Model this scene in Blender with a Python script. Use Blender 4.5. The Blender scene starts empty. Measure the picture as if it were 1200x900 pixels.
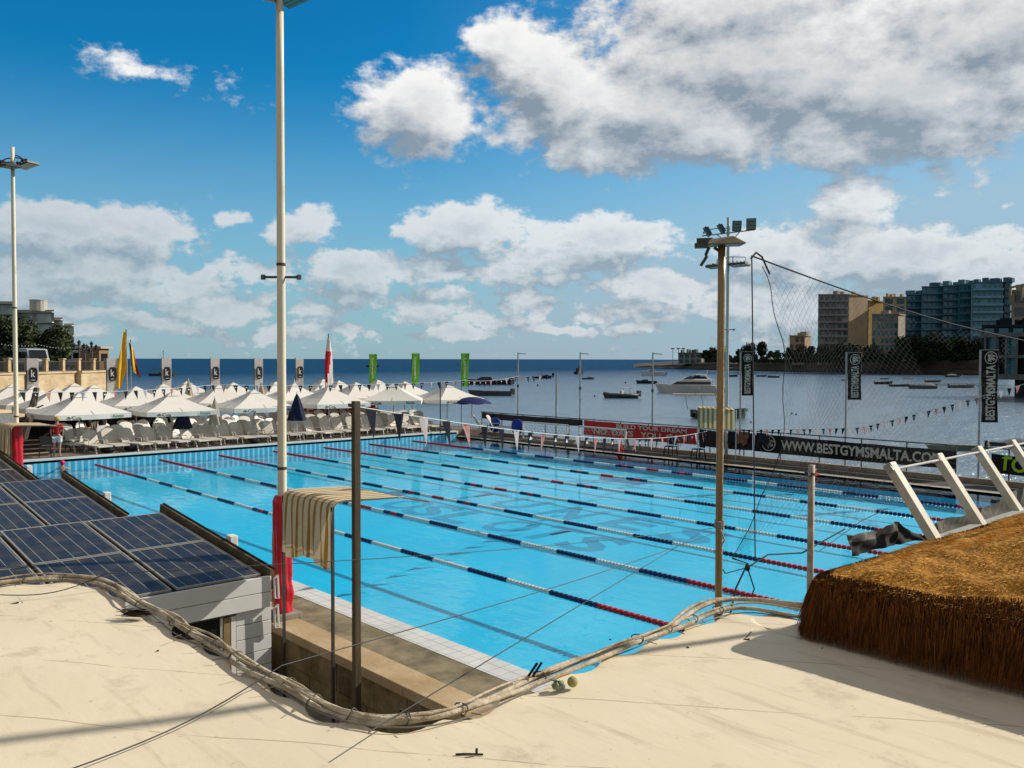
import bpy, math, random, bmesh
from mathutils import Vector, Matrix, noise
random.seed(7)
R=math.radians
sc=bpy.context.scene
col=sc.collection
# ---------------------------------------------------------------- camera
CX,CY,H=41.66,-9.532,4.746
YAW,PITCH,ROLL,FPX=2.404371,-0.028465,0.002125,1031.2
cam=bpy.data.cameras.new('camera'); co=bpy.data.objects.new('camera',cam); col.objects.link(co)
cam.sensor_fit='HORIZONTAL'; cam.sensor_width=36; cam.lens=FPX/1200*36; cam.clip_start=.05; cam.clip_end=60000
FW=Vector((math.cos(YAW)*math.cos(PITCH),math.sin(YAW)*math.cos(PITCH),math.sin(PITCH)))
RT=Vector((math.sin(YAW),-math.cos(YAW),0)); UP=RT.cross(FW)
R2=RT*math.cos(ROLL)+UP*math.sin(ROLL); U2=UP*math.cos(ROLL)-RT*math.sin(ROLL)
m=Matrix((( R2.x,U2.x,-FW.x,CX),(R2.y,U2.y,-FW.y,CY),(R2.z,U2.z,-FW.z,H),(0,0,0,1)))
co.matrix_world=m; sc.camera=co
# survey helpers: where a line of sight measured in the photo meets a known world plane
def ray(px,py): return FW+R2*((px-600)/FPX)-U2*((py-450)/FPX)
def uz(px,py,z):
    d=ray(px,py); t=(z-H)/d.z; return Vector((CX+t*d.x,CY+t*d.y,z))
def uy(px,py,y):
    d=ray(px,py); t=(y-CY)/d.y; return Vector((CX+t*d.x,y,H+t*d.z))
def ux(px,py,x):
    d=ray(px,py); t=(x-CX)/d.x; return Vector((x,CY+t*d.y,H+t*d.z))
def ud(px,py,D): return Vector((CX,CY,H))+ray(px,py)*D
# ---------------------------------------------------------------- materials
MC={}
def newmat(name):
    m=bpy.data.materials.new(name); m.use_nodes=True; nt=m.node_tree
    for n in list(nt.nodes): nt.nodes.remove(n)
    return m,nt
def N(nt,t,**k):
    n=nt.nodes.new(t)
    for a,b in k.items():
        if a=='inp':
            for i,v in b.items(): n.inputs[i].default_value=v
        else: setattr(n,a,b)
    return n
def math_(nt,op,a,b=None,c=None,clamp=False):
    n=nt.nodes.new('ShaderNodeMath'); n.operation=op; n.use_clamp=clamp
    for i,v in enumerate((a,b,c)):
        if v is None: continue
        if hasattr(v,'is_linked') or hasattr(v,'links'): nt.links.new(v,n.inputs[i])
        else: n.inputs[i].default_value=v
    return n.outputs[0]
def mixc(nt,f,a,b,mode='MIX'):
    n=nt.nodes.new('ShaderNodeMix'); n.data_type='RGBA'; n.blend_type=mode
    for i,v in ((0,f),(6,a),(7,b)):
        if hasattr(v,'links'): nt.links.new(v,n.inputs[i])
        else: n.inputs[i].default_value=v if i==0 else (tuple(v)+(1,))[:4]
    return n.outputs[2]
def M(name,c,c2=None,rough=.6,spec=.3,metal=0,ns=3.0,amt=.6,bump=0,bs=None,det=5,stretch=(1,1,1),rnd=0,trans=0,contrast=(.35,.65),coat=0):
    if name in MC: return MC[name]
    m,nt=newmat(name)
    out=N(nt,'ShaderNodeOutputMaterial'); p=N(nt,'ShaderNodeBsdfPrincipled'); nt.links.new(p.outputs[0],out.inputs[0])
    p.inputs['Roughness'].default_value=rough; p.inputs['Specular IOR Level'].default_value=spec; p.inputs['Metallic'].default_value=metal
    p.inputs['Coat Weight'].default_value=coat
    tc=N(nt,'ShaderNodeTexCoord'); mp=N(nt,'ShaderNodeMapping'); mp.inputs['Scale'].default_value=stretch; nt.links.new(tc.outputs['Object'],mp.inputs[0])
    nz=N(nt,'ShaderNodeTexNoise'); nz.inputs['Scale'].default_value=ns; nz.inputs['Detail'].default_value=det; nz.inputs['Roughness'].default_value=.62; nt.links.new(mp.outputs[0],nz.inputs[0])
    if c2 is None: c2=tuple(x*.72 for x in c)
    rr=N(nt,'ShaderNodeMapRange'); rr.inputs[1].default_value=contrast[0]; rr.inputs[2].default_value=contrast[1]; rr.inputs[4].default_value=amt
    nt.links.new(nz.outputs[0],rr.inputs[0])
    cc=mixc(nt,rr.outputs[0],c,c2)
    if rnd:
        oi=N(nt,'ShaderNodeObjectInfo'); v=math_(nt,'MULTIPLY_ADD',oi.outputs['Random'],rnd,1-rnd/2)
        hs=N(nt,'ShaderNodeHueSaturation'); nt.links.new(v,hs.inputs['Value']); nt.links.new(cc,hs.inputs['Color']); cc=hs.outputs[0]
    nt.links.new(cc,p.inputs['Base Color'])
    if bump:
        n2=N(nt,'ShaderNodeTexNoise'); n2.inputs['Scale'].default_value=bs or ns*4; n2.inputs['Detail'].default_value=4; nt.links.new(mp.outputs[0],n2.inputs[0])
        b=N(nt,'ShaderNodeBump'); b.inputs['Strength'].default_value=bump; b.inputs['Distance'].default_value=.02; nt.links.new(n2.outputs[0],b.inputs['Height']); nt.links.new(b.outputs[0],p.inputs['Normal'])
    if trans:   # thin cloth lets some light through
        tl=N(nt,'ShaderNodeBsdfTranslucent'); nt.links.new(cc,tl.inputs[0]); mx=N(nt,'ShaderNodeMixShader'); mx.inputs[0].default_value=trans
        nt.links.new(p.outputs[0],mx.inputs[1]); nt.links.new(tl.outputs[0],mx.inputs[2]); nt.links.new(mx.outputs[0],out.inputs[0])
    MC[name]=m; return m
# ---------------------------------------------------------------- mesh building
class MB:
    def __init__(s): s.v=[]; s.f=[]; s.m=[]; s.mi=0
    def vv(s,*ps):
        b=len(s.v); s.v+= [Vector(p) for p in ps]; return b
    def face(s,*ps):
        b=s.vv(*ps); s.f.append(tuple(range(b,b+len(ps)))); s.m.append(s.mi)
    def box(s,x0,x1,y0,y1,z0,z1): s.hexa([(x0,y0,z0),(x1,y0,z0),(x1,y1,z0),(x0,y1,z0),(x0,y0,z1),(x1,y0,z1),(x1,y1,z1),(x0,y1,z1)])
    def hexa(s,p):
        b=s.vv(*p)
        for q in ((0,3,2,1),(4,5,6,7),(0,1,5,4),(1,2,6,5),(2,3,7,6),(3,0,4,7)): s.f.append(tuple(b+i for i in q)); s.m.append(s.mi)
    def cbox(s,c,sz,rot=0,mat=None):
        c=Vector(c); h=Vector(sz)/2; mt=mat or Matrix.Rotation(rot,3,'Z')
        s.hexa([c+mt@Vector((a*h.x,b*h.y,d*h.z)) for d in (-1,1) for a,b in ((-1,-1),(1,-1),(1,1),(-1,1))])
    def beam(s,a,b,w,h,up=(0,0,1)):
        a=Vector(a);b=Vector(b);d=(b-a).normalized();u=Vector(up)
        if abs(d.dot(u))>.95: u=Vector((1,0,0))
        x=d.cross(u).normalized(); u=x.cross(d)
        s.hexa([p+x*i*w/2+u*j*h/2 for p in (a,b) for i,j in ((-1,-1),(1,-1),(1,1),(-1,1))])
    def tube(s,pts,r,n=8,caps=True,closed=False):
        pts=[Vector(p) for p in pts]; L=len(pts); rs=r if isinstance(r,(list,tuple)) else [r]*L
        rings=[]; prev=None
        for i,p in enumerate(pts):
            a=pts[i-1] if (i>0 or closed) else pts[i]; c=pts[(i+1)%L] if (i<L-1 or closed) else pts[i]
            d=(c-a).normalized()
            if prev is None:
                u=Vector((0,0,1)) if abs(d.z)<.9 else Vector((1,0,0)); x=d.cross(u).normalized()
            else: x=(prev-d*prev.dot(d)).normalized()
            prev=x; y=d.cross(x); b=len(s.v)
            for k in range(n):
                t=2*math.pi*k/n; s.v.append(p+(x*math.cos(t)+y*math.sin(t))*rs[i])
            rings.append(b)
        for i in range(L-1 if not closed else L):
            a,b=rings[i],rings[(i+1)%L]
            for k in range(n):
                s.f.append((a+k,a+(k+1)%n,b+(k+1)%n,b+k)); s.m.append(s.mi)
        if caps and not closed:
            s.f.append(tuple(rings[0]+k for k in range(n))[::-1]); s.f.append(tuple(rings[-1]+k for k in range(n))); s.m+=[s.mi]*2
    def lathe(s,prof,c=(0,0,0),n=16,rx=1,ry=1):
        c=Vector(c); rings=[]
        for r,z in prof:
            b=len(s.v); rings.append(b)
            for k in range(n):
                t=2*math.pi*k/n; s.v.append(c+Vector((r*rx*math.cos(t),r*ry*math.sin(t),z)))
        for a,b in zip(rings,rings[1:]):
            for k in range(n): s.f.append((a+k,a+(k+1)%n,b+(k+1)%n,b+k)); s.m.append(s.mi)
        s.f.append(tuple(rings[0]+k for k in range(n))[::-1]); s.f.append(tuple(rings[-1]+k for k in range(n))); s.m+=[s.mi]*2
    def sphere(s,c,r,n=12,sc=(1,1,1)):
        k=n//2; s_=[(math.sin(math.pi*i/k)*r*.999+1e-4,-math.cos(math.pi*i/k)*r*sc[2]) for i in range(k+1)]
        s.lathe(s_,c,n,sc[0],sc[1])
    def grid(s,fn,nu,nv):
        b=len(s.v)
        for j in range(nv+1):
            for i in range(nu+1): s.v.append(Vector(fn(i/nu,j/nv)))
        for j in range(nv):
            for i in range(nu):
                q=b+j*(nu+1)+i; s.f.append((q,q+1,q+nu+2,q+nu+1)); s.m.append(s.mi)
    def prism(s,pts,z0,z1):
        b=s.vv(*[(p[0],p[1],z0) for p in pts],*[(p[0],p[1],z1) for p in pts]); n=len(pts)
        s.f.append(tuple(range(b,b+n))[::-1]); s.f.append(tuple(range(b+n,b+2*n))); s.m+=[s.mi]*2
        for i in range(n): s.f.append((b+i,b+(i+1)%n,b+n+(i+1)%n,b+n+i)); s.m.append(s.mi)
    def slab(s,pts,off):   # extrude any planar outline (3D points) by a vector
        off=Vector(off); pts=[Vector(p) for p in pts]; n=len(pts); b=s.vv(*pts,*[p+off for p in pts])
        s.f.append(tuple(range(b,b+n))[::-1]); s.f.append(tuple(range(b+n,b+2*n))); s.m+=[s.mi]*2
        for i in range(n): s.f.append((b+i,b+(i+1)%n,b+n+(i+1)%n,b+n+i)); s.m.append(s.mi)
    def build(s,name,mat,parent=None,smooth=False,world=True,bevel=0,recalc=True):
        me=bpy.data.meshes.new(name); off=parent['_o'] if (parent is not None and world) else (0,0,0); off=Vector(off)
        me.from_pydata([tuple(v-off) for v in s.v],[],s.f)
        for mt in (mat if isinstance(mat,(list,tuple)) else [mat]): me.materials.append(mt)
        if isinstance(mat,(list,tuple)): me.polygons.foreach_set('material_index',s.m)
        if recalc: bm=bmesh.new(); bm.from_mesh(me); bmesh.ops.recalc_face_normals(bm,faces=bm.faces); bm.to_mesh(me); bm.free()
        if smooth: me.polygons.foreach_set('use_smooth',[True]*len(me.polygons))
        o=bpy.data.objects.new(name,me); col.objects.link(o)
        if parent is not None: o.parent=parent; o['_o']=list(off)
        else: o['_o']=[0,0,0]
        if bevel:
            md=o.modifiers.new('bevel','BEVEL'); md.width=bevel; md.segments=2; md.limit_method='ANGLE'
        if smooth==2:
            me.set_sharp_from_angle(angle=R(40)) if hasattr(me,'set_sharp_from_angle') else None
        return o
def thing(name,label,cat,loc=(0,0,0),group=None):
    o=bpy.data.objects.new(name,None); o.empty_display_size=.2; col.objects.link(o); o.location=loc; o['label']=label; o['category']=cat; o['_o']=list(loc)
    if group: o['group']=group
    return o
def tag(o,label,cat,group=None,kind=None):
    o['label']=label; o['category']=cat
    if group: o['group']=group
    if kind: o['kind']=kind
    return o
def struct(o): o['kind']='structure'; return o
TREE={}
def dup(root,loc,rz=0,label=None,scale=None,group=None,skip=()):
    if root.name not in TREE: TREE[root.name]=[(c,list(c.children)) for c in root.children]
    r=root.copy(); col.objects.link(r); r.location=loc; r.rotation_euler=(0,0,rz)
    if scale: r.scale=scale if isinstance(scale,(list,tuple)) else (scale,)*3
    if label: r['label']=label
    if group: r['group']=group
    for ch,gs in TREE[root.name]:
        if ch.name.split('.')[0] in skip: continue
        c=ch.copy(); col.objects.link(c); c.parent=r
        for g in gs:
            d=g.copy(); col.objects.link(d); d.parent=c
    return r
TXT={}
def text_mesh(s,mat,extrude=0):
    k=(s,mat.name,extrude)
    if k in TXT: return TXT[k]
    cu=bpy.data.curves.new('letters','FONT'); cu.body=s; cu.align_x='CENTER'; cu.align_y='CENTER'; cu.size=1; cu.extrude=extrude; cu.resolution_u=3; cu.offset=.028 if len(s)>1 or s in 'SLOTUNERP' else 0
    o=bpy.data.objects.new('letters',cu); col.objects.link(o); dg=bpy.context.evaluated_depsgraph_get()
    me=bpy.data.meshes.new_from_object(o.evaluated_get(dg)); bpy.data.objects.remove(o); me.name='letters'
    me.materials.clear(); me.materials.append(mat)
    xs=[v.co.x for v in me.vertices]; ys=[v.co.y for v in me.vertices]
    cx=(max(xs)+min(xs))/2; cy=(max(ys)+min(ys))/2
    w=max(xs)-min(xs); h=max(ys)-min(ys)
    for v in me.vertices: v.co.x=(v.co.x-cx)/w; v.co.y=(v.co.y-cy)/h
    me['_w']=w; me['_h']=h; TXT[k]=me; return me
def text(s,mat,c,xdir,ydir,w,h,parent=None,name='lettering',shear=0):
    """lettering w wide, h high centred on c, reading along xdir"""
    me=text_mesh(s,mat); o=bpy.data.objects.new(name,me); col.objects.link(o)
    x=Vector(xdir).normalized(); y=Vector(ydir).normalized(); z=x.cross(y)
    c=Vector(c)
    if parent is not None: c=c-Vector(parent['_o']); o.parent=parent
    o.matrix_local=Matrix((( x.x*w,y.x*h+x.x*shear*h,z.x,c.x),(x.y*w,y.y*h+x.y*shear*h,z.y,c.y),(x.z*w,y.z*h+x.z*shear*h,z.z,c.z),(0,0,0,1)))
    return o
# ---------------------------------------------------------------- palette
white=M('white_paint',(.72,.71,.66),(.5,.47,.4),rough=.45,ns=4,amt=.5)
canvas_m=M('umbrella_cloth',(.78,.76,.69),(.68,.66,.59),rough=.85,ns=1.5,amt=.5,trans=.04,rnd=.08)
black=M('black_matt',(.015,.015,.016),rough=.7,ns=5,spec=.15)
blackcloth=M('black_cloth',(.018,.02,.026),rough=.9,ns=3,spec=.08)
steel=M('galvanised_steel',(.42,.42,.4),(.22,.21,.19),rough=.4,metal=.6,ns=9,amt=.7)
dsteel=M('dark_steel',(.09,.09,.085),(.05,.045,.04),rough=.5,metal=.4,ns=9)
red=M('red_vinyl',(.65,.012,.03),(.45,.008,.02),rough=.35,ns=4,bump=.5,bs=9,spec=.5)
concrete=M('concrete',(.36,.32,.26),(.2,.175,.14),rough=.9,ns=2.5,amt=.9,bump=.3,bs=30)
stone=M('limestone',(.62,.49,.3),(.42,.31,.17),rough=.9,ns=1.2,amt=.8)
wtext=M('white_print',(.75,.74,.7),rough=.7,amt=.2)
skin=M('skin',(.42,.24,.16),rough=.55,ns=6,amt=.3)
# ================================================================ sky and sun
SAZ,SEL=R(70),R(31)
w=bpy.data.worlds.new('World'); sc.world=w; w.use_nodes=True; nt=w.node_tree
for n in list(nt.nodes): nt.nodes.remove(n)
out=N(nt,'ShaderNodeOutputWorld'); bg=N(nt,'ShaderNodeBackground'); bg.inputs[1].default_value=.118; nt.links.new(bg.outputs[0],out.inputs[0])
sky=N(nt,'ShaderNodeTexSky'); sky.sky_type='NISHITA'; sky.sun_disc=False; sky.sun_elevation=SEL; sky.sun_rotation=R(90)-SAZ; sky.air_density=1.0; sky.dust_density=.35; sky.ozone_density=2.2; sky.altitude=0
tc=N(nt,'ShaderNodeTexCoord'); L=nt.links.new
dn=N(nt,'ShaderNodeVectorMath',operation='NORMALIZE'); L(tc.outputs['Generated'],dn.inputs[0])
def dot(v):
    n=N(nt,'ShaderNodeVectorMath',operation='DOT_PRODUCT'); L(dn.outputs[0],n.inputs[0]); n.inputs[1].default_value=v; return n.outputs['Value']
fh=(math.cos(YAW),math.sin(YAW),0); rh=(math.sin(YAW),-math.cos(YAW),0)
a=dot(fh); b=dot(rh); z=dot((0,0,1))
az=math_(nt,'ARCTAN2',b,a); hl=math_(nt,'SQRT',math_(nt,'MAXIMUM',math_(nt,'SUBTRACT',1.0,math_(nt,'MULTIPLY',z,z)),.0004)); tl=math_(nt,'DIVIDE',z,hl)
P0=N(nt,'ShaderNodeCombineXYZ'); L(az,P0.inputs[0]); L(tl,P0.inputs[1])
# cloud field as a node group (used twice: once for the cloud, once shifted to the sun side for its shading)
g=bpy.data.node_groups.new('cloud_field','ShaderNodeTree')
g.interface.new_socket('P',in_out='INPUT',socket_type='NodeSocketVector'); g.interface.new_socket('F',in_out='OUTPUT',socket_type='NodeSocketFloat')
gi=g.nodes.new('NodeGroupInput'); go=g.nodes.new('NodeGroupOutput')
mp=N(g,'ShaderNodeMapping'); mp.inputs['Scale'].default_value=(1,1.45,1); g.links.new(gi.outputs[0],mp.inputs[0])
n1=N(g,'ShaderNodeTexNoise'); n1.inputs['Scale'].default_value=9; n1.inputs['Detail'].default_value=3; g.links.new(mp.outputs[0],n1.inputs[0])
wv=N(g,'ShaderNodeVectorMath',operation='MULTIPLY_ADD'); g.links.new(n1.outputs['Color'],wv.inputs[0]); wv.inputs[1].default_value=(.07,.05,0); wv.inputs[2].default_value=(-.035,-.025,0)
wp=N(g,'ShaderNodeVectorMath',operation='ADD'); g.links.new(gi.outputs[0],wp.inputs[0]); g.links.new(wv.outputs[0],wp.inputs[1])
CL=[(770,125,190,62,1.15),(900,70,240,95,1.3),(1060,115,200,80,1.25),(640,95,80,60,1),(685,160,55,40,0.9),(1170,40,170,120,1.3),(860,10,170,60,1.1),(975,175,70,28,0.8),(830,160,80,35,0.9),(490,130,62,52,1.1),(597,62,40,40,.85),(655,135,50,45,.9),(1003,240,52,26,0.75),(1040,305,150,34,1.05),(915,292,60,24,0.95),(1160,325,100,34,1.05),(1110,290,60,20,0.8),(545,272,68,26,1.05),(705,280,88,24,1.0),(640,305,90,22,0.85),(585,325,38,16,0.9),(355,270,32,24,0.85),(282,258,20,11,0.6),(60,270,115,30,1.05),(160,268,70,26,1.0),(100,312,110,26,0.85),(30,335,90,24,0.8),(420,318,55,18,0.85),(500,320,45,18,0.85),(300,325,40,14,0.6),(170,345,60,16,0.8),(760,335,80,14,0.7),(860,345,70,20,0.7),(150,82,75,12,.20),(272,102,28,18,.26),(940,360,90,22,0.85),(82,337,36,10.1,0.7),(239,331,39,14.0,0.83),(436,337,23,12.2,0.73),(655,328,39,9.6,0.85),(749,333,40,9.2,0.71),(27,354,22,8.7,0.86),(170,350,36,10.6,0.76),(254,355,45,13.6,0.82),(406,350,38,11.8,0.7),(514,350,34,12.6,0.79),(614,356,32,10.8,0.73),(773,350,41,8.3,0.8),(869,354,22,9.4,0.75),(91,368,29,10.0,0.86),(120,366,45,8.0,0.71),(229,363,41,11.2,0.87),(382,363,33,10.2,0.84),(503,366,38,8.7,0.8),(579,376,49,7.1,0.72),(741,366,50,8.9,0.81),(836,365,31,7.6,0.81),(87,389,46,6.3,0.76),(186,381,60,8.4,0.77),(338,393,53,7.9,0.69),(381,385,45,8.5,0.75),(543,389,37,7.0,0.75),(649,384,48,6.1,0.75),(745,382,45,7.6,0.76),(915,394,47,5.0,0.71)]
prev=None
for (px,py,rx,ry,s) in CL:
    u=(px-600)/FPX; v=(421-py)/FPX; ai=math.atan(u); ti=v*math.cos(ai); ra=rx/FPX*math.cos(ai)**2*1.28; rt=ry/FPX*math.cos(ai)*1.28
    n=N(g,'ShaderNodeVectorMath',operation='MULTIPLY_ADD'); g.links.new(wp.outputs[0],n.inputs[0]); n.inputs[1].default_value=(1/ra,1/rt,0); n.inputs[2].default_value=(-ai/ra,-ti/rt,0)
    l=N(g,'ShaderNodeVectorMath',operation='LENGTH'); g.links.new(n.outputs[0],l.inputs[0])
    e=math_(g,'MULTIPLY_ADD',l.outputs['Value'],-s,s)
    prev=e if prev is None else math_(g,'SMOOTH_MAX',prev,e,.12) if False else math_(g,'MAXIMUM',prev,e)
n2=N(g,'ShaderNodeTexNoise'); n2.inputs['Scale'].default_value=13; n2.inputs['Detail'].default_value=10; n2.inputs['Roughness'].default_value=.63; g.links.new(mp.outputs[0],n2.inputs[0])
n3=N(g,'ShaderNodeTexNoise'); n3.inputs['Scale'].default_value=3.2; n3.inputs['Detail'].default_value=6; g.links.new(mp.outputs[0],n3.inputs[0])
# scattered cloud elsewhere in the sky
el=math_(g,'MULTIPLY_ADD',n3.outputs[0],3.2,-1.95)
sx=N(g,'ShaderNodeSeparateXYZ'); g.links.new(gi.outputs[0],sx.inputs[0])
side=math_(g,'SUBTRACT',math_(g,'ABSOLUTE',sx.outputs[0]),.62); side=math_(g,'MULTIPLY',side,6,clamp=True)
topm=math_(g,'MULTIPLY',math_(g,'SUBTRACT',sx.outputs[1],.5),4,clamp=True)
el=math_(g,'MULTIPLY',math_(g,'ADD',el,.15),math_(g,'MAXIMUM',side,topm))
el=math_(g,'SUBTRACT',el,math_(g,'MULTIPLY_ADD',math_(g,'MAXIMUM',side,topm),-.4,.4))
f=math_(g,'MAXIMUM',math_(g,'MAXIMUM',prev,-.55),el)
n4=N(g,'ShaderNodeTexNoise'); n4.inputs['Scale'].default_value=46; n4.inputs['Detail'].default_value=6; n4.inputs['Roughness'].default_value=.6; g.links.new(mp.outputs[0],n4.inputs[0])
low=math_(g,'SUBTRACT',1.0,math_(g,'MULTIPLY',sx.outputs[1],4.5),clamp=True)
f=math_(g,'ADD',f,math_(g,'MULTIPLY',math_(g,'SUBTRACT',n4.outputs[0],.5),math_(g,'MULTIPLY_ADD',low,2.1,.5)))
f=math_(g,'ADD',f,math_(g,'MULTIPLY_ADD',n2.outputs[0],1.75,math_(g,'MULTIPLY_ADD',low,.16,-.82)))
g.links.new(f,go.inputs[0])
def G(vec):
    n=N(nt,'ShaderNodeGroup'); n.node_tree=g; L(vec,n.inputs[0]); return n.outputs[0]
F1=G(P0.outputs[0])
sh=N(nt,'ShaderNodeVectorMath',operation='ADD'); L(P0.outputs[0],sh.inputs[0]); sh.inputs[1].default_value=(.016,.03,0); F2=G(sh.outputs[0])
al=N(nt,'ShaderNodeMapRange',interpolation_type='SMOOTHSTEP'); al.inputs[1].default_value=.02; al.inputs[2].default_value=.40; L(F1,al.inputs[0])
lit=math_(nt,'MULTIPLY_ADD',math_(nt,'SUBTRACT',F1,F2),1.15,.56,clamp=True)
core=N(nt,'ShaderNodeMapRange',interpolation_type='SMOOTHSTEP'); core.inputs[1].default_value=.35; core.inputs[2].default_value=1.6; L(F1,core.inputs[0])
gl_=N(nt,'ShaderNodeMapRange'); gl_.inputs[1].default_value=-.55; gl_.inputs[2].default_value=.05; gl_.inputs[3].default_value=.62; gl_.inputs[4].default_value=1; L(az,gl_.inputs[0])
low_=N(nt,'ShaderNodeMapRange'); low_.inputs[1].default_value=.16; low_.inputs[2].default_value=.26; L(tl,low_.inputs[0]); gm=math_(nt,'MAXIMUM',gl_.outputs[0],low_.outputs[0]); lit=math_(nt,'MULTIPLY',lit,gm)
lit2=math_(nt,'MULTIPLY',lit,math_(nt,'MULTIPLY_ADD',core.outputs[0],-.5,1.0))
cc=mixc(nt,lit2,(2.2,2.65,3.15),(8.2,8.1,7.9))
# sky colour: the sky texture, a little more saturated overhead
hs=N(nt,'ShaderNodeHueSaturation'); hs.inputs['Saturation'].default_value=1.28; hs.inputs['Value'].default_value=1.0; L(sky.outputs[0],hs.inputs['Color'])
sk=mixc(nt,1.0,hs.outputs[0],(.07,.82,.98),'MULTIPLY')
# haze band low over the sea softens everything
hz=N(nt,'ShaderNodeMapRange',interpolation_type='SMOOTHSTEP'); hz.inputs[1].default_value=-.03; hz.inputs[2].default_value=.33; hz.inputs[3].default_value=.86; hz.inputs[4].default_value=0; L(tl,hz.inputs[0])
hr=math_(nt,'MULTIPLY',math_(nt,'MULTIPLY',math_(nt,'ADD',az,.12),1.0,clamp=True),math_(nt,'SUBTRACT',1.25,math_(nt,'MULTIPLY',tl,2.2),clamp=True),clamp=True)
hsum=math_(nt,'MINIMUM',math_(nt,'ADD',hz.outputs[0],hr),.93)
hcol=mixc(nt,math_(nt,'MULTIPLY',tl,6.5,clamp=True),(3.0,3.85,4.6),(3.15,4.5,5.55))
sk=mixc(nt,hsum,sk,hcol)
cc=mixc(nt,math_(nt,'MULTIPLY',hz.outputs[0],.5),cc,(3.6,4.25,4.85))
al2=math_(nt,'MULTIPLY',al.outputs[0],math_(nt,'MULTIPLY_ADD',hz.outputs[0],-.3,.96))
fin=mixc(nt,al2,sk,cc)
# unseen sky mostly swapped for added warm grey, fill light for neutral shadows
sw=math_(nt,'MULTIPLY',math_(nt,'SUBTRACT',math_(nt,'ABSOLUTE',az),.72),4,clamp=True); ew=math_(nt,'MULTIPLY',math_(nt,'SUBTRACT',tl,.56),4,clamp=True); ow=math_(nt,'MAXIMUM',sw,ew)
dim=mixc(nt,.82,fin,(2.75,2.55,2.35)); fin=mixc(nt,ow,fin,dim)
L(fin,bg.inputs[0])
sun=bpy.data.lights.new('sun','SUN'); sun.energy=4.7; sun.angle=R(.5); sun.color=(1,.93,.84)
so=bpy.data.objects.new('sun',sun); col.objects.link(so)
sd=Vector((math.cos(SAZ)*math.cos(SEL),math.sin(SAZ)*math.cos(SEL),math.sin(SEL))); so.rotation_euler=sd.to_track_quat('Z','Y').to_euler(); so.location=(60,60,60)
sc.view_settings.view_transform='Standard'; sc.view_settings.look='None'; sc.view_settings.exposure=0
sc.cycles.max_bounces=8; sc.cycles.transparent_max_bounces=12; sc.cycles.sample_clamp_indirect=6; sc.cycles.caustics_reflective=False; sc.cycles.caustics_refractive=False
# ================================================================ sea
SEA=-1.35
m,nt=newmat('sea_water'); o_=N(nt,'ShaderNodeOutputMaterial'); p=N(nt,'ShaderNodeBsdfPrincipled'); nt.links.new(p.outputs[0],o_.inputs[0])
tc=N(nt,'ShaderNodeTexCoord'); mp=N(nt,'ShaderNodeMapping'); mp.inputs['Rotation'].default_value=(0,0,R(-48)); mp.inputs['Scale'].default_value=(1.1,.6,1); nt.links.new(tc.outputs['Object'],mp.inputs[0])
na=N(nt,'ShaderNodeTexNoise'); na.inputs['Scale'].default_value=.9; na.inputs['Detail'].default_value=6; na.inputs['Roughness'].default_value=.6; nt.links.new(mp.outputs[0],na.inputs[0])
nb=N(nt,'ShaderNodeTexNoise'); nb.inputs['Scale'].default_value=.06; nb.inputs['Detail'].default_value=5; nt.links.new(mp.outputs[0],nb.inputs[0])
hh=math_(nt,'ADD',na.outputs[0],math_(nt,'MULTIPLY',nb.outputs[0],1.5))
bp=N(nt,'ShaderNodeBump'); bp.inputs['Strength'].default_value=.9; bp.inputs['Distance'].default_value=.5; nt.links.new(hh,bp.inputs['Height']); nt.links.new(bp.outputs[0],p.inputs['Normal'])
sp=N(nt,'ShaderNodeSeparateXYZ'); nt.links.new(tc.outputs['Object'],sp.inputs[0])
# shallow (greener) water along the terrace side, open deep water seaward
nr=N(nt,'ShaderNodeMapRange'); nr.inputs[1].default_value=110; nr.inputs[2].default_value=30; 
dd=N(nt,'ShaderNodeVectorMath',operation='DISTANCE'); nt.links.new(tc.outputs['Object'],dd.inputs[0]); dd.inputs[1].default_value=(30,30,SEA); nt.links.new(dd.outputs['Value'],nr.inputs[0])
c=mixc(nt,nr.outputs[0],(.003,.05,.135),(.02,.14,.16)); pat=N(nt,'ShaderNodeMapRange'); pat.inputs[1].default_value=.35; pat.inputs[2].default_value=.7; pat.inputs[4].default_value=.5; nt.links.new(nb.outputs[0],pat.inputs[0])
c=mixc(nt,pat.outputs[0],c,(.002,.032,.085))
mp2=N(nt,'ShaderNodeMapping'); mp2.inputs['Rotation'].default_value=(0,0,R(-48)); mp2.inputs['Scale'].default_value=(1.1,.33,1); nt.links.new(tc.outputs['Object'],mp2.inputs[0])
nc=N(nt,'ShaderNodeTexNoise'); nc.inputs['Scale'].default_value=.45; nc.inputs['Detail'].default_value=7; nc.inputs['Roughness'].default_value=.68; nt.links.new(mp2.outputs[0],nc.inputs[0])
rp=N(nt,'ShaderNodeMapRange'); rp.inputs[1].default_value=.44; rp.inputs[2].default_value=.56; nt.links.new(nc.outputs[0],rp.inputs[0])
bright=N(nt,'ShaderNodeMapRange'); bright.inputs[1].default_value=-200; bright.inputs[2].default_value=0; bright.inputs[4].default_value=.6; nt.links.new(sp.outputs[0],bright.inputs[0]); c=mixc(nt,bright.outputs[0],c,(.05,.16,.2))  # bright sky reflection on the right painted into the water colour
c=mixc(nt,math_(nt,'MULTIPLY',rp.outputs[0],.6),c,mixc(nt,bright.outputs[0],(.02,.10,.2),(.22,.38,.44))); nt.links.new(c,p.inputs['Base Color'])  # light ripple streaks mixed into the base colour
df=N(nt,'ShaderNodeBsdfDiffuse'); nt.links.new(c,df.inputs[0]); nt.links.new(bp.outputs[0],df.inputs['Normal'])
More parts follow.
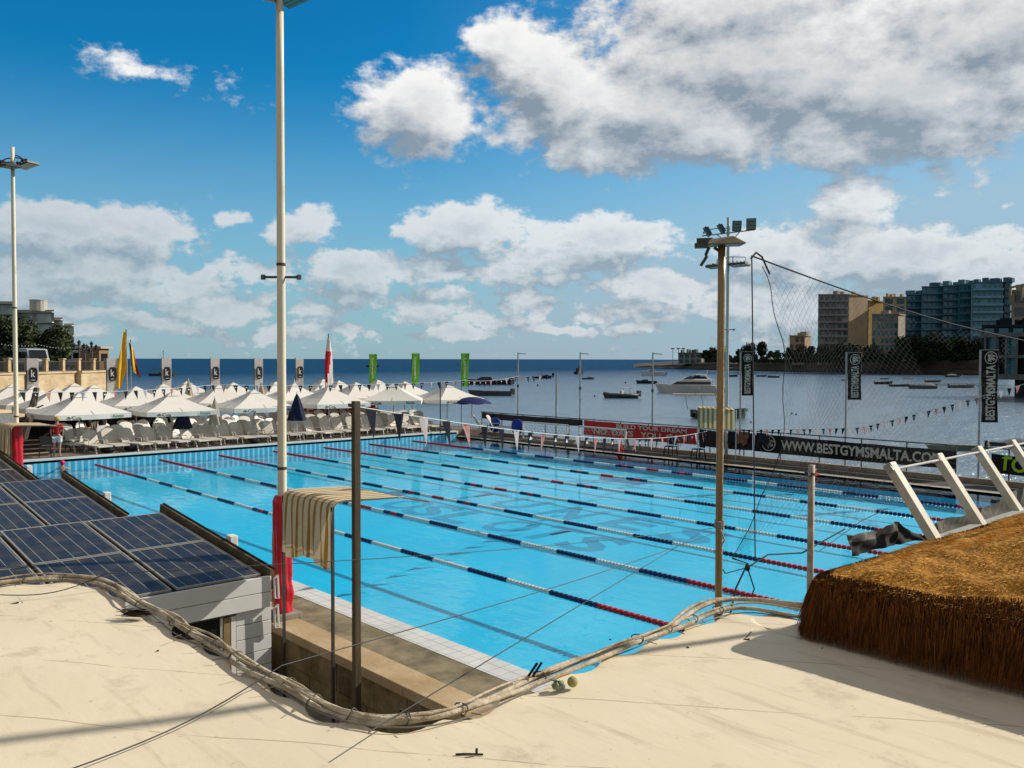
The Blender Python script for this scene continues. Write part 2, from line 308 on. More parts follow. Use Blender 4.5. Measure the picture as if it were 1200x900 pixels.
gs_=N(nt,'ShaderNodeBsdfGlossy'); gs_.inputs['Roughness'].default_value=.22; nt.links.new(bp.outputs[0],gs_.inputs['Normal'])
mf=N(nt,'ShaderNodeMapRange'); mf.inputs[1].default_value=-300; mf.inputs[2].default_value=10; mf.inputs[3].default_value=.05; mf.inputs[4].default_value=.8; nt.links.new(sp.outputs[0],mf.inputs[0])
fw2=N(nt,'ShaderNodeLayerWeight'); fw2.inputs[0].default_value=.35; nt.links.new(bp.outputs[0],fw2.inputs['Normal'])
fac=math_(nt,'MULTIPLY',mf.outputs[0],math_(nt,'MULTIPLY_ADD',fw2.outputs['Facing'],.6,.5)); ms=N(nt,'ShaderNodeMixShader'); nt.links.new(fac,ms.inputs[0]); nt.links.new(df.outputs[0],ms.inputs[1]); nt.links.new(gs_.outputs[0],ms.inputs[2]); nt.links.new(ms.outputs[0],o_.inputs[0])
s=MB(); s.face((-14000,-14000,SEA),(14000,-14000,SEA),(14000,14000,SEA),(-14000,14000,SEA)); struct(s.build('sea',m,recalc=False))
# ================================================================ terrace, pool
X0,X1,Y0,Y1=0,35.3,-.53,23.78
DK=.06
tile=M('white_coping_tile',(.74,.74,.69),(.6,.6,.54),rough=.5,ns=6)
def tiled(name,c,g_,px,py,w,rough=.5,ns=1.5,c2=None,axis=('X','Y'),off=(0,0)):
    m,nt=newmat(name); o=N(nt,'ShaderNodeOutputMaterial'); p=N(nt,'ShaderNodeBsdfPrincipled'); nt.links.new(p.outputs[0],o.inputs[0]); p.inputs['Roughness'].default_value=rough
    tc=N(nt,'ShaderNodeTexCoord'); sp=N(nt,'ShaderNodeSeparateXYZ'); nt.links.new(tc.outputs['Object'],sp.inputs[0])
    fx=None
    for ax,per in ((axis[0],px),(axis[1],py)):
        if not per: continue
        f=math_(nt,'FRACT',math_(nt,'DIVIDE',math_(nt,'ADD',sp.outputs[ax],1000.013),per)); f=math_(nt,'LESS_THAN',f,w/per)
        fx=f if fx is None else math_(nt,'MAXIMUM',fx,f)
    nz=N(nt,'ShaderNodeTexNoise'); nz.inputs['Scale'].default_value=ns; nz.inputs['Detail'].default_value=6; nt.links.new(tc.outputs['Object'],nz.inputs[0])
    rr=N(nt,'ShaderNodeMapRange'); rr.inputs[1].default_value=.35; rr.inputs[2].default_value=.65; rr.inputs[4].default_value=.8; nt.links.new(nz.outputs[0],rr.inputs[0])
    cc=mixc(nt,rr.outputs[0],c,c2 or tuple(x*.8 for x in c)); cc=mixc(nt,fx,cc,g_); nt.links.new(cc,p.inputs['Base Color']); return m
copm=tiled('coping_tiles',(.74,.73,.68),(.33,.32,.28),.25,.25,.012)
floorm=tiled('pool_floor_tiles',(0,.51,.80),(0,.46,.74),.5,.5,.02,ns=.35,c2=(0,.575,.88))  # soft wave light put into the tile colour as lighter patches
wallm=tiled('pool_wall_tiles',(.05,.40,.60),(.27,.60,.74),.27,0,.1,axis=('Y','Z'),ns=3)
wallb=tiled('pool_side_tiles',(.07,.55,.85),(.05,.42,.68),.3,0,.02,axis=('X','Z'),ns=3)
s=MB(); s.face((X0,Y0,-.65),(X1,Y0,-.65),(X1,Y1,-.65),(X0,Y1,-.65)); struct(s.build('pool_floor',floorm,recalc=False))
s=MB(); s.face((X0,Y0,-.65),(X0,Y1,-.65),(X0,Y1,.3),(X0,Y0,.3)); struct(s.build('pool_end_wall',wallm))
s=MB(); s.face((X0,Y0,-.65),(X1,Y0,-.65),(X1,Y0,DK-.01),(X0,Y0,DK-.01)); s.face((X0,Y1,-.65),(X1,Y1,-.65),(X1,Y1,DK-.01),(X0,Y1,DK-.01)); s.face((X1,Y0,-.65),(X1,Y1,-.65),(X1,Y1,DK-.01),(X1,Y0,DK-.01)); struct(s.build('pool_side_wall',wallb))
# water surface: fresnel reflection over tinted clear water
m,nt=newmat('pool_water'); o_=N(nt,'ShaderNodeOutputMaterial'); tr=N(nt,'ShaderNodeBsdfTransparent'); tr.inputs[0].default_value=(1,1,1,1); gl=N(nt,'ShaderNodeBsdfGlossy'); gl.inputs['Roughness'].default_value=.015; gl.inputs['Color'].default_value=(.92,.97,1,1)
fr=N(nt,'ShaderNodeFresnel'); fr.inputs[0].default_value=1.33; mx=N(nt,'ShaderNodeMixShader'); tc=N(nt,'ShaderNodeTexCoord'); mp=N(nt,'ShaderNodeMapping'); mp.inputs['Rotation'].default_value=(0,0,R(-40)); mp.inputs['Scale'].default_value=(.6,1.3,1); nt.links.new(tc.outputs['Object'],mp.inputs[0])
na=N(nt,'ShaderNodeTexNoise'); na.inputs['Scale'].default_value=2.6; na.inputs['Detail'].default_value=3; na.inputs['Distortion'].default_value=.6; nt.links.new(mp.outputs[0],na.inputs[0])
nb=N(nt,'ShaderNodeTexNoise'); nb.inputs['Scale'].default_value=.28; nb.inputs['Detail'].default_value=2; nt.links.new(tc.outputs['Object'],nb.inputs[0])
am=N(nt,'ShaderNodeMapRange'); am.inputs[1].default_value=.4; am.inputs[2].default_value=.68; am.inputs[3].default_value=.35; nt.links.new(nb.outputs[0],am.inputs[0])
bp=N(nt,'ShaderNodeBump'); bp.inputs['Distance'].default_value=.016; nt.links.new(am.outputs[0],bp.inputs['Strength']); nt.links.new(na.outputs[0],bp.inputs['Height'])
nt.links.new(bp.outputs[0],gl.inputs['Normal']); ge=N(nt,'ShaderNodeNewGeometry'); nt.links.new(math_(nt,'MULTIPLY_ADD',ge.outputs['Backfacing'],1/1.33-1.33,1.33),fr.inputs[0]); fq=math_(nt,'MULTIPLY',fr.outputs[0],.55); nt.links.new(fq,mx.inputs[0]); nt.links.new(tr.outputs[0],mx.inputs[1]); nt.links.new(gl.outputs[0],mx.inputs[2]); nt.links.new(mx.outputs[0],o_.inputs[0])
s=MB(); s.face((X0,Y0,0),(X1,Y0,0),(X1,Y1,0),(X0,Y1,0)); struct(s.build('pool_water',m,recalc=False))
# floor lettering and lane line (tiles of darker blue)
dblue=M('dark_blue_tile',(0,.29,.50),(0,.33,.55),rough=.5,ns=1,amt=.5)
FZ=-.646
ft=thing('pool_floor_lettering','large dark blue letters ending in NES and SLOTS laid in the pool floor','lettering',(20,9,FZ))
def row(chars,pts,h,yc,w):
    for ch,(px,py) in zip(chars,pts):
        if ch==' ': continue
        q=uz(px,py,FZ); text(ch,dblue,(q.x,q.y,FZ),(1,0,0),(0,1,0),w,h,ft,'letter')
row('SLOTS',[(507,598),(546,606),(600,616),(648,625),(695,637)],2.15,0,1.6)
row('RO',[(430,584),(478,591)],2.15,0,1.6)
row('TUNES',[(560,581),(608,590),(672,601),(745,613),(815,628)],2.2,0,1.7)
# side decks
deckm=M('wet_terrace_screed',(.30,.25,.15),(.13,.105,.055),rough=.8,ns=2.2,amt=1,bump=.25,bs=60,det=8)
darkdeck=M('dark_deck',(.075,.065,.052),(.04,.036,.03),rough=.75,ns=1.2,amt=1,det=7)
s=MB(); s.box(-.35,X1+.5,Y0-.53,Y0,-.3,DK); struct(s.build('pool_coping',copm))
s=MB(); s.box(0,X1+.6,Y1,Y1+.42,-.3,DK); struct(s.build('pool_coping',M('pale_coping',(.5,.46,.36),(.36,.33,.26),rough=.7,ns=4)))
s=MB(); s.box(X1,X1+.5,Y0,Y1,-.3,DK-.003); struct(s.build('pool_coping',copm))
s=MB(); s.box(-.35,X1+.5,-1.9,Y0-.53,-.6,DK-.006); struct(s.build('terrace',deckm))
s=MB(); s.box(0,40,Y1+.42,26.0,-1.6,DK-.012); struct(s.build('walkway',darkdeck))
s=MB(); s.box(X1+.5,41,-1.06,Y1,-1.3,DK-.02); struct(s.build('terrace',darkdeck))
# lower yard and the end terrace
s=MB(); s.box(-30,60,-40,-1.9,-1.28,-1.0); struct(s.build('yard',concrete))
endm=M('end_terrace',(.24,.2,.155),(.12,.10,.08),rough=.85,ns=1.5,amt=1)
s=MB(); s.prism([(-22,-25),(-.35,-25),(-.35,23.9),(-.2,26.6),(-22,26.6)],-1.6,.36); struct(s.build('end_terrace',endm))
s=MB(); s.box(-.35,0,Y0,Y1+.12,.2,.37); struct(s.build('pool_end_coping',M('end_coping',(.72,.76,.76),rough=.5,ns=5)))
# retaining wall with stone cap
rw=thing('retaining_wall','stained brown stone block retaining wall with pale cap beside the pool terrace','wall',(25,-2,-1))
wallstone=M('stained_block',(.36,.26,.13),(.11,.075,.035),rough=.9,ns=1.7,amt=1,bump=.5,bs=18,det=8)
s=MB()
x=24.0; 
for c,(z0,z1) in enumerate(((-1.0,-.55),(-.54,-.08))):
    x=23.5+.45*c
    while x<36.3:
        w_=random.uniform(.75,1.15); s.box(x,min(x+w_-.014,36.3),-2.27+random.uniform(-.008,.008),-1.95,z0,z1); x+=w_
s.build('blocks',wallstone,rw,bevel=.012)
s=MB(); s.box(23.4,36.35,-2.25,-1.94,-1.0,-.09); s.build('core',M('dark_mortar',(.04,.032,.02),ns=3),rw)
s=MB(); x=23.4
while x<36.3:
    w_=random.uniform(.9,1.3); s.box(x,min(x+w_-.008,36.4),-2.32,-1.8,-.078,DK+.01+random.uniform(-.003,.003)); x+=w_
s.build('cap',M('cap_stone',(.55,.42,.25),(.4,.28,.14),rough=.85,ns=1.3,amt=1,bump=.3,bs=20),rw,bevel=.01)
s=MB(); s.box(31.3,31.42,-2.305,-2.27,-.42,-.28); v_=s.build('vent_plate',M('vent_plate_plastic',(.4,.36,.3)),rw,bevel=.01)
s=MB(); s.box(31.315,31.405,-2.309,-2.303,-.405,-.295); s.build('louvre',black,v_)
# ================================================================ umbrellas
def make_umbrella(tx1='Coca-Cola'):
    u=thing('parasol','','parasol',(0,0,0),'white parasols over the sun loungers')
    s=MB(); s.tube([(0,0,0),(0,0,2.8)],.03,8); s.build('pole',white,u)
    s=MB(); s.cbox((0,0,.05),(.6,.6,.1)); s.build('base',concrete,u,bevel=.01)
    hw=1.72; ez=2.0; tz=2.86; s=MB()
    def cl(a): # edge of the square with slight sag between ribs
        return a
    n=8
    for k in range(4):
        r=Matrix.Rotation(k*math.pi/2,3,'Z')
        def fn(u_,v_):
            x=(u_*2-1); t=v_; hw2=.17+(hw-.17)*t; sag=-.07*math.sin(math.pi*t)-.05*t*(1-abs(x))*0
            zz=tz+(ez-tz)*t+sag-.045*(1-x*x)*t*t*(0.8)
            return r@Vector((hw2,x*hw2,zz))
        s.grid(fn,8,6)
    s.build('canopy',canvas_m,u,smooth=True)
    s=MB()
    for k in range(4):
        r=Matrix.Rotation(k*math.pi/2,3,'Z')
        s.grid(lambda a,b: r@Vector((hw+.004+.012*math.sin(a*14),(a*2-1)*hw,ez-.036*(1-(2*a-1)**2)+.004-b*.25+.0*a)),16,1)
    va=s.build('valance',canvas_m,u)
    ink=M('dark_print',(.03,.032,.03))
    for (d,x) in (((0,1,0),1),):
        text(tx1,ink,(hw+.03,-1.05,ez-.14),(0,1,0),(0,0,1),.95,.17,va,'lettering',.25)
        text('Kinnie',M('green_print',(.05,.16,.09)),(hw+.03,1.1,ez-.14),(0,1,0),(0,0,1),.5,.14,va,'lettering')
    text(tx1,ink,(-1.05,-hw-.03,ez-.14),(1,0,0),(0,0,1),.78,.15,va,'lettering',.25)
    # vent cap on top
    s=MB(); 
    for k in range(4):
        r=Matrix.Rotation(k*math.pi/2,3,'Z')
        s.grid(lambda a,b: r@Vector((.02+.3*b,(a*2-1)*(.02+.3*b),3.0-.2*b)),3,2)
    s.build('vent_cap',canvas_m,u)
    s=MB()
    for k in range(8):
        t=k*math.pi/4; rr=hw*(1.38 if k%2 else .98); s.beam((.03*math.cos(t),.03*math.sin(t),2.72),(rr*math.cos(t),rr*math.sin(t),ez-.02),.02,.02)
        s.beam((.03*math.cos(t),.03*math.sin(t),1.95),(rr*.5*math.cos(t),rr*.5*math.sin(t),2.36),.018,.018)
    s.build('rib',dsteel,u)
    return u
umb=make_umbrella(); first=True
ROW={-3:[(92,'first from the left in the poolside row, behind the man in red'),(201,'second from the left in the poolside row'),(297,'third in the poolside row, half behind the tall mast'),(385,'fourth in the poolside row, between mast and square post'),(461,'fifth in the poolside row, right of the square post'),(524,'last on the right of the poolside row, next to the sea')],
-7.5:[(65,'leftmost parasol in the second row, beside the driftwood trunk'),(159,'parasol in the second row just below the yellow flag'),(256,'third parasol in the second row, near the furled beige parasol'),(344,'fourth parasol in the second row, just right of the tall white mast'),(417,'fifth parasol in the second row under the first green flag'),(474,'rightmost parasol in the second row below the second green flag')],
-12:[(39,'parasol in the third row below the first letter banner'),(109,'parasol in the third row in front of the limestone wall'),(191,'parasol in the third row under the third k banner'),(273,'parasol in the third row, right of the fourth k banner'),(323,'parasol in the third row peeping out left of the tall mast'),(397,'parasol in the third row right of the red and white flag'),(442.7,'parasol in the third row directly under the left green flag')],
-16.5:[(14,'leftmost parasol in the back row behind the left floodlight mast'),(87,'back row parasol against the limestone wall'),(218.7,'back row parasol with a furled beige parasol before it'),(378.7,'back row parasol at the foot of the red and white flag')]}
PKZ={92:3.05,201:3.0,297:3.03,385:3.12,461:3.2,524:3.1}
for xr,lst in ROW.items():
    for px,lab in lst:
        q=ux(px,421,xr); z=PKZ.get(px,3.18)
        sc_=(z-.36)/(2.97)*1.0
        o=umb if first else None
        rz=random.uniform(-.05,.05)+(R(7) if px==92 else -R(2))
        if px==461: rz=R(-38)
        if first: o.location=(xr,q.y,.36); o.rotation_euler=(0,0,rz); o['label']='white square parasol, '+lab; o.scale=(1,1,sc_); first=False; umb0=o; TREE[umb0.name]=[(c,list(c.children)) for c in umb0.children]
        else: o=dup(umb0,(xr,q.y,.36),rz,'white square parasol, '+lab,scale=(1,1,sc_))
# ================================================================ sun loungers
taupe=M('taupe_plastic',(.68,.64,.56),(.58,.54,.47),rough=.5,ns=3,rnd=.16); wplast=M('white_plastic',(.86,.84,.78),(.74,.72,.66),rough=.45,ns=3,rnd=.12)
def make_lounger(mt,name,lab,back=52):
    u=thing('sun_lounger',lab,'sun lounger',(0,0,0))
    s=MB()
    for y in (-.31,.31): s.beam((-.35,y,.33),(.98,y,.33),.05,.06)
    s.beam((.98,-.33,.32),(.98,.33,.32),.06,.06)
    for i in range(13): x=-.3+i*.098; s.cbox((x,0,.345),(.075,.6,.02))
    s.build('seat',mt,u)
    s=MB(); a=R(back); dx,dz=-math.cos(a),math.sin(a)
    def P(l,y,o=0): return Vector((-.35+dx*l+o*dz,y,.35+dz*l-o*dx))
    out=[]
    for t in range(9): th=math.pi*t/8; out.append((.66+.12*math.sin(th),.31*math.cos(th)))
    pts=[(0,.31)]+out+[(0,-.31)]
    for (l1,y1),(l2,y2) in zip(pts,pts[1:]+pts[:1]): s.beam(P(l1,y1),P(l2,y2),.05,.035)
    for i in range(9):
        y=-.26+i*.065; l2=.66+.12*math.sqrt(max(0,1-(y/.31)**2)); s.beam(P(.02,y),P(l2,y),.042,.014,(0,1,0)) if False else s.slab([P(.02,y-.027,.01),P(.02,y+.027,.01),P(l2,y+.027,.01),P(l2,y-.027,.01)],(dz*.014,0,-dx*.014))
    s.slab([P(.33,-.3,.012),P(.33,.3,.012),P(.39,.3,.012),P(.39,-.3,.012)],(dz*.016,0,-dx*.016))
    s.build('backrest',mt,u)
    for x,y,k in ((-.25,-.33,-.12),(-.25,.33,-.12),(.72,-.33,.1),(.72,.33,.1)):
        s=MB(); s.beam((x,y,.33),(x+k,y,0),.05,.045); s.build('leg',mt,u)
    for y in (-.35,.35):
        s=MB(); s.tube([(.1,y,.33),(.08,y,.52),(-.05,y,.56),(-.42,y,.54),(-.5,y,.5)],.02,6); s.build('armrest',mt,u)
    return u
LG=make_lounger(taupe,'a','taupe slatted plastic sun lounger with raised back, in the rows by the pool',58); LW=make_lounger(wplast,'b','white slatted plastic sun lounger with raised back behind the poolside row',62)
LG['group']='taupe sun loungers on the terrace'; LW['group']='white sun loungers on the terrace'
TREE[LG.name]=[(c,[]) for c in LG.children]; TREE[LW.name]=[(c,[]) for c in LW.children]
lg1=lw1=True
def lounger(kind,x,y,rz):
    global lg1,lw1
    if kind=='g':
        if lg1: LG.location=(x,y,.365); LG.rotation_euler=(0,0,rz); lg1=False; return LG
        return dup(LG,(x,y,.365),rz)
    if lw1: LW.location=(x,y,.365); LW.rotation_euler=(0,0,rz); lw1=False; return LW
    return dup(LW,(x,y,.365),rz)
y=3.6
while y<23.2:
    lounger('g',-1.65+random.uniform(-.12,.12),y,random.uniform(-.2,.2)+.10); y+=random.uniform(.8,1.0)
y=2.9; 
while y<15.2:
    lounger('w' if random.random()<.8 else 'g',-3.4+random.uniform(-.25,.25),y,random.uniform(-.25,.2)+.2); y+=random.uniform(.8,1.0)
y=3.6
while y<15.0:
    lounger('w',-5.5+random.uniform(-.25,.25),y,random.uniform(-.25,.25)+.3); y+=random.uniform(.85,1.1)
y=15.5
while y<24.2:
    lounger('g',-3.3+random.uniform(-.2,.2),y,random.uniform(-.2,.2)-.1); y+=random.uniform(.75,.9)
y=15.5
while y<24.6:
    lounger('g',-5.1+random.uniform(-.2,.2),y,random.uniform(-.2,.2)-.1); y+=random.uniform(.75,.9)
y=3.9
while y<15.5:
    lounger('w',-6.6+random.uniform(-.2,.2),y,random.uniform(-.2,.3)+.4); y+=random.uniform(.9,1.2)
y=4.5
while y<24.5:
    lounger('g' if y>12 else 'w',-8.2+random.uniform(-.3,.3),y,random.uniform(-.2,.3)); y+=random.uniform(.9,1.2)
# two taupe loungers on the walkway by the corner
lounger('g',1.2,25.0,R(60)); lounger('g',2.3,25.2,R(35))
# dark bags under the front loungers
bagm=M('dark_bag_cloth',(.012,.012,.015),rough=.8,bump=.4,bs=14)
def bag(x,y,lab,s_=1):
    s=MB(); s.grid(lambda a,b: (x+s_*(.26*math.cos(2*math.pi*a)*math.sin(math.pi*b)**.6),y+s_*(.34*math.sin(2*math.pi*a)*math.sin(math.pi*b)**.6),.37+s_*.3*(.5-.5*math.cos(math.pi*b))*(1+.12*math.sin(5*a*6.28))),14,8)
    return tag(s.build('bag',bagm,smooth=True),lab,'bag',group='bags by the loungers')
bag(-.95,3.95,'black bag dumped under the first front lounger right of the man in red'); bag(-1.0,5.0,'low black bag lying under the second front lounger'); bag(-.75,11.1,'brown black bag between two front loungers below the furled beige parasol',.8)
# ================================================================ furled parasols
def furled(name,lab,x,y,z0,h,r,mt,n=14,wob=.25):
    t=thing('furled_parasol',lab,'furled parasol',(x,y,z0))
    s=MB(); s.tube([(x,y,z0),(x,y,z0+h+.1)],.022,8); s.build('pole',white,t)
    s=MB(); s.lathe([(.22,0),(.2,.07),(.04,.09)],(x,y,z0),12); s.build('base',concrete,t)
    s=MB()
    def fn(a,b):
        th=2*math.pi*a; rr=(r*(1-b)**.75+.015)*(1+wob*math.sin(th*5+b*3)); return (x+rr*math.cos(th),y+rr*math.sin(th),z0+h*.42+(h*.58)*b)
    s.grid(fn,30,8); s.build('cloth',mt,t,smooth=True)
beige=M('beige_cloth',(.42,.36,.27),(.33,.28,.2),rough=.85); navy=M('navy_cloth',(.012,.016,.05),(.008,.01,.03),rough=.8)
q=ux(252,530,-1.9); furled('f','furled beige parasol standing among the front loungers left of the mast',-1.9,q.y,.37,2.35,.26,beige)
q=ux(348,505,-1.0); furled('f','furled navy parasol just right of the tall white mast',-1.0,q.y,.37,2.5,.42,navy)
q=ux(214,500,-2.4); furled('f','furled dark parasol under the second poolside parasol',-2.4,q.y,.37,1.95,.4,navy)
q=ux(221,450,-13.4); furled('f','tall furled beige parasol peak left of the third seaside banner',-13.4,q.y,.37,3.0,.35,beige)
q=ux(306,450,-10.0); furled('f','furled beige parasol with its tip just left of the tall mast',-10.0,q.y,.37,2.9,.33,beige)
q=ux(345,450,-10.0); furled('f','furled white parasol with its tip just right of the tall mast',-10.0,q.y,.37,2.95,.28,canvas_m)
# open navy parasol near the corner by the sea
t=thing('parasol','open navy parasol with a fringe under the last white parasol by the sea','parasol',(-1.2,25.9,.36))
s=MB(); s.tube([(-1.2,25.9,.36),(-1.1,25.9,2.35)],.025,8); s.build('pole',white,t)
s=MB(); q=ux(560,461,-1.1)
s.grid(lambda a,b:(-1.1+1.25*b*math.cos(2*math.pi*a),25.9+1.25*b*math.sin(2*math.pi*a),2.35-.38*b*b-(.06*abs(math.sin(a*math.pi*8)) if b>.99 else 0)),32,5)
s.build('canopy',M('royal_cloth',(.01,.014,.08),(.015,.025,.14),rough=.8),t,smooth=True)
# two blue folded parasols on the walkway
blue=M('blue_cloth',(.01,.045,.30),(.008,.03,.2),rough=.75)
for i,(px,lab) in enumerate(((580,'left of two rounded blue folded covers behind the pennants'),(606,'right of two rounded blue folded covers, touching the goal frame'))):
    q=uy(px,505,25.2); t=thing('folded_cover',lab,'folded cover',(q.x,25.2,DK),'blue folded covers on the walkway')
    s=MB(); s.grid(lambda a,b:(q.x+.46*math.cos(2*math.pi*a)*math.sin(math.pi*b)**.7,25.2+.2*math.sin(2*math.pi*a)*math.sin(math.pi*b)**.7,DK+.28+.62*(.5-.5*math.cos(math.pi*b))*1.45),20,10); s.build('cloth',blue,t,smooth=True)
    s=MB(); s.tube([(q.x-.3,25.2,DK),(q.x-.2,25.2,DK+.45)],.02,6); s.tube([(q.x+.3,25.2,DK),(q.x+.2,25.2,DK+.45)],.02,6); s.build('leg',dsteel,t)
# ================================================================ banners with a k, green flags, national flags
flagc=M('banner_cloth',(.62,.6,.57),(.5,.48,.45),rough=.85,trans=.25)
kl=['leftmost banner with black k badge, in front of the parked minibus','banner with black k badge just left of the yellow flag','banner with black k badge hiding the moored sailing boat','fourth banner with black k badge, alone against open sea left of the mast','banner with black k badge close to the left of the tall mast','banner with black k badge just right of the tall mast']
for px,lab in zip((38,131,195,252,303,351),kl):
    q=ux(px,421,-14); x,y=-14,q.y; t=thing('beach_banner','grey white '+lab,'banner',(x,y,.36),'grey banners with a black k along the seaside edge')
    s=MB(); s.tube([(x,y-.32,.36),(x,y-.32,4.78)],.028,8); s.build('pole',dsteel,t)
    wv=random.uniform(0,6)
    s=MB(); s.grid(lambda a,b:(x+.05*math.sin(a*3+b*5+wv)*b,y-.3+.62*a*(1-.05*b),4.72-b*2.2),8,16); s.build('cloth',flagc,t,smooth=True)
    s=MB(); pts=[]
    for k in range(24):
        th=2*math.pi*k/24; c_,s__=math.cos(th),math.sin(th); pts.append((x+.075,y+.01+.23*(abs(c_)**.5)*(1 if c_>0 else -1),3.78+.42*(abs(s__)**.6)*(1 if s__>0 else -1)))
    s.slab(pts,(.004,0,0)); bd=s.build('badge',M('badge_black',(.01,.01,.012)),t)
    text('k',wtext,(x+.083,y+.01,3.86),(0,1,0),(0,0,1),.2,.42,bd,'letter')
    text('.',wtext,(x+.083,y+.01,3.48),(0,1,0),(0,0,1),.24,.03,bd,'letter')
greenf=M('green_flag_cloth',(.13,.42,.02),(.09,.3,.015),rough=.8,trans=.25)
for px,yy,lab in ((437,415,'leftmost tall green feather flag with white lettering above the parasols'),(487,414,'middle tall green feather flag with white lettering above the parasols'),(545,414,'rightmost tall green feather flag with white lettering, before the dark motor boat')):
    q=uy(px,yy,26.5); x,y=q.x,26.5; zt=q.z; wd=.135*(1+(y-CY+CX-x)/90); t=thing('feather_flag',lab,'flag',(x,y,.36),'green flags above the parasols')
    s=MB(); s.tube([(x-wd*.75,y-wd*.6,.36),(x-wd*.75,y-wd*.6,zt+.02)],.022,8); s.build('pole',dsteel,t)
    ph=random.uniform(0,5)
    d1=Vector((RT.x,RT.y,0))
    s=MB(); s.grid(lambda a,b: Vector((x,y,zt-b*2.15))+d1*((a*2-1)*wd*(1-.12*b)+.03*math.sin(b*4+ph))+Vector((FW.x,FW.y,0))*(.04*math.sin(a*5+b*6+ph)),6,18); c_=s.build('cloth',greenf,t,smooth=True)
    text('Lorovert',wtext,Vector((x,y,zt-1.05))-Vector((FW.x,FW.y,0))*.06,(0,0,-1),d1,1.5,.17,c_,'lettering')
# furled red and white flag
def pole(s,x,y,z0,z1,r): s.tube([(x,y,z0),(x,y,z1)],r,8)
q=ux(385,391,-13); x,y=-13,q.y; t=thing('national_flag','limp red and white flag wrapped on its pole right of the mast','flag',(x,y,.36))
s=MB(); pole(s,x,y,.36,q.z,.035); s.build('pole',dsteel,t)
def limp(xc,yc,z1,z0,w_,fold,mats,name='cloth',seed=0,rag=0):
    s=MB(); nb=14
    for b_ in range(nb):
        for a_ in range(12):
            def pt(i,j):
                b=j/nb; th=2*math.pi*i/12; rr=w_*(.35+.65*math.sin(min(1,b*1.25)*math.pi*.62))*(1+.25*math.sin(th*3+b*5+seed)); return (xc+rr*.6*math.cos(th)+.05*math.sin(b*7+seed),yc+rr*math.sin(th)+rag*b,z1+(z0-z1)*b)
            s.mi=mats(a_,b_); s.face(pt(a_,b_),pt(a_+1,b_),pt(a_+1,b_+1),pt(a_,b_+1))
    return s
fred=M('flag_red',(.45,.01,.02),(.3,.008,.015),rough=.8); fwh=M('flag_white',(.66,.62,.6),(.5,.46,.45),rough=.8); fye=M('flag_yellow',(.62,.38,.03),(.45,.25,.02),rough=.8); fbk=M('flag_black',(.012,.012,.014))
s=limp(x,y,q.z-.3,1.8,.3,0,lambda a,b:1 if (a+b//2)%12 in(3,4,5,6) or b<3 else (1 if b>10 and a%3 else 0),seed=1); s.build('cloth',[fred,fwh],t,smooth=True)
q=ux(148,386,-14); x,y=-14,q.y; t=thing('flag','limp yellow flag with a sloping hem on a tall pole','flag',(x,y,.36))
s=MB(); pole(s,x,y,.36,q.z,.05); s.build('pole',steel,t)
s=MB()
def yf(a,b):   # a: 0 at the pole side, 1 at the free edge; b down
    yy=y-.04-(.12+.75*b)*a*(1-.15*b)-.5*max(0,b-.62)*1.2*(1-a); zz=q.z-.25-b*3.35+.15*a*(1-b)
    return (x+.10*math.sin(a*7+b*4)*(.3+b),yy+.03*math.sin(b*12+a*4),zz)
s.grid(yf,12,16); c_=s.build('cloth',fye,t,smooth=True)
q2=ux(153,398,-16); x,y=-16,q2.y; t=thing('flag','drooping black yellow and red flag beside the yellow flag','flag',(x,y,.36))
s=MB(); pole(s,x,y,.36,q2.z,.035); s.build('pole',steel,t)
s=MB()
for i in range(3):
    s.mi=i
    for k in range(6):
        def pt(u_,b): return (x+.1*math.sin(u_*4+b*3),y-.12+u_*(.34+.25*b)+.12*b,q2.z-.15-b*1.7-u_*.6)
        a0,a1=i/3,(i+1)/3; b0,b1=k/6,(k+1)/6
        s.face(pt(a0,b0),pt(a1,b0),pt(a1,b1),pt(a0,b1))
s.build('cloth',[fbk,M('flag_bright_yellow',(.7,.55,.02)),fred],t,smooth=True)
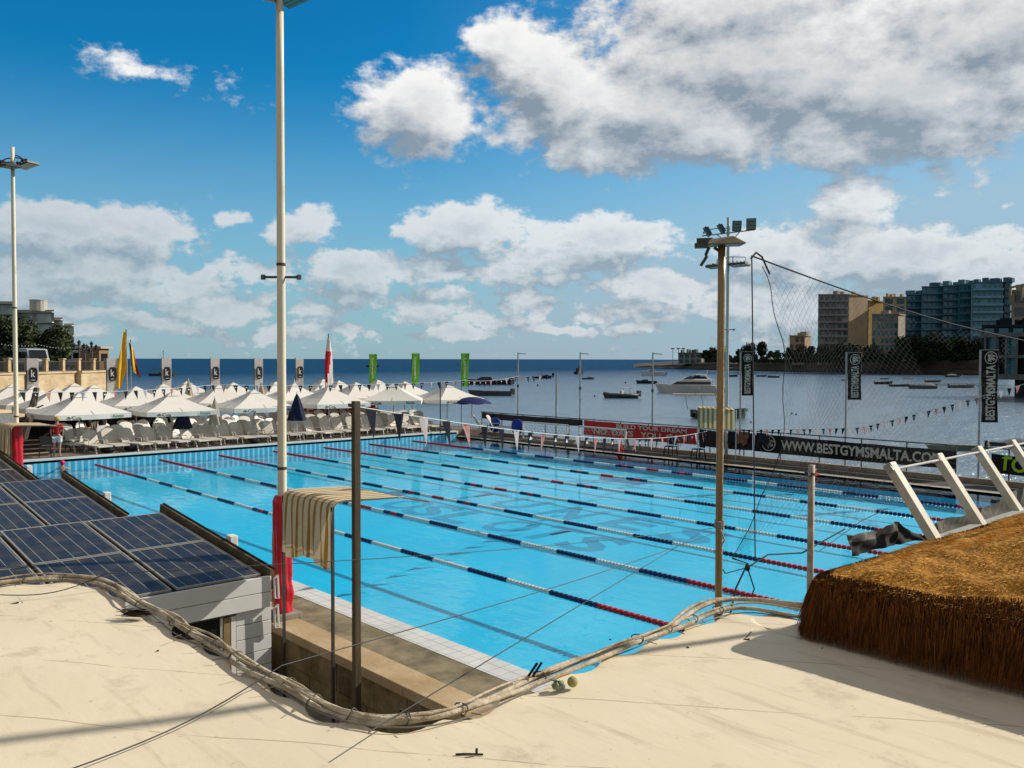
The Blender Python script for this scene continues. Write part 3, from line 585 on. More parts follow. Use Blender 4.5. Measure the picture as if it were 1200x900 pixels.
# ================================================================ tall masts with floodlights and red pads
polem=M('mast_paint',(.86,.78,.58),(.6,.46,.26),rough=.38,spec=.5,ns=2.2,amt=.9,contrast=(.56,.72),stretch=(1,1,.5))
glassm=M('lamp_glass',(.14,.2,.16),(.08,.12,.09),rough=.2,spec=.6,ns=6)
def mast(lab,x,y,top,r,lights,cross=None,zb=DK,pad=None,mt=polem,base=1):
    t=thing('floodlight_mast',lab,'mast',(x,y,zb))
    s=MB(); n=9; s.tube([(x,y,zb+(top-zb)*i/n) for i in range(n+1)],[r*(1.08-.22*i/n) for i in range(n+1)],20); s.build('pole',mt,t,smooth=True)
    if base:
        s=MB(); s.cbox((x,y,zb+.06),(.5,.5,.12)); s.build('base_plate',concrete,t,bevel=.02)
        for zb_,k_ in ((2.75,1.12),(6.4,1.06)): s=MB(); s.tube([(x,y,zb_),(x,y,zb_+.05)],r*k_,20); s.build('band',dsteel,t)
    if cross:
        s=MB(); d=Vector((RT.x,RT.y,0)); c=Vector((x,y,cross)); s.tube([c-d*.32,c+d*.32],.022,8); s.cbox(c+d*.32,(.06,.06,.09)); s.cbox(c-d*.32,(.06,.06,.09)); s.build('cross_bar',dsteel,t)
    for (dx,dy,dz,rz,tilt,w,h) in lights:
        c=Vector((x,y,top))+RT*dx+Vector((FW.x,FW.y,0)).normalized()*dy+Vector((0,0,dz))
        mt_=Matrix.Rotation(rz,3,'Z')@Matrix.Rotation(tilt,3,'Y')
        s=MB(); s.cbox(c,(w,h,.05),mat=mt_)
        for i in range(5): s.cbox(c+mt_@Vector((-w/2+w*(i+.5)/5,0,.04)),(.02,h*.9,.05),mat=mt_)
        s.cbox(c+mt_@Vector((0,0,.1)),(w*.4,h*.3,.1),mat=mt_)
        f=s.build('floodlight',dsteel,t,bevel=.004)
        s=MB()
        for i in range(3): s.cbox(c+mt_@Vector((0,h*(-.31+.31*i),-.032)),(w*.86,h*.26,.012),mat=mt_)
        s.build('lamp_glass',glassm,f)
        s=MB(); a0=Vector((x,y,c.z+.25)); s.tube([a0,(a0+c)/2+Vector((0,0,.1)),c+mt_@Vector((0,0,.12))],.022,6); s.build('bracket',dsteel,f)
    if pad:
        z0,z1,w,hx=pad; s=MB()
        def fn(a,b):
            th=2*math.pi*a; wr=.015*math.sin(b*31+th*2)*(1 if b<.35 else .15)+.006*math.sin(th*9+b*7); e=5
            c_,s_=math.cos(th),math.sin(th); rr=1/((abs(c_)**e+abs(s_)**e)**(1/e)); k=1-.25*max(0,(b-.96)/.04)
            return (x+rr*c_*(w+wr)*k,y+rr*s_*(w+wr)*k,z0+(z1-z0)*b)
        s.grid(fn,40,40); s.grid(lambda a,b:(x+(r+(w*.75-r)*b)*math.cos(2*math.pi*a),y+(r+(w*.75-r)*b)*math.sin(2*math.pi*a),z1),24,1)
        s.build('pad',red,t,smooth=True)
    return t
MA=(uy(329.8,400,-1.98).x,-1.98)
mast('tall cream floodlight mast rising out of frame from a red padded foot',MA[0],MA[1],11.1,.078,[(-.28,-.1,.05,.9,R(12),.5,.36),(.25,.1,.06,.5,-R(14),.5,.36),(-.1,.35,.2,.2,R(8),.5,.36)],6.2,pad=(.06,2.28,.15,.2))
MBP=uz(20,586,DK); bx,by=12.4,-2.0
q=uy(20,560,-2.0); bx=q.x
q=uy(21.5,172,-2.0); 
mast('shorter looking cream floodlight mast at the left edge with a red pad',bx,-2.0,q.z+.12,.07,[(-.32,-.15,-.62,.9,R(10),.62,.5),(.42,.1,-.58,.5,-R(12),.62,.5),(.1,-.35,-.72,.2,R(2),.6,.5),(.3,.2,-.5,1.2,-R(6),.5,.4)],None,pad=(.06,2.45,.17,.2))
qd=uz(851,537,DK); qt=ux(855,255,qd.x)
mD=mast('pale grey floodlight mast with a thin cross bar behind the ochre lamp post',qd.x,qd.y,qt.z,.08,[(-1.15,0,-.75,0,0,.05,.05),],6.15,mt=M('pale_grey_mast',(.5,.54,.5),(.38,.42,.39),rough=.4,ns=3),base=0)
dx_=Vector((RT.x,RT.y,0)); dfw=Vector((FW.x,FW.y,0)).normalized(); top=Vector((qd.x,qd.y,qt.z))
s=MB(); a=top+dx_*(-1.25)+Vector((0,0,-.88)); b=top+dx_*1.25+Vector((0,0,-.58)); s.tube([a,b],.03,8); s.tube([a.lerp(b,.72),top+Vector((0,0,-1.3))],.025,6); s.tube([a.lerp(b,.28),top+Vector((0,0,-1.2))],.025,6); s.build('lamp_arm',steel,mD)
def flood(parent,c,w,h,face,tiltx,n=3):
    """a floodlight facing 'face' (unit vector)"""
    z=Vector(face).normalized(); x=Vector((0,0,1)).cross(z).normalized() if abs(z.z)<.95 else Vector((1,0,0)); y=z.cross(x); mt_=Matrix((x,y,z)).transposed()
    s=MB(); s.cbox(c,(w,h,.1),mat=mt_)
    for i in range(5): s.cbox(Vector(c)-z*.09+x*(w*(-.4+.2*i)),(.02,h*.8,.09),mat=mt_)
    f=s.build('floodlight',dsteel,parent,bevel=.005)
    s=MB()
    for i in range(n): s.cbox(Vector(c)+z*.055+y*(h*(-.33+.33*i)),(w*.85,h*.26,.014),mat=mt_)
    s.build('lamp_glass',glassm,f)
v=lambda *p: top+dx_*p[0]+dfw*p[1]+Vector((0,0,p[2]))
flood(mD,v(.38,-.1,-.42),.42,.5,-dfw+Vector((0,0,-.2)),0); flood(mD,v(1.05,-.1,-.33),.45,.55,-dfw+dx_*-.3+Vector((0,0,.15)),0)
flood(mD,v(-.35,0,-.55),.4,.5,-dx_+Vector((0,0,-.6)),0); flood(mD,v(-1.0,0,-.68),.4,.5,-dx_+Vector((0,0,-.6)),0)
flood(mD,v(.45,-.3,-2.25),.95,.5,Vector((0,0,-1))-dfw*.25,0); flood(mD,v(-.7,-.3,-2.35),.75,.45,Vector((0,0,-1))-dfw*.2,0)
s=MB(); 
for dx2 in (.15,.75): s.tube([v(dx2,-.3,-2.2),v(dx2,-.3,-1.9),v(.05,0,-1.85)],.02,6)
s.tube([v(-.6,-.3,-2.3),v(-.55,-.2,-2.0),v(-.05,0,-1.9)],.02,6); s.build('bracket',dsteel,mD)
# ochre lamp post near the pool end (steel pipe lower half, lamp shelf on top)
pc=(35.8,uz(842,800,0).y*0+ux(843,600,35.8).y); qt=ux(844,286,pc[0]); tz=qt.z
t=thing('lamp_post','weathered ochre lamp post with a flat lamp head rising from behind the pale sheet edge','lamp post',(pc[0],pc[1],DK))
ochre=M('ochre_pole_paint',(.46,.32,.15),(.20,.13,.06),rough=.28,metal=.45,spec=.5,ns=3,amt=.9,stretch=(1,1,.25))
s=MB(); n=10; s.tube([(pc[0],pc[1],DK+(tz-DK)*i/n) for i in range(n+1)],.042,18); s.build('pole',ochre,t,smooth=True)
c=Vector((pc[0],pc[1],tz)); v=lambda a,b,d: c+(dx_*a+dfw*b+Vector((0,0,d)))*.72
s=MB(); s.hexa([v(-.27,-.2,-.02),v(.35,-.2,0),v(.35,.2,0),v(-.27,.2,-.02),v(-.2,-.12,.07),v(.16,-.12,.12),v(.16,.12,.12),v(-.2,.12,.07)]); hd=s.build('lamp_head',M('aged_cream_lamp',(.42,.36,.24),(.25,.2,.12),rough=.6,ns=6),t,bevel=.008)
s=MB(); s.hexa([v(-.25,-.18,-.03),v(.33,-.18,-.012),v(.33,.18,-.012),v(-.25,.18,-.03),v(-.25,-.18,-.022),v(.33,-.18,-.004),v(.33,.18,-.004),v(-.25,.18,-.022)]); s.build('lamp_glass',glassm,hd)
s=MB(); s.cbox(v(-.27,0,.05),(.18,.1,.06),rot=.6); s.cbox(v(-.34,-.05,-.03),(.14,.12,.05),rot=.6); s.tube([v(-.2,0,-.05),v(-.25,0,-.16),v(-.24,0,-.2),v(-.33,0,-.34)],.018,6); s.tube([v(-.12,0,-.05),v(-.05,0,-.1),v(.05,0,-.06)],.02,6); s.build('bracket',dsteel,t)
rope=M('grubby_rope',(.45,.4,.3),(.25,.2,.13),rough=.9,ns=30)
for zc in (tz-(557-286)/FPX*12.4,tz-(645-286)/FPX*12.4):
    s=MB()
    for k in range(4): s.tube([(pc[0]+.05*math.cos(a_*.52),pc[1]+.05*math.sin(a_*.52),zc+k*.028+.01*math.sin(a_)) for a_ in range(13)],.011,5)
    s.tube([(pc[0]+.06,pc[1]-.06,zc),(pc[0]+.1,pc[1]-.04,zc-.12),(pc[0]+.08,pc[1]-.08,zc-.18)],.01,5)
    s.build('rope_wrap',rope,t)

# short pale post at the pool end
q=ux(951,545,35.85); t=thing('post','short weathered white pipe post at the pool end, behind the thatch','post',(35.85,q.y,DK))
s=MB(); s.tube([(35.85,q.y,DK),(35.85,q.y,q.z)],.043,14); s.build('pipe',M('peeling_white',(.55,.5,.4),(.32,.24,.14),rough=.6,ns=7,amt=1),t,smooth=True)
s=MB(); s.tube([(35.85,q.y,q.z-.13),(35.85,q.y,q.z-.1)],.05,14); s.cbox((35.85,q.y-.09,q.z-.1),(.05,.08,.06)); s.build('clamp',dsteel,t)
PE=(35.85,q.y,q.z)
# dark timber-like post carrying the pennant string
q=uy(417,470,-2.55); t=thing('post','tall dark weathered square post in front of the brown stone wall','post',(q.x,-2.55,-1.0))
s=MB(); n=8; s.beam((q.x,-2.55,-1),(q.x,-2.55,q.z),.105,.09); s.build('shaft',M('weathered_post',(.13,.10,.055),(.05,.04,.022),rough=.6,ns=2.5,amt=1,stretch=(3,3,.4),bump=.3,bs=25),t,bevel=.006)
s=MB(); s.cbox((q.x,-2.62,q.z-.06),(.16,.03,.05)); s.build('bracket',dsteel,t); PF=Vector((q.x,-2.55,q.z))
# ================================================================ striped awnings
stc=M('stripe_cream',(.76,.64,.42),(.64,.52,.33),rough=.85,trans=.15,ns=3); sto=M('stripe_ochre',(.40,.22,.05),(.3,.16,.035),rough=.85,trans=.15,ns=3)
def awning(lab,a,b,yb,ztop,drop,zb,n=17,tip=None,canopy=True):
    """a,b: x of the two legs (front line at y=yb); canopy runs back over the pool"""
    t=thing('awning',lab,'awning',((a+b)/2,yb,zb),'striped awnings hooked beside the masts')
    s=MB(); 
    for x in (a,b): s.beam((x,yb+.015,zb),(x,yb+.015,ztop-.08),.04,.04)
    s.build('leg',dsteel,t)
    s=MB()
    L=1.25
    for x in (a,b): s.tube([(x,yb+.02,ztop-.25),(x,yb+.03,ztop-.1),(x,yb+.1,ztop-.02),(x,yb+.22,ztop-.008),(x,yb+L+(.1 if x==b else .0),ztop-.06)],.016,8)
    s.tube([(a,yb+L,ztop-.06),(b,yb+L+.1,ztop-.06)],.014,8); s.tube([(a,yb+.04,ztop-.05),(b,yb+.04,ztop-.05)],.014,8)
    if tip: s.tube([(b,yb+L+.08,ztop-.07),tip],.014,6)
    s.build('frame',M('awning_frame',(.5,.44,.34),rough=.5,ns=8),t)
    s=MB(); N_=n
    prof=[(-.02,-drop),(-.025,-drop*.75),(-.02,-drop*.5),(-.015,-drop*.25),(0,-.1),(.03,-.035),(.1,0),(.22,.01),(.5,0),(.8,-.02),(L,-.04)]
    for i in range(N_):
        s.mi=i%2
        for j in range(len(prof)-1):
            for k in range(3):
                def pt(u_,jj):
                    y_,z_=prof[jj]; f=max(0,1-jj/4); return (a+(b-a)*(u_+ .0)+.02*math.sin(u_*40+jj)*f, yb+y_+.03*f*math.sin(u_*33+jj*.6), ztop+z_+(-.05*f*math.sin(u_*9)) )
                eb=lambda q_: q_+(.3 if q_%2==1 else 0)
                u0,u1=[(eb(i)+(eb(i+1)-eb(i))*q_)/N_ for q_ in (k/3,(k+1)/3)]; s.face(pt(u0,j),pt(u1,j),pt(u1,j+1),pt(u0,j+1))
    s.build('striped_cloth',[stc,sto],t,smooth=False)
    return t
awning('large striped cream and ochre awning draped over a frame beside the tall mast',28.2,29.78,-2.5,2.53,1.02,-1.0,tip=(30.3,-1.0,2.44))
awning('striped awning half cut off by the left picture edge near the left mast',8.3,9.9,-2.5,2.56,1.0,-1.0,tip=(11.4,-1.1,2.5)) 
q1=uy(818,478,24.6); q2=uy(861,504,24.6)
t=thing('awning','small striped cream and ochre awning panel in front of the pale grey mast','awning',((q1.x+q2.x)/2,24.6,DK),'striped awnings hooked beside the masts')
s=MB()
for x in (q1.x,q2.x+.05): s.beam((x,24.62,DK),(x,24.62,q1.z),.035,.035)
s.beam((q1.x,24.62,q2.z-.04),(q2.x,24.62,q2.z-.04),.04,.06); s.build('leg',steel,t)
s=MB(); n=16
for i in range(n):
    s.mi=(i+1)%2; x0=q1.x+(q2.x-q1.x)*i/n; x1=q1.x+(q2.x-q1.x)*(i+1)/n
    s.face((x0,24.6,q2.z),(x1,24.6,q2.z),(x1,24.6,q1.z),(x0,24.6,q1.z)); s.face((x0,24.6,q1.z),(x1,24.6,q1.z),(x1-.9,25.7,q1.z+.02),(x0-.9,25.7,q1.z+.02))
s.build('striped_cloth',[stc,sto],t)
# ================================================================ sheds with solar panels
siding=M('grey_siding',(.74,.74,.70),(.64,.64,.60),rough=.5,ns=1.2,amt=.6,spec=.4)
framem=M('aluminium_frame',(.52,.49,.42),(.38,.34,.27),rough=.4,metal=.4,ns=6)
parm=M('parapet_flashing',(.17,.13,.07),(.08,.06,.03),rough=.8,ns=3.5,amt=1,bump=.4,bs=14,det=8)
mcell,nt=newmat('solar_cells'); o_=N(nt,'ShaderNodeOutputMaterial'); p=N(nt,'ShaderNodeBsdfPrincipled'); nt.links.new(p.outputs[0],o_.inputs[0]); tc=N(nt,'ShaderNodeTexCoord'); sp=N(nt,'ShaderNodeSeparateXYZ'); nt.links.new(tc.outputs['Object'],sp.inputs[0])
fy=math_(nt,'FRACT',math_(nt,'DIVIDE',math_(nt,'ADD',sp.outputs[1],100-.0065),.2385)); l1=math_(nt,'LESS_THAN',fy,.035)
fx=math_(nt,'FRACT',math_(nt,'DIVIDE',math_(nt,'ADD',sp.outputs[0],100),.225)); l2=math_(nt,'LESS_THAN',fx,.03)
fb=math_(nt,'FRACT',math_(nt,'DIVIDE',math_(nt,'ADD',sp.outputs[0],100),.075)); l3=math_(nt,'LESS_THAN',fb,.1)
nz=N(nt,'ShaderNodeTexNoise'); nz.inputs['Scale'].default_value=2.2; nz.inputs['Detail'].default_value=7; nt.links.new(tc.outputs['Object'],nz.inputs[0])
wnz=N(nt,'ShaderNodeTexVoronoi'); wnz.inputs['Scale'].default_value=22; nt.links.new(tc.outputs['Object'],wnz.inputs[0])
c=mixc(nt,nz.outputs[0],(.012,.013,.020),(.034,.033,.038)); c=mixc(nt,math_(nt,'MULTIPLY',wnz.outputs['Distance'],.25),c,(.022,.023,.032))
c=mixc(nt,math_(nt,'MULTIPLY',l3,.12),c,(.4,.4,.4)); c=mixc(nt,math_(nt,'MULTIPLY',l2,.18),c,(.3,.32,.34)); c=mixc(nt,math_(nt,'MULTIPLY',l1,.75),c,(.55,.54,.5))
du=N(nt,'ShaderNodeMapRange'); du.inputs[1].default_value=.45; du.inputs[2].default_value=.8; du.inputs[4].default_value=.35; nt.links.new(nz.outputs[0],du.inputs[0]); c=mixc(nt,du.outputs[0],c,(.2,.17,.13))
nt.links.new(c,p.inputs['Base Color']); rg=math_(nt,'MULTIPLY_ADD',nz.outputs[0],.35,.15); nt.links.new(rg,p.inputs['Roughness']); p.inputs['Specular IOR Level'].default_value=.12
def shed(xn,lab,full):
    t=thing('shed',lab,'shed',(xn-2.4,-6,-1.0)); xf=xn-4.75; zn=1.12; sl=.102
    Z=lambda x:zn+sl*(xn-x)
    s=MB(); s.hexa([(xf,-20,Z(xf)-.28),(xn-.02,-20,zn-.2),(xn-.02,-2.72,zn-.2),(xf,-2.72,Z(xf)-.28),(xf,-20,Z(xf)-.1),(xn-.02,-20,zn-.08),(xn-.02,-2.72,zn-.08),(xf,-2.72,Z(xf)-.1)]); s.build('roof',M('roof_felt',(.09,.08,.06),ns=4),t)
    # front cladding boards
    s=MB(); 
    zz=zn-.015
    for i in range(7):
        z1=zz-.005; z0=zz-.262 if i<2 else zz-.245; 
        if i<2: s.box(xn-.02,xn+.06,-20,-2.66,z0+.006,z1)
        else:
            s.box(xn-.09,xn-.04+.002*i,-3.24,-2.62,z0+.006,z1); s.box(xn-.09,xn-.04,-20,-5.2,z0+.006,z1)
        zz=z0
    s.build('cladding',siding,t,bevel=.006)
    s=MB(); s.box(xn-.13,xn-.095,-20,-2.63,-1.0,zn-.2); s.box(xf,xn-.1,-2.7,-2.63,-1,zn-.2); s.build('wall',M('shed_wall',(.28,.27,.24),ns=3),t)
    if full:
        wn=thing('w','','x') if False else None
        s=MB(); s.box(xn-.09,xn-.03,-3.33,-3.25,-.6,.52); s.box(xn-.09,xn-.05,-3.5,-3.46,-.6,.52); s.build('window_frame',wplast,t)
        s=MB(); s.box(xn-.085,xn-.035,-3.45,-3.34,-.6,.52); s.build('post',M('shed_post',(.3,.22,.1),(.2,.14,.07),ns=5),t)
        s=MB(); s.box(xn-.093,xn-.07,-4.4,-3.51,-.6,.52); s.build('window',M('dark_window',(.02,.022,.02),rough=.1,spec=.6),t)
        s=MB()
        for k in range(2): s.tube([(xn+.07,-2.55,1.1-.5*k),(xn+.07,-2.62,1.05-.5*k),(xn+.07,-2.6,.72-.5*k),(xn+.07,-2.53,.7-.5*k),(xn+.07,-2.55,1.1-.5*k)],.02,5)
        s.build('wall_bracket',wplast,t)
    # parapet board along the pool side
    s=MB(); s.hexa([(xf-.1,-2.7,Z(xf)-.25),(xn+.05,-2.7,zn-.25),(xn+.05,-2.6,zn-.25),(xf-.1,-2.6,Z(xf)-.25),(xf-.1,-2.68,Z(xf)+.1),(xn+.05,-2.68,zn+.09),(xn+.05,-2.62,zn+.09),(xf-.1,-2.62,Z(xf)+.1)]); s.build('parapet',parm,t,bevel=.01)
    s=MB(); s.hexa([(xf-.1,-2.62,Z(xf)+.08),(xn+.05,-2.62,zn+.07),(xn+.05,-2.585,zn+.07),(xf-.1,-2.585,Z(xf)+.08),(xf-.1,-2.62,Z(xf)+.115),(xn+.05,-2.62,zn+.105),(xn+.05,-2.585,zn+.105),(xf-.1,-2.585,Z(xf)+.115)]); s.build('flashing',black,t)
    s=MB(); s.box(xn-1.95,xn-1.75,-2.56,-2.4,zn+.05,zn+.36); s.build('vent_pipe',wplast,t,bevel=.02)
    return Z
def panel(x0,x1,y0,y1,Z,first=[]):
    # a framed panel lying on the sloped roof (rails, cells)
    if not first:
        t=thing('solar_panel','dark blue solar panel on the stepped shed roofs, one of the regular grid','solar panel',(0,0,0),'solar panels on the shed roofs')
        L,W=2.2,1.42; e=.028
        s=MB(); s.box(0,L,0,e,-.035,.004); s.box(0,L,W-e,W,-.035,.004); s.box(0,e,e,W-e,-.035,.003); s.box(L-e,L,e,W-e,-.035,.003); s.build('frame',framem,t)
        s=MB(); s.box(e,L-e,e,W-e,-.02,-.002); s.build('cells',mcell,t)
        first.append(t); o=t; TREE[t.name]=[(c,[]) for c in t.children]
    else: o=dup(first[0],(0,0,0))
    o.location=(x0,y0,Z(x0)+.0); o.rotation_euler=(0,math.atan(.102),0); return o
for i,(xn,lab) in enumerate(((28.04,'nearest shed with pale grey plank front and solar panels, beside the stone wall'),(21.04,'middle shed with solar roof, one step behind the nearest shed'),(13.9,'farthest shed with solar roof at the left edge by the red padded mast'))):
    Z=shed(xn,lab,i==0)
    for r in range(2):
        for k in range(5 if i==0 else 3):
            y1=-2.78-1.5*k; panel(xn-.03-2.24*(r+1),0,y1-1.42,0,Z)
# ================================================================ foreground sheet roof
cream=(.70,.60,.43)
m,nt=newmat('cream_sheet'); o_=N(nt,'ShaderNodeOutputMaterial'); p=N(nt,'ShaderNodeBsdfPrincipled'); nt.links.new(p.outputs[0],o_.inputs[0]); tc=N(nt,'ShaderNodeTexCoord'); p.inputs['Roughness'].default_value=.62; p.inputs['Specular IOR Level'].default_value=.125
def NZ(sc_,det=6,rgh=.6,st=(1,1,1),rot=0):
    mp=N(nt,'ShaderNodeMapping'); mp.inputs['Scale'].default_value=st; mp.inputs['Rotation'].default_value=(0,0,rot); nt.links.new(tc.outputs['Object'],mp.inputs[0])
    n=N(nt,'ShaderNodeTexNoise'); n.inputs['Scale'].default_value=sc_; n.inputs['Detail'].default_value=det; n.inputs['Roughness'].default_value=rgh; nt.links.new(mp.outputs[0],n.inputs[0]); return n.outputs[0]
def MR(x,a,b,c_=0,d=1):
    r=N(nt,'ShaderNodeMapRange'); r.inputs[1].default_value=a; r.inputs[2].default_value=b; r.inputs[3].default_value=c_; r.inputs[4].default_value=d; nt.links.new(x,r.inputs[0]); return r.outputs[0]
c=mixc(nt,MR(NZ(.9),.35,.7,0,.7),(.81,.71,.515),(.75,.64,.445))
c=mixc(nt,MR(NZ(2.2,8,.7),.55,.72,0,.6),c,(.42,.34,.22))
c=mixc(nt,MR(NZ(1.1,5,.6,(1,9,1),R(-38)),.56,.70,0,.55),c,(.52,.43,.29))
c=mixc(nt,MR(NZ(26,3,.5),.68,.78,0,.5),c,(.28,.2,.12))
c=mixc(nt,MR(NZ(5,8,.75,(1,2.5,1),R(-30)),.6,.68,0,.35),c,(.92,.85,.7))
spx=N(nt,'ShaderNodeMapping'); spx.inputs['Rotation'].default_value=(0,0,R(52)); nt.links.new(tc.outputs['Object'],spx.inputs[0]); s2=N(nt,'ShaderNodeSeparateXYZ'); nt.links.new(spx.outputs[0],s2.inputs[0])
wob=math_(nt,'MULTIPLY',NZ(.8,2),.12); seam=math_(nt,'LESS_THAN',math_(nt,'FRACT',math_(nt,'DIVIDE',math_(nt,'ADD',math_(nt,'ADD',s2.outputs[0],wob),50),.62)),.012)
c=mixc(nt,math_(nt,'MULTIPLY',math_(nt,'MULTIPLY',seam,MR(NZ(3),.38,.52)),.8),c,(.38,.31,.2)); nt.links.new(c,p.inputs['Base Color'])
bb=math_(nt,'ADD',math_(nt,'MULTIPLY',NZ(2.2,5,.55,(1,2.2,1),R(-40)),1.0),math_(nt,'MULTIPLY',NZ(45,3),.045)); bp=N(nt,'ShaderNodeBump'); bp.inputs['Strength'].default_value=.22; bp.inputs['Distance'].default_value=.02; nt.links.new(bb,bp.inputs['Height']); nt.links.new(bp.outputs[0],p.inputs['Normal'])
CZ=3.28
EX,EY,LX=38.9,-7.68,35.3   # edges of the sheet: corner of the open well and the left end
rc=.42
def hole(x,y):
    qx,qy=EX-x,y-EY          # inside hole when both > 0
    # hole = (x<EX and y>EY) or x<LX ; rounded
    if qx>0 and qy>0: d1=-min(qx,qy)
    else: d1=math.hypot(max(-qx,0),max(-qy,0)) if (qx<0 and qy<0) else max(-qx,-qy)
    return d1
# boundary path: from the left, along y=EY to the corner, then along x=EX to the thatch
path=[]
def addp(x,y): path.append(Vector((x,y,0)))
for i in range(30): addp(LX+.0+.06*math.sin(i*.3),-20+i*.4)
for i in range(10):
    a=math.pi-(i/9)*math.pi/2; addp(LX+.5+.5*math.cos(a)*1.0,-8.2+.5*math.sin(a))
for i in range(1,26): addp(LX+.5+(EX-rc-LX-.5)*i/26,-7.70+.018*math.sin(i*.9))
for i in range(10):
    a=-math.pi/2+(i/9)*math.pi/2; addp(EX-rc+rc*math.cos(a),-7.70+rc+rc*math.sin(a)) 
for (px,py) in ((610,806),(680,779),(740,755),(790,737),(815,727)): 
    q=uz(px,py,3.3); addp(q.x,q.y)
for (px,py) in ((840,718),(860,713),(890,713),(915,719),(940,722),(965,722)):
    q=uz(px,py,3.3); addp(q.x,q.y)
addp(39.5,-4.85); addp(40.2,-4.75); addp(41,-4.7)
# resample
def resample(p,st):
    out=[p[0].copy()]; acc=0
    for a_,b_ in zip(p,p[1:]):
        L=(b_-a_).length
        while acc+L>=st:
            t_=(st-acc)/L; a_=a_.lerp(b_,t_); out.append(a_.copy()); L=(b_-a_).length; acc=0
        acc+=L
    return out
path=resample(path,.05)
# smooth
for _ in range(6): path=[path[0]]+[(path[i-1]+path[i]*2+path[i+1])/4 for i in range(1,len(path)-1)]+[path[-1]]
nrm=[]
for i in range(len(path)):
    d=(path[min(i+1,len(path)-1)]-path[max(i-1,0)]).normalized(); nrm.append(Vector((d.y,-d.x,0)))   # to the sheet side
def wrk(x,y,d=1):
    n=noise.noise(Vector((x*.9,y*.9,.3)))*.025+noise.noise(Vector(((x*.74+y*.67)*1.1,(y*.74-x*.67)*3.4,2)))*.007
    return CZ+n*min(1,d*2+.15)
s=MB(); NS=len(path); offs=[-.012,.015,.05,.1,.17,.26,.38,.55]
# edge strip: scalloped between ties, falling a little under the pipes
base=len(s.v)
for i in range(NS):
    sc_=abs(math.sin(i*.05/.36*math.pi)); 
    for j,o in enumerate(offs):
        k=1-j/(len(offs)-1); oo=o+(.055*sc_*k*k); pt=path[i]+nrm[i]*oo
        s.v.append(Vector((pt.x,pt.y,wrk(pt.x,pt.y,o)+(.012-.018*sc_)*k**3*(1 if j else 1))))
W_=len(offs)
for i in range(NS-1):
    for j in range(W_-1): q=base+i*W_+j; s.f.append((q,q+1,q+W_+1,q+W_)); s.m.append(0)
inner=[path[i]+nrm[i]*offs[-1] for i in range(NS)]
# body of the sheet: clean grid clipped by the inner line (delaunay of points)
from mathutils.geometry import delaunay_2d_cdt
step=6; loop=[base+i*W_+W_-1 for i in range(NS)]
pts2=[Vector((s.v[k].x,s.v[k].y)) for k in loop]; outer=[Vector((46,-2)),Vector((46,-20))]
n0=len(pts2); allp=pts2+outer; edges=[(i,i+1) for i in range(n0+1)]+[(n0+1,0)]
from mathutils.geometry import closest_point_on_tri
def inside(x,y):
    c_=False; P_=pts2+outer
    for i in range(len(P_)):
        a_,b_=P_[i],P_[i-1]
        if (a_.y>y)!=(b_.y>y) and x<(b_.x-a_.x)*(y-a_.y)/(b_.y-a_.y)+a_.x: c_=not c_
    return c_
gx=35.4
while gx<45.9:
    gy=-19.9
    while gy<-2.1:
        st=.14
        if inside(gx,gy) and min((abs(gx-q_.x)+abs(gy-q_.y)) for q_ in pts2[::4])>.1: allp.append(Vector((gx+random.uniform(-.02,.02),gy+random.uniform(-.02,.02))))
        gy+=.14
    gx+=.14
vo,eo,fo,*_=delaunay_2d_cdt(allp,edges,[list(range(n0+2))],1,1e-5)
b2=len(s.v); 
for v_ in vo: s.v.append(Vector((v_.x,v_.y,wrk(v_.x,v_.y,1))))
for f_ in fo: s.f.append(tuple(b2+k for k in f_)); s.m.append(0)
sh_=thing('sheet_roof','large cream coated sheet roof stretched over the whole foreground','roof',(40,-9,CZ))
s.build('sheet',m,sh_,smooth=True)
pipem=M('wrapped_pipe',(.62,.54,.40),(.34,.27,.17),rough=.85,ns=9,amt=1,bump=.5,bs=40,det=7,contrast=(.4,.62))
for k,(off,dz,r,sdp) in enumerate(((.008,.022,.012,0),(-.019,.028,.0135,3),(-.042,.020,.009,7),(-.007,.047,.0055,5),(.027,.014,.0035,9))):
    s=MB(); P_=[]
    for i in range(0,NS,2):
        o=off+.012*math.sin(i*.05*3.1+sdp)+.007*math.sin(i*.05*9+sdp*2); bulge=0
        if path[i].y>-5.75 and path[i].x>37 and k in (1,2): bulge=.11*math.sin(max(0,min(1,(path[i].y+5.75)/1.1))*math.pi)
        pt=path[i]+nrm[i]*(o-bulge*.5); P_.append((pt.x,pt.y,CZ+dz+.006*math.sin(i*.3+sdp)+bulge*.35))
    s.tube(P_,r,8); s.build('edge_pipe',pipem if k<4 else M('grey_cable',(.2,.19,.17)),sh_,smooth=True)
s=MB()
for i in range(4,NS-4,5):
    if random.random()<.25: continue
    c_=path[i]; t_=(path[i+1]-path[i-1]).normalized(); nn=nrm[i]; rr=.05
    pts=[]
    for a_ in range(15):
        th=a_/14*2*math.pi; pts.append(c_+nn*(-.018+.037*math.cos(th))+t_*(.01*math.sin(th*2))+Vector((0,0,CZ+.027+.024*math.sin(th))))
    s.tube(pts,.0032,4); 
    e=c_+nn*.045+Vector((0,0,CZ+.03)); s.tube([e,e+nn*random.uniform(.02,.06)+t_*random.uniform(-.03,.03)+Vector((0,0,random.uniform(-.01,.01)))],.0022,4)
s.build('tie',M('rusty_tie',(.035,.03,.022),(.16,.13,.09),rough=.8,ns=20,amt=1),sh_)
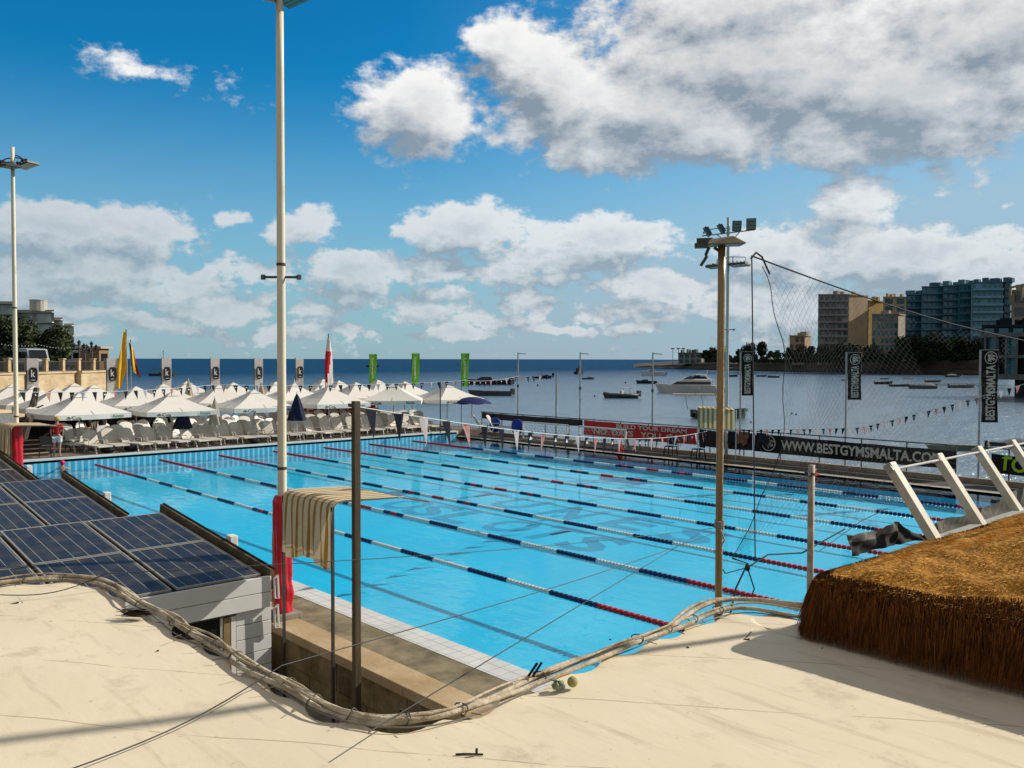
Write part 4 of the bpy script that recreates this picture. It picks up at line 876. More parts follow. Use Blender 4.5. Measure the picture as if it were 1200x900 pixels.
# things lying on the sheet
q=uz(160,722,CZ+.02); s=MB()
for i in range(70):
    a_=random.uniform(0,1); st=q+Vector((random.uniform(-.03,.03),random.uniform(-.03,.03),random.uniform(0,.03))); d=(dx_*-1+dfw*random.uniform(-.45,.35)+Vector((0,0,random.uniform(-.05,.12)))).normalized()
    s.tube([st+dx_*.05,st+d*random.uniform(.03,.11)],.0016,3)
tag(s.build('brush_head',M('dark_bristle',(.03,.02,.012))),'dark bristly tuft poking out from under the pipes on the left','brush')
q=uz(552,884,wrk(*uz(552,884,CZ).to_2d())+.008); s=MB(); s.tube([q-dx_*.058,q-dx_*.02+dfw*.004,q+dx_*.045],.0035,6); s.tube([q+dx_*.02,q+dx_*.021+Vector((0,0,.022))],.005,6); tag(s.build('twig',M('dark_twig',(.02,.018,.015))),'small dark cross shaped twig lying on the sheet at the bottom','twig')
q=uz(671,799,CZ+.035); s=MB(); s.sphere(q,.024,16); tag(s.build('ball',M('dirty_yellow_ball',(.38,.36,.13),(.2,.22,.08),rough=.8,ns=20),smooth=True),'dirty yellow green ball resting against the pipes','ball')
q=uz(654,803,CZ+.03); s=MB(); s.grid(lambda a,b:(q.x+.03*math.cos(6.28*a)*math.sin(3.14*b)*(1+.3*math.sin(a*19)),q.y+.03*math.sin(6.28*a)*math.sin(3.14*b)*(1+.25*math.cos(a*25)),q.z-.015+.03*(.5-.5*math.cos(3.14*b))+.006*math.sin(a*31+b*9)),20,10); tag(s.build('crumpled_plastic',M('crumpled_green',(.25,.28,.18),(.1,.13,.08),rough=.4,ns=25),smooth=True),'crumpled green plastic scrap beside the yellow ball','litter')
for px,py in ((5,726),(185,761),(302,779),(715,748),(806,757),(62,779)):
    q=uz(px,py,CZ+.01); s=MB(); s.sphere((q.x,q.y,CZ+.004),.006,6,(1.6,1,.6)) ; tag(s.build('pebble',black),'tiny dark pebble on the cream sheet','pebble',group='pebbles on the sheet')
# black stub sticking up at the well edge
q=uz(622,793,CZ+.05); t=thing('strap_stub','stubby black and white striped strap standing up at the pipe edge above the pool corner','strap',tuple(q))
s=MB(); s.beam(q+dx_*-.012,q+dx_*.03+Vector((0,0,.055))+dfw*.02,.012,.006); s.beam(q+dx_*.008,q+dx_*.05+Vector((0,0,.058))+dfw*.02,.01,.006); s.build('strap',blackcloth,t)
# ================================================================ thatched roof
th=thing('thatched_roof','low brown thatched roof with a shaggy fringe at the right edge','thatched roof',(41,-3.5,CZ))
XL,YF=39.26,-5.33
def tz_(x,y):   # roof surface height from distance inside the eaves
    xl=XL+.03*(y-YF)
    dxx=x-xl; dyy=y-YF; r=.12
    if dxx<r and dyy<r: s_=r-math.hypot(r-dxx,r-dyy)
    else: s_=min(dxx,dyy)
    return s_
def th_z(s_,n=0): 
    if s_<0: return 0
    return (.25*(1-math.exp(-s_/.022))+.30*s_) +n
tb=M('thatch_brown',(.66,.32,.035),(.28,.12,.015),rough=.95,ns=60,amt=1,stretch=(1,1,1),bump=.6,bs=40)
tg=M('thatch_gold',(.92,.50,.07),(.55,.27,.04),rough=.85,ns=14,amt=1,rnd=0)
tg2=M('thatch_straw',(.85,.58,.2),(.6,.36,.1),rough=.8,ns=14,amt=1)
s=MB(); g0=len(s.v)
nx,ny=150,130
def gp(i,j):
    a=(i/nx)**1.8; b=(j/ny)**1.8; return XL-.0+a*5.0, YF+b*5.5
for j in range(ny+1):
    for i in range(nx+1):
        x,y=gp(i,j); x+=.03*(y-YF); s_=tz_(x,y); n=.03*noise.noise(Vector((x*3,y*3,0)))+.018*noise.noise(Vector((x*9,y*9,5)))
        if s_<=1e-3: # wrap rounded corner
            pass
        s.v.append(Vector((x,y,CZ+.06+th_z(max(s_,0),n*min(1,max(s_,0)*6)))))
for j in range(ny):
    for i in range(nx):
        q=g0+j*(nx+1)+i
        x,y=s.v[q].x,s.v[q].y
        if tz_(x,y)<-.03: continue
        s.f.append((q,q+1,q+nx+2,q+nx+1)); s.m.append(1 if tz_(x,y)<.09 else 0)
fd_=M('fringe_shaded',(.13,.042,.008),(.05,.016,.003),rough=.95,ns=10)  # fringe shade painted in: darker straw colour where it faces away from the sun
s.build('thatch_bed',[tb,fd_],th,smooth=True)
# fringe and straw: many thin blades
def blade(s,p,d,L,w):
    d=d.normalized(); side=d.cross(Vector((random.gauss(0,1),random.gauss(0,1),random.gauss(0,1)))).normalized()*w
    b=s.vv(p-side,p+side,p+d*L); s.f.append((b,b+1,b+2)); s.m.append(s.mi)
s=MB()
for i in range(24000):
    u=random.random(); side=random.random()<.72
    # point along the eave, including rounded corner
    if side: base_=Vector((XL+.1+u**1.0*3.3,YF,0)); nn=Vector((0,-1,0))
    else: base_=Vector((XL+.03*(u*5),YF+.1+u*4.6,0)); nn=Vector((-1,0,0))
    if random.random()<.10:
        a_=random.uniform(math.pi,1.5*math.pi); base_=Vector((XL+.12+.12*math.cos(a_),YF+.12+.12*math.sin(a_),0)); nn=Vector((math.cos(a_),math.sin(a_),0))
    s_=random.random()**1.8*(.11+.16*max(0,noise.noise(Vector((base_.x*1.7,base_.y*1.7,4))))); z=CZ+.06+th_z(s_)
    p=base_-nn*s_; p.z=z+.01
    clump=.012*noise.noise(Vector((p.x*6,p.y*6,z*2)))
    d=Vector((nn.x*.18+random.gauss(0,.1),nn.y*.18+random.gauss(0,.1),-1))+Vector((noise.noise(Vector((p.x*4,p.y*4,1)))*.35,0,0))
    L=random.uniform(.08,.2); L=max(.03,min(L,z-CZ-.0+random.uniform(-.03,.02)))
    s.mi=0 if random.random()<.7 else 1
    blade(s,p+nn*(.012+clump),d,L,.0022)
s.build('fringe',[fd_,M('fringe_shaded_brown',(.24,.08,.013),(.12,.04,.007),rough=.9,ns=10)],th)
s=MB()
for i in range(110000):
    x=XL+random.random()**1.15*2.9; y=YF+random.random()**1.25*4.4; s_=tz_(x,y)
    if s_<.06: continue
    e=.02; gx_=(tz_(x+e,y)-tz_(x-e,y))/(2*e); gy_=(tz_(x,y+e)-tz_(x,y-e))/(2*e)
    n_=.03*noise.noise(Vector((x*3,y*3,0)))+.018*noise.noise(Vector((x*9,y*9,5)))
    z=CZ+.06+th_z(s_,n_*min(1,s_*6))
    dn_=Vector((-gx_,-gy_,-.28)); dn_=dn_+Vector((random.gauss(0,.38),random.gauss(0,.38),random.gauss(0,.16)+.22))
    s.mi=0 if random.random()<.62 else (1 if random.random()<.45 else 2)
    blade(s,Vector((x,y,z-.004)),dn_,random.uniform(.018,.055),.0024)
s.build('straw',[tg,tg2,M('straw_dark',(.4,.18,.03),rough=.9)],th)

# slim mast standing beyond the right edge, whose long shadow crosses the sheet
t=thing('mast','slim steel mast standing just beyond the right picture edge behind the thatch','mast',(40.95,-.35,DK)); s=MB(); s.tube([(40.95,-.35,DK),(40.95,-.35,11.5)],.035,10); s.build('pole',steel,t,smooth=True); s=MB(); s.cbox((40.95,-.35,11.55),(.12,.12,.1)); s.build('cap',dsteel,t)
# ================================================================ lane ropes
fr_=M('float_red',(.55,.01,.02),(.4,.01,.02),rough=.35,ns=9); fb_=M('float_navy',(.008,.014,.09),(.006,.01,.05),rough=.35,ns=9); fw_=M('float_white',(.66,.68,.66),(.5,.54,.54),rough=.35,ns=9)
def pattern():
    seg=[(.4,5.4,'r')]; x=5.4; k=0
    while x<15.5: seg.append((x,x+1.3,'bw'[k%2])); x+=1.3; k+=1
    x=seg[-1][1]
    seg+=[(x,x+.35,'b'),(x+.35,x+.7,'r'),(x+.7,x+1.05,'b'),(x+1.05,x+1.75,'w'),(x+1.75,x+2.4,'r'),(x+2.4,x+3.1,'w'),(x+3.1,x+3.45,'b'),(x+3.45,x+3.8,'r'),(x+3.8,x+4.15,'b'),(x+4.15,x+5.45,'w')]
    x+=5.45; k=0
    while x<30.3: seg.append((x,x+1.3,'bw'[k%2])); x+=1.3; k+=1
    x=seg[-1][1]; seg.append((x,34.9,'r')); return seg
SEG=pattern()
ord_=['nearest of seven, beside the stone wall','second from the near side','third from the near side','fourth and middle one of seven','fifth from the near side','second from the far walkway','farthest, along the far walkway']
lr0=None
for i in range(7):
    y=2.97+2.87*i; lab='lane rope of red, white and navy floats, '+ord_[i]
    if lr0 is None:
        t=thing('lane_rope',lab,'lane rope',(0,0,0),'lane ropes across the pool')
        for a,b,ch in SEG:
            mt,nm={'r':(fr_,'red_floats'),'b':(fb_,'navy_floats'),'w':(fw_,'white_floats')}[ch]; s=MB(); x=a+.012
            while x<b-.01:
                L=.105 if ch!='w' else .075; s.tube([(x-.01,0,.012),(x+.012,0,.012),(x+L-.012,0,.012),(x+L+.006,0,.012)],[.02,.056,.056,.02],7); x+=L+.028
            s.build(nm,mt,t)
        s=MB(); s.tube([(.02,0,.02),(.4,0,.014),(34.9,0,.014),(35.28,0,.02)],.009,5); s.build('cable',steel,t)
        lr0=t; t.location=(0,y,0); t['_o']=[0,0,0]
    else: t=dup(lr0,(0,y+random.uniform(-.04,.04),0),random.uniform(-.001,.001),lab)
# ================================================================ protective net at the pool end
netm=M('net_cord',(.05,.06,.07),rough=.9); XN=35.8
t=thing('safety_net','torn diamond mesh safety net hung from a sagging wire at the pool end','net',(XN,5,DK))
ta=ux(881,300,XN); tb_=ux(1200,399,XN); tc_=ux(1290,425,XN)
s=MB(); wire=[ta.lerp(tb_,k/14)+Vector((0,0,-.10*math.sin(math.pi*k/14))) for k in range(15)]+[tc_]; s.tube(wire,.011,5)
g_=ux(868,656,XN); s.tube([ta,ux(883,480,XN),ux(885,655,XN)],.008,5); s.tube([ux(880,303,XN),ux(886,296,XN),ux(893,301,XN),ux(902,321,XN)],.012,5); s.build('head_wire',netm,t)
def net_l(b): # left boundary (px) by fraction down
    pts=[(893,312),(898,350),(905,395),(911,440),(916,500),(910,560),(890,610),(870,656)]
    f=b*(len(pts)-1); k=min(int(f),len(pts)-2); u=f-k; return pts[k][0]*(1-u)+pts[k+1][0]*u, pts[k][1]*(1-u)+pts[k+1][1]*u
def NP(a,b):
    lx,ly=net_l(b); rx=1185-20*b; 
    wy=303+(rx-881)*.31; ry=wy+(b)*(596-wy)   # right side hangs to the same low line
    x=lx+(rx-lx)*a
    yt=303+(x-881)*.31+8*math.sin(math.pi*a)+3; yb=656-a*120+18*math.sin(a*9)
    if a<.35: yb=656-(a/.35)**.8*70
    yb=656-70*min(1,(a/.3))**.8-40*max(0,a-.3)/.7
    y=yt+(yb-yt)*b+2.5*math.sin(a*40+b*7)*(b)
    if a<.02: x,y=lx,ly
    x+=2.5*math.sin(b*23+a*11)
    p=ux(x,y,XN); p.x+=.12*math.sin(a*8+b*5); return p
s=MB(); NU,NV=50,26
def cord(p,q,w=.0017):
    d=(q-p).normalized(); sd_=d.cross(Vector((1,0,.2))).normalized()*w; sd2=Vector((1,0,0))*w
    b=s.vv(p-sd_,p+sd_,q+sd_,q-sd_); s.f.append((b,b+1,b+2,b+3)); s.m.append(0)
hole_=lambda a,b: (noise.noise(Vector((a*5+3,b*6,2)))>.36) or (a>.62 and b<.35 and noise.noise(Vector((a*9,b*9,7)))>-.15) or (a>.86 and random.random()<.5)
for j in range(NV):
    for i in range(NU):
        a0,a1,a2=(i)/NU,(i+.5)/NU,(i+1)/NU; b0,b1,b2=j/NV,(j+.5)/NV,(j+1)/NV
        if hole_(a1,b1): continue
        cord(NP(a1,b0),NP(a0,b1)); cord(NP(a1,b0),NP(a2,b1)); cord(NP(a0,b1),NP(a1,b2)); cord(NP(a2,b1),NP(a1,b2))
s.build('mesh',netm,t)
s=MB(); s.tube([NP(0.001,k/20) for k in range(21)],.006,4)
kn=ux(876,665,XN-.0); s.tube([NP(.0,1),kn+Vector((0,0,.05)),ux(862,690,XN),ux(856,718,XN)],.012,5); s.tube([ux(990,620,XN),ux(940,648,XN),ux(900,650,XN),kn],.010,5); s.tube([kn,ux(850,672,XN),ux(842,660,XN)],.007,5); s.sphere(kn,.035,8,(1,1,1.4)); s.tube([kn,ux(884,690,XN),ux(880,700,XN),ux(874,703,XN)],.009,5)
s.tube([ux(960,646,XN),ux(1010,610,XN),ux(1040,596,XN)],.006,4); s.build('drawcord',netm,t)
# wires
cab=M('dark_cable',(.03,.03,.03),rough=.6)
def cable(lab,pts,r=.005,sag=.0):
    P_=[]
    for a,b in zip(pts,pts[1:]):
        n=10
        for k in range(n): u=k/n; P_.append(a.lerp(b,u)+Vector((0,0,-sag*math.sin(math.pi*u))))
    P_.append(pts[-1]); s=MB(); s.tube(P_,r,5); return tag(s.build('wire',cab),lab,'wire')
pcv=Vector((pc[0]-.05,pc[1]-.06,tz-(557-286)/FPX*12.4))
cable('thin wire from the left pipes past the striped awning to the ochre post',[uz(0,697,3.34),uz(125,672,3.40),pcv],.0032,.05)
cable('thin wire crossing the nearest lane from the front sheet up to the ochre post',[uz(78,903,3.30),uz(330,780,3.38),pcv+Vector((0,0,-.06))],.003,.04)
cable('short guy wire over the pool ending in mid air by the last S',[uz(432,858,3.36),ux(820,625,35.4)],.003,.0)
# ================================================================ slanted white rail with shade cloth by the thatch
t=thing('rail_frame','white slanted beams joined by a thin top rail and a box ledge above the thatch','rail frame',(37.3,2,DK)); 
creamp=M('cream_beam_paint',(.68,.63,.5),(.5,.43,.3),rough=.45,ns=4,amt=.8)
tops=[]; 
for k in range(5):
    y=.74+1.42*k; a=Vector((36.98-.03*k,y,3.52+.0*k)); b=Vector((37.62-.03*k,y,2.55)); tops.append(a)
    s=MB(); s.beam(a,b,.15,.10,(1,0,.7)); s.build('beam',creamp,t,bevel=.006)
    s=MB(); s.beam((b.x-.02,y,b.z+.1),(b.x-.02,y,DK),.12,.1); s.build('post',creamp,t,bevel=.006)
    s=MB(); s.sphere(a+Vector((.06,0,-.06)),.02,8); s.cbox(a+Vector((.03,-.08,-.05)),(.09,.012,.09),mat=Matrix.Rotation(.9,3,'Y')); s.build('bracket',steel,t)
s=MB(); s.tube([tops[0]+Vector((.06,0,-.06)),tops[-1]+Vector((.06,0,-.06))],.016,8); s.build('top_rail',white,t)
s=MB(); s.box(37.44,37.54,.83,7.2,2.68,2.71); s.box(37.50,37.535,.83,7.2,2.5,2.70); s.build('ledge',M('ledge_paint',(.40,.42,.36),(.28,.29,.24),rough=.5,ns=5),t,bevel=.005)
shade=M('shade_cloth',(.12,.11,.09),(.28,.25,.2),rough=.9,ns=9,amt=1,trans=.1)
TT=[(992,627),(1010,625),(1030,621),(1048,612),(1053,612),(1068,624),(1086,628),(1096,613),(1112,607),(1141,600),(1165,590),(1190,574),(1240,556),(1300,540)]
BB=[(999,652),(1010,649),(1030,643),(1048,639),(1053,638),(1068,634),(1086,634),(1096,641),(1112,639),(1141,626),(1165,618),(1190,609),(1240,592),(1300,572)]
def sc_(a,b):
    f=a*(len(TT)-1); k=min(int(f),len(TT)-2); u=f-k; t_=[TT[k][q_]*(1-u)+TT[k+1][q_]*u for q_ in (0,1)]; b_=[BB[k][q_]*(1-u)+BB[k+1][q_]*u for q_ in (0,1)]
    px=t_[0]*(1-b)+b_[0]*b; py=t_[1]*(1-b)+b_[1]*b; q=ux(px,py+.8*math.sin(a*60)*(1-b),37.12); q.x+=.012*math.sin(a*90+b*5)+.015*math.sin(a*41-b*6); return q
s=MB(); s.grid(sc_,110,8); s.m=[0 if (k%110)/110<6.2/13 and not((k//110)<3 and (k%110)/110<.3) else 1 for k in range(len(s.f))]; tag(s.build('shade_cloth',[M('shade_cloth_black',(.012,.012,.012),(.05,.042,.032),rough=.9,ns=5),shade],smooth=True),'loose black shade cloth draped behind the slanted white beams','shade cloth')
# ================================================================ far walkway: kerb, railing, banners
t=thing('sea_wall','low pale concrete kerb wall along the far walkway','wall',(17,26,0))
s=MB(); x=-.2
while x<40: s.box(x,x+3.96,26.0,26.3,-1.4,.24); x+=4
s.build('kerb',M('kerb_concrete',(.36,.31,.24),(.22,.19,.14),rough=.9,ns=2.5,amt=1),t,bevel=.015)
t=thing('railing','dark grey pipe railing behind the banners on the sea wall','railing',(17,26.2,.24))
x=-.5
while x<40: s=MB(); s.tube([(x,26.2,.2),(x,26.2,1.42)],.03,6); s.build('post',dsteel,t); x+=1.9
s=MB(); s.tube([(-.6,26.2,1.42),(40,26.2,1.42)],.028,6); s.build('rail',dsteel,t)
bm_black=M('banner_black',(.018,.015,.014),(.035,.028,.025),rough=.8,ns=1.5,spec=.08); bm_red=M('banner_red',(.52,.02,.02),(.38,.015,.018),rough=.6,ns=2); bm_dark=M('banner_dark',(.03,.02,.022),(.015,.012,.014),rough=.7,ns=2)
def banner(lab,x0,x1,z0,z1,mt,y=26.14,top=None):
    t=thing('banner',lab,'banner',((x0+x1)/2,y,z0)); s=MB(); t1=top or z1
    s.grid(lambda a,b:(x0+(x1-x0)*a,y+.015*math.sin(a*(x1-x0)*3+b*2),(z0-.03*math.sin(a*3.14))+(z1+(t1-z1)*a-z0-.02*abs(math.sin(a*(x1-x0)*1.65)))*b),40,4); s.build('cloth',mt,t,smooth=True); return t
banner('long plain black banner on the railing left of the red one, above the goal frame',-.4,8.2,1.02,1.40,bm_dark)
tb1=banner('red banner with broken pale slogan lettering behind the pennants',8.3,15.9,.56,1.38,bm_red)
banner('dark maroon banner between the red banner and the web address banner',16.0,19.0,.52,1.34,bm_dark)
tb2=banner('black banner reading WWW.BESTGYMSMALTA.COM with a round emblem',19.1,28.0,.5,1.35,bm_black,top=1.22)
cl=M('banner_letter_cream',(.62,.56,.46),rough=.7,amt=.2)
text('WWW.BESTGYMSMALTA.COM',cl,(24.0,26.1,.88),(1,0,-.012),(0,0,1),7.0,.44,tb2)
text('BUILD YOUR DREAM',cl,(13.0,26.1,1.18),(1,0,0),(0,0,1),4.6,.22,tb1)
text('NO  DAYS   YOU  CAN',cl,(12.2,26.1,.82),(1,0,0),(0,0,1),6.2,.30,tb1)
def emblem(t,c,r,xd,yd,mt=cl):
    xd=Vector(xd).normalized(); yd=Vector(yd).normalized(); c=Vector(c); n=xd.cross(yd); s=MB()
    def ring(r0,r1,cc=(0,0),a0=0,a1=6.2832,k=28):
        for i in range(k):
            t0=a0+(a1-a0)*i/k; t1=a0+(a1-a0)*(i+1)/k
            P_=[c+xd*(cc[0]+rr*math.cos(tt))+yd*(cc[1]+rr*math.sin(tt)) for rr,tt in ((r0,t0),(r1,t0),(r1,t1),(r0,t1))]; s.face(*P_)
    ring(r*.88,r); ring(r*.12,r*.3,(-r*.42,r*.28),-1.5,1.6,12); ring(r*.14,r*.34,(-r*.42,-r*.28),-1.5,1.6,12)
    ring(r*.22,r*.4,(r*.42,0),.6,5.5,14)
    for (x0,y0,x1,y1,w_) in ((-.42,.5,-.42,-.5,.07),(-.02,.66,-.02,-.66,.06),(.1,.7,.34,-.1,.06),(.3,-.1,.6,-.1,.05),(-.1,.1,.2,.1,.05)):
        a=c+xd*x0*r+yd*y0*r; b=c+xd*x1*r+yd*y1*r; d=(b-a).normalized(); q=d.cross(n)*w_*r; s.face(a-q,a+q,b+q,b-q)
    return s.build('emblem',mt,t)
emblem(tb2,(19.85,26.1,.93),.36,(1,0,0),(0,0,1))
tb3=banner('black banner with big lime green letters TOP at the right end of the railing',29.3,31.8,.5,1.22,bm_black)
text('TOP',M('lime_letters',(.38,.62,.02),rough=.7,amt=.3),(30.25,26.1,.86),(1,0,0),(0,0,1),1.35,.55,tb3,shear=.15)
# red banner behind the loungers on the seaward railing
tb4=banner('red banner with pale lettering half hidden behind the taupe loungers',0,1,0,1,bm_red)
for c_ in list(tb4.children): bpy.data.objects.remove(c_)
a=ux(352,478,-9.5); b=ux(440,480,-9.5); tb4.location=(-9.5,(a.y+b.y)/2,1.2); tb4['_o']=list(tb4.location)
s=MB(); s.face((-9.5,a.y,.9),(-9.5,b.y,.9),(-9.5,b.y,2.0),(-9.5,a.y,2.0)); s.build('cloth',bm_red,tb4); text('ESTRELLA',cl,(-9.46,(a.y+b.y)/2,1.45),(0,1,0),(0,0,1),(b.y-a.y)*.85,.6,tb4)
# vertical gym flags on the railing
for px,ytop,ybot,lab in ((868,412,500,'first'),(992,413,462,'middle'),(1149,410,500,'right')):
    q=uy(px,ytop,26.25); x=q.x; zt=q.z; k=(x+5)/33
    d=dx_; t=thing('vertical_flag','black vertical flag lettered BESTGYMSMALTA with round emblem, '+{'first':'beside the pale grey mast','middle':'in the middle above the pennant line','right':'rightmost, before the dark pavilion'}[lab],'flag',(x,26.25,.24),'black gym flags on the sea wall')
    s=MB(); s.tube([(x,26.25,.2),(x,26.25,zt)],.04,8); s.build('pole',steel,t); 
    hgt={'first':2.05,'middle':2.0,'right':2.75}[lab]; wd={'first':.50,'middle':.57,'right':.62}[lab]
    zt2=zt-.0; c0=Vector((x,26.25,zt2))+d*(.06)
    s=MB(); s.grid(lambda a,b:c0+d*(wd*a+.03*b*b*a)+dfw*(.03*math.sin(a*4+b*6))+Vector((0,0,-b*hgt-.02)),6,16); c_=s.build('cloth',bm_black,t,smooth=True)
    s=MB(); s.tube([c0+Vector((0,0,.0)),c0+d*(wd+.02)],.014,6); s.tube([c0+d*(wd+.01)+Vector((0,0,0)),c0+d*(wd+.01)+Vector((0,0,-hgt*.4))],.008,5); s.build('arm',steel,t)
    fc=c0+d*wd*.52-dfw*.05
    emblem(c_,fc+Vector((0,0,-.30)),wd*.39,d,(0,0,1))
    text('BESTGYMSMALTA',cl,fc+Vector((0,0,-.56-(hgt-.62)/2)),(0,0,1),-d,hgt-.66,wd*.58,c_)
# slim lamp posts on the walkway
for px,lab in ((607,'left of the three slim grey lamp posts on the sea wall'),(680,'middle of the three slim grey lamp posts on the sea wall'),(765,'right of the three slim grey lamp posts on the sea wall')):
    q=uy(px,413,26.25); x=q.x; t=thing('lamp_post',lab,'lamp post',(x,26.25,.24),'slim lamp posts on the sea wall')
    s=MB(); s.tube([(x,26.25,.2),(x,26.25,q.z)],[.05,.038],8); s.build('pole',steel,t)
    s=MB(); s.beam(Vector((x,26.25,q.z-.06)),Vector((x,26.25,q.z-.09))+dx_*.48,.06,.045); s.build('lamp_arm',steel,t)
    s=MB(); s.tube([(x,26.25,3.05),(x,26.25,3.2)],.07,8); s.build('junction_box',dsteel,t)
q=uy(652,437,26.25); x=q.x; t=thing('post','plain grey pipe post without lamp between two slim lamp posts','post',(x,26.25,.24)); s=MB(); s.tube([(x,26.25,.2),(x,26.25,q.z)],.055,10); s.build('pipe',steel,t); s=MB(); s.sphere((x,26.25,q.z+.01),.06,8); s.build('cap',dsteel,t)
q=ux(516,447,.2) ; t=thing('post','thin dark post left of the last white parasol','post',(.2,q.y,.06)); s=MB(); s.tube([(.2,q.y,.36),(.2,q.y,q.z)],.035,8); s.build('pipe',dsteel,t); s=MB(); s.cbox((.2,q.y,q.z-.35),(.12,.12,.1)); s.build('bracket',dsteel,t)
q=uy(1185,500,25.6)
# water polo goals parked on the walkway
def goal(lab,x0,x1,y=25.0,zt=1.12):
    t=thing('goal',lab,'goal',((x0+x1)/2,y,DK),'water polo goals parked on the walkway'); s=MB()
    s.beam((x0,y,DK+.1),(x0,y,zt),.08,.08); s.beam((x1,y,DK+.1),(x1,y,zt),.08,.08); s.beam((x0-.04,y,zt),(x1+.04,y,zt),.08,.08); s.build('frame',white,t)
    s=MB(); s.beam((x0,y,DK+.08),(x1,y,DK+.08),.14,.12); s.beam((x0,y,DK+.07),(x0,y+.75,DK+.07),.1,.1); s.beam((x1,y,DK+.07),(x1,y+.75,DK+.07),.1,.1); s.build('float',M('float_grey',(.4,.39,.36),(.25,.24,.2),ns=4),t)
    s=MB(); 
    for i in range(13):
        u=i/12; a=Vector((x0+(x1-x0)*u,y,zt)); b=Vector((x0+(x1-x0)*u,y+.75,DK+.12)); s.beam(a,b,.012,.012)
    for j in range(1,6):
        f=j/6; s.beam((x0,y+.75*f,zt+(DK-zt)*f),(x1,y+.75*f,zt+(DK-zt)*f),.012,.012)
    s.build('net',M('net_white',(.4,.4,.4)),t)
a=uy(613,508,25.0).x; b=uy(665,515,25.0).x; c_=uy(679,515,25.0).x; d_=uy(733,525,25.0).x
goal('left white water polo goal frame on the walkway, beside the blue covers',a,b); goal('right white water polo goal frame on the walkway, ending behind the red cone',c_,d_)
# cones
def cone(lab,px,py,h,stripe):
    q=uz(px,py,DK); q.y=min(q.y,25.3); t=thing('traffic_cone',lab,'traffic cone',tuple(q)); s=MB(); s.cbox(q+Vector((0,0,.03)),(.34,.34,.06)); s.build('base',M('cone_red',(.62,.02,.01),(.5,.02,.01),rough=.4,ns=5),t,bevel=.01)
    s=MB(); s.lathe([(.13,.06),(.03,h)],q,16); b_=s.build('body',MC['cone_red'],t,smooth=2)
    if stripe:
        s=MB(); s.lathe([(.105,.06+h*.28),(.082,.06+h*.45)],q,16); s.lathe([(.066,.06+h*.58),(.052,.06+h*.7)],q,16); s.build('stripe',wtext,t)
cone('plain bright red cone at the poolside below the red banner',727,530,.9,False); cone('small red and white striped cone under the web address banner',953.5,557,.52,True)
# plastic chairs on the walkway (and one by the man in red)
def chair(lab,x,y,z,rz,mt,cat='chair'):
    t=thing('chair',lab,cat,(x,y,z)); m_=Matrix.Rotation(rz,3,'Z'); P_=lambda a,b,c: Vector((x,y,z))+m_@Vector((a,b,c))
    s=MB(); s.cbox(P_(0,0,.44),(.46,.46,.04),rot=rz); s.build('seat',mt,t,bevel=.01)
    s=MB(); 
    s.hexa([P_(-.2,-.22,.5),P_(-.24,-.22,.5),P_(-.24,.22,.5),P_(-.2,.22,.5),P_(-.3,-.2,.88),P_(-.33,-.2,.88),P_(-.33,.2,.88),P_(-.3,.2,.88)]); s.build('backrest',mt,t,bevel=.01)
    for a,b in ((-.2,-.2),(-.2,.2),(.2,-.2),(.2,.2)):
        s=MB(); s.beam(P_(a,b,.43),P_(a*1.25,b*1.2,0),.035,.035); s.build('leg',mt,t)
    return t
qa=uz(808,531,DK); chair('black chair on the walkway right of the red banner slogan, back to the sea',qa.x,25.0,DK,R(-80),black); qa=uz(828,536,DK); chair('black chair on the walkway close to the ochre post',qa.x,24.9,DK,R(-110),black)
q=uz(53,545,.37); chair('black chair with shiny seat left of the man in the red shirt',-1.0,ux(53,540,-1.0).y,.37,R(-15),M('black_gloss',(.015,.02,.02),rough=.2,spec=.6))
q=ux(73,490,-3.2); chair('dark chair in the shade under the first parasol',-3.2,q.y,.37,R(10),dsteel)
# clothes and towels on the railing
tw=M('towel_brown',(.3,.15,.08),(.12,.05,.03),rough=.9,ns=6,amt=1); twd=M('towel_dark',(.02,.02,.03),rough=.9)
for px,lab,mt in ((872,'brown and white towel bunched on the railing left of the round emblem',tw),(858,'dark jacket hung on the railing by the pale grey mast',twd),(895,'black shirt hung over the railing at the start of the address banner',twd)):
    q=uy(px,515,26.08); s=MB(); sdt=random.random()*9; s.grid(lambda a,b:(q.x-.3+.6*a+.05*math.sin(b*6+sdt),25.98-.05*math.sin(a*14+sdt)*b,1.38-.72*b*(1-.25*abs(math.sin(a*5+sdt)))),14,8); tag(s.build('towel',mt,smooth=True),lab,'towel')
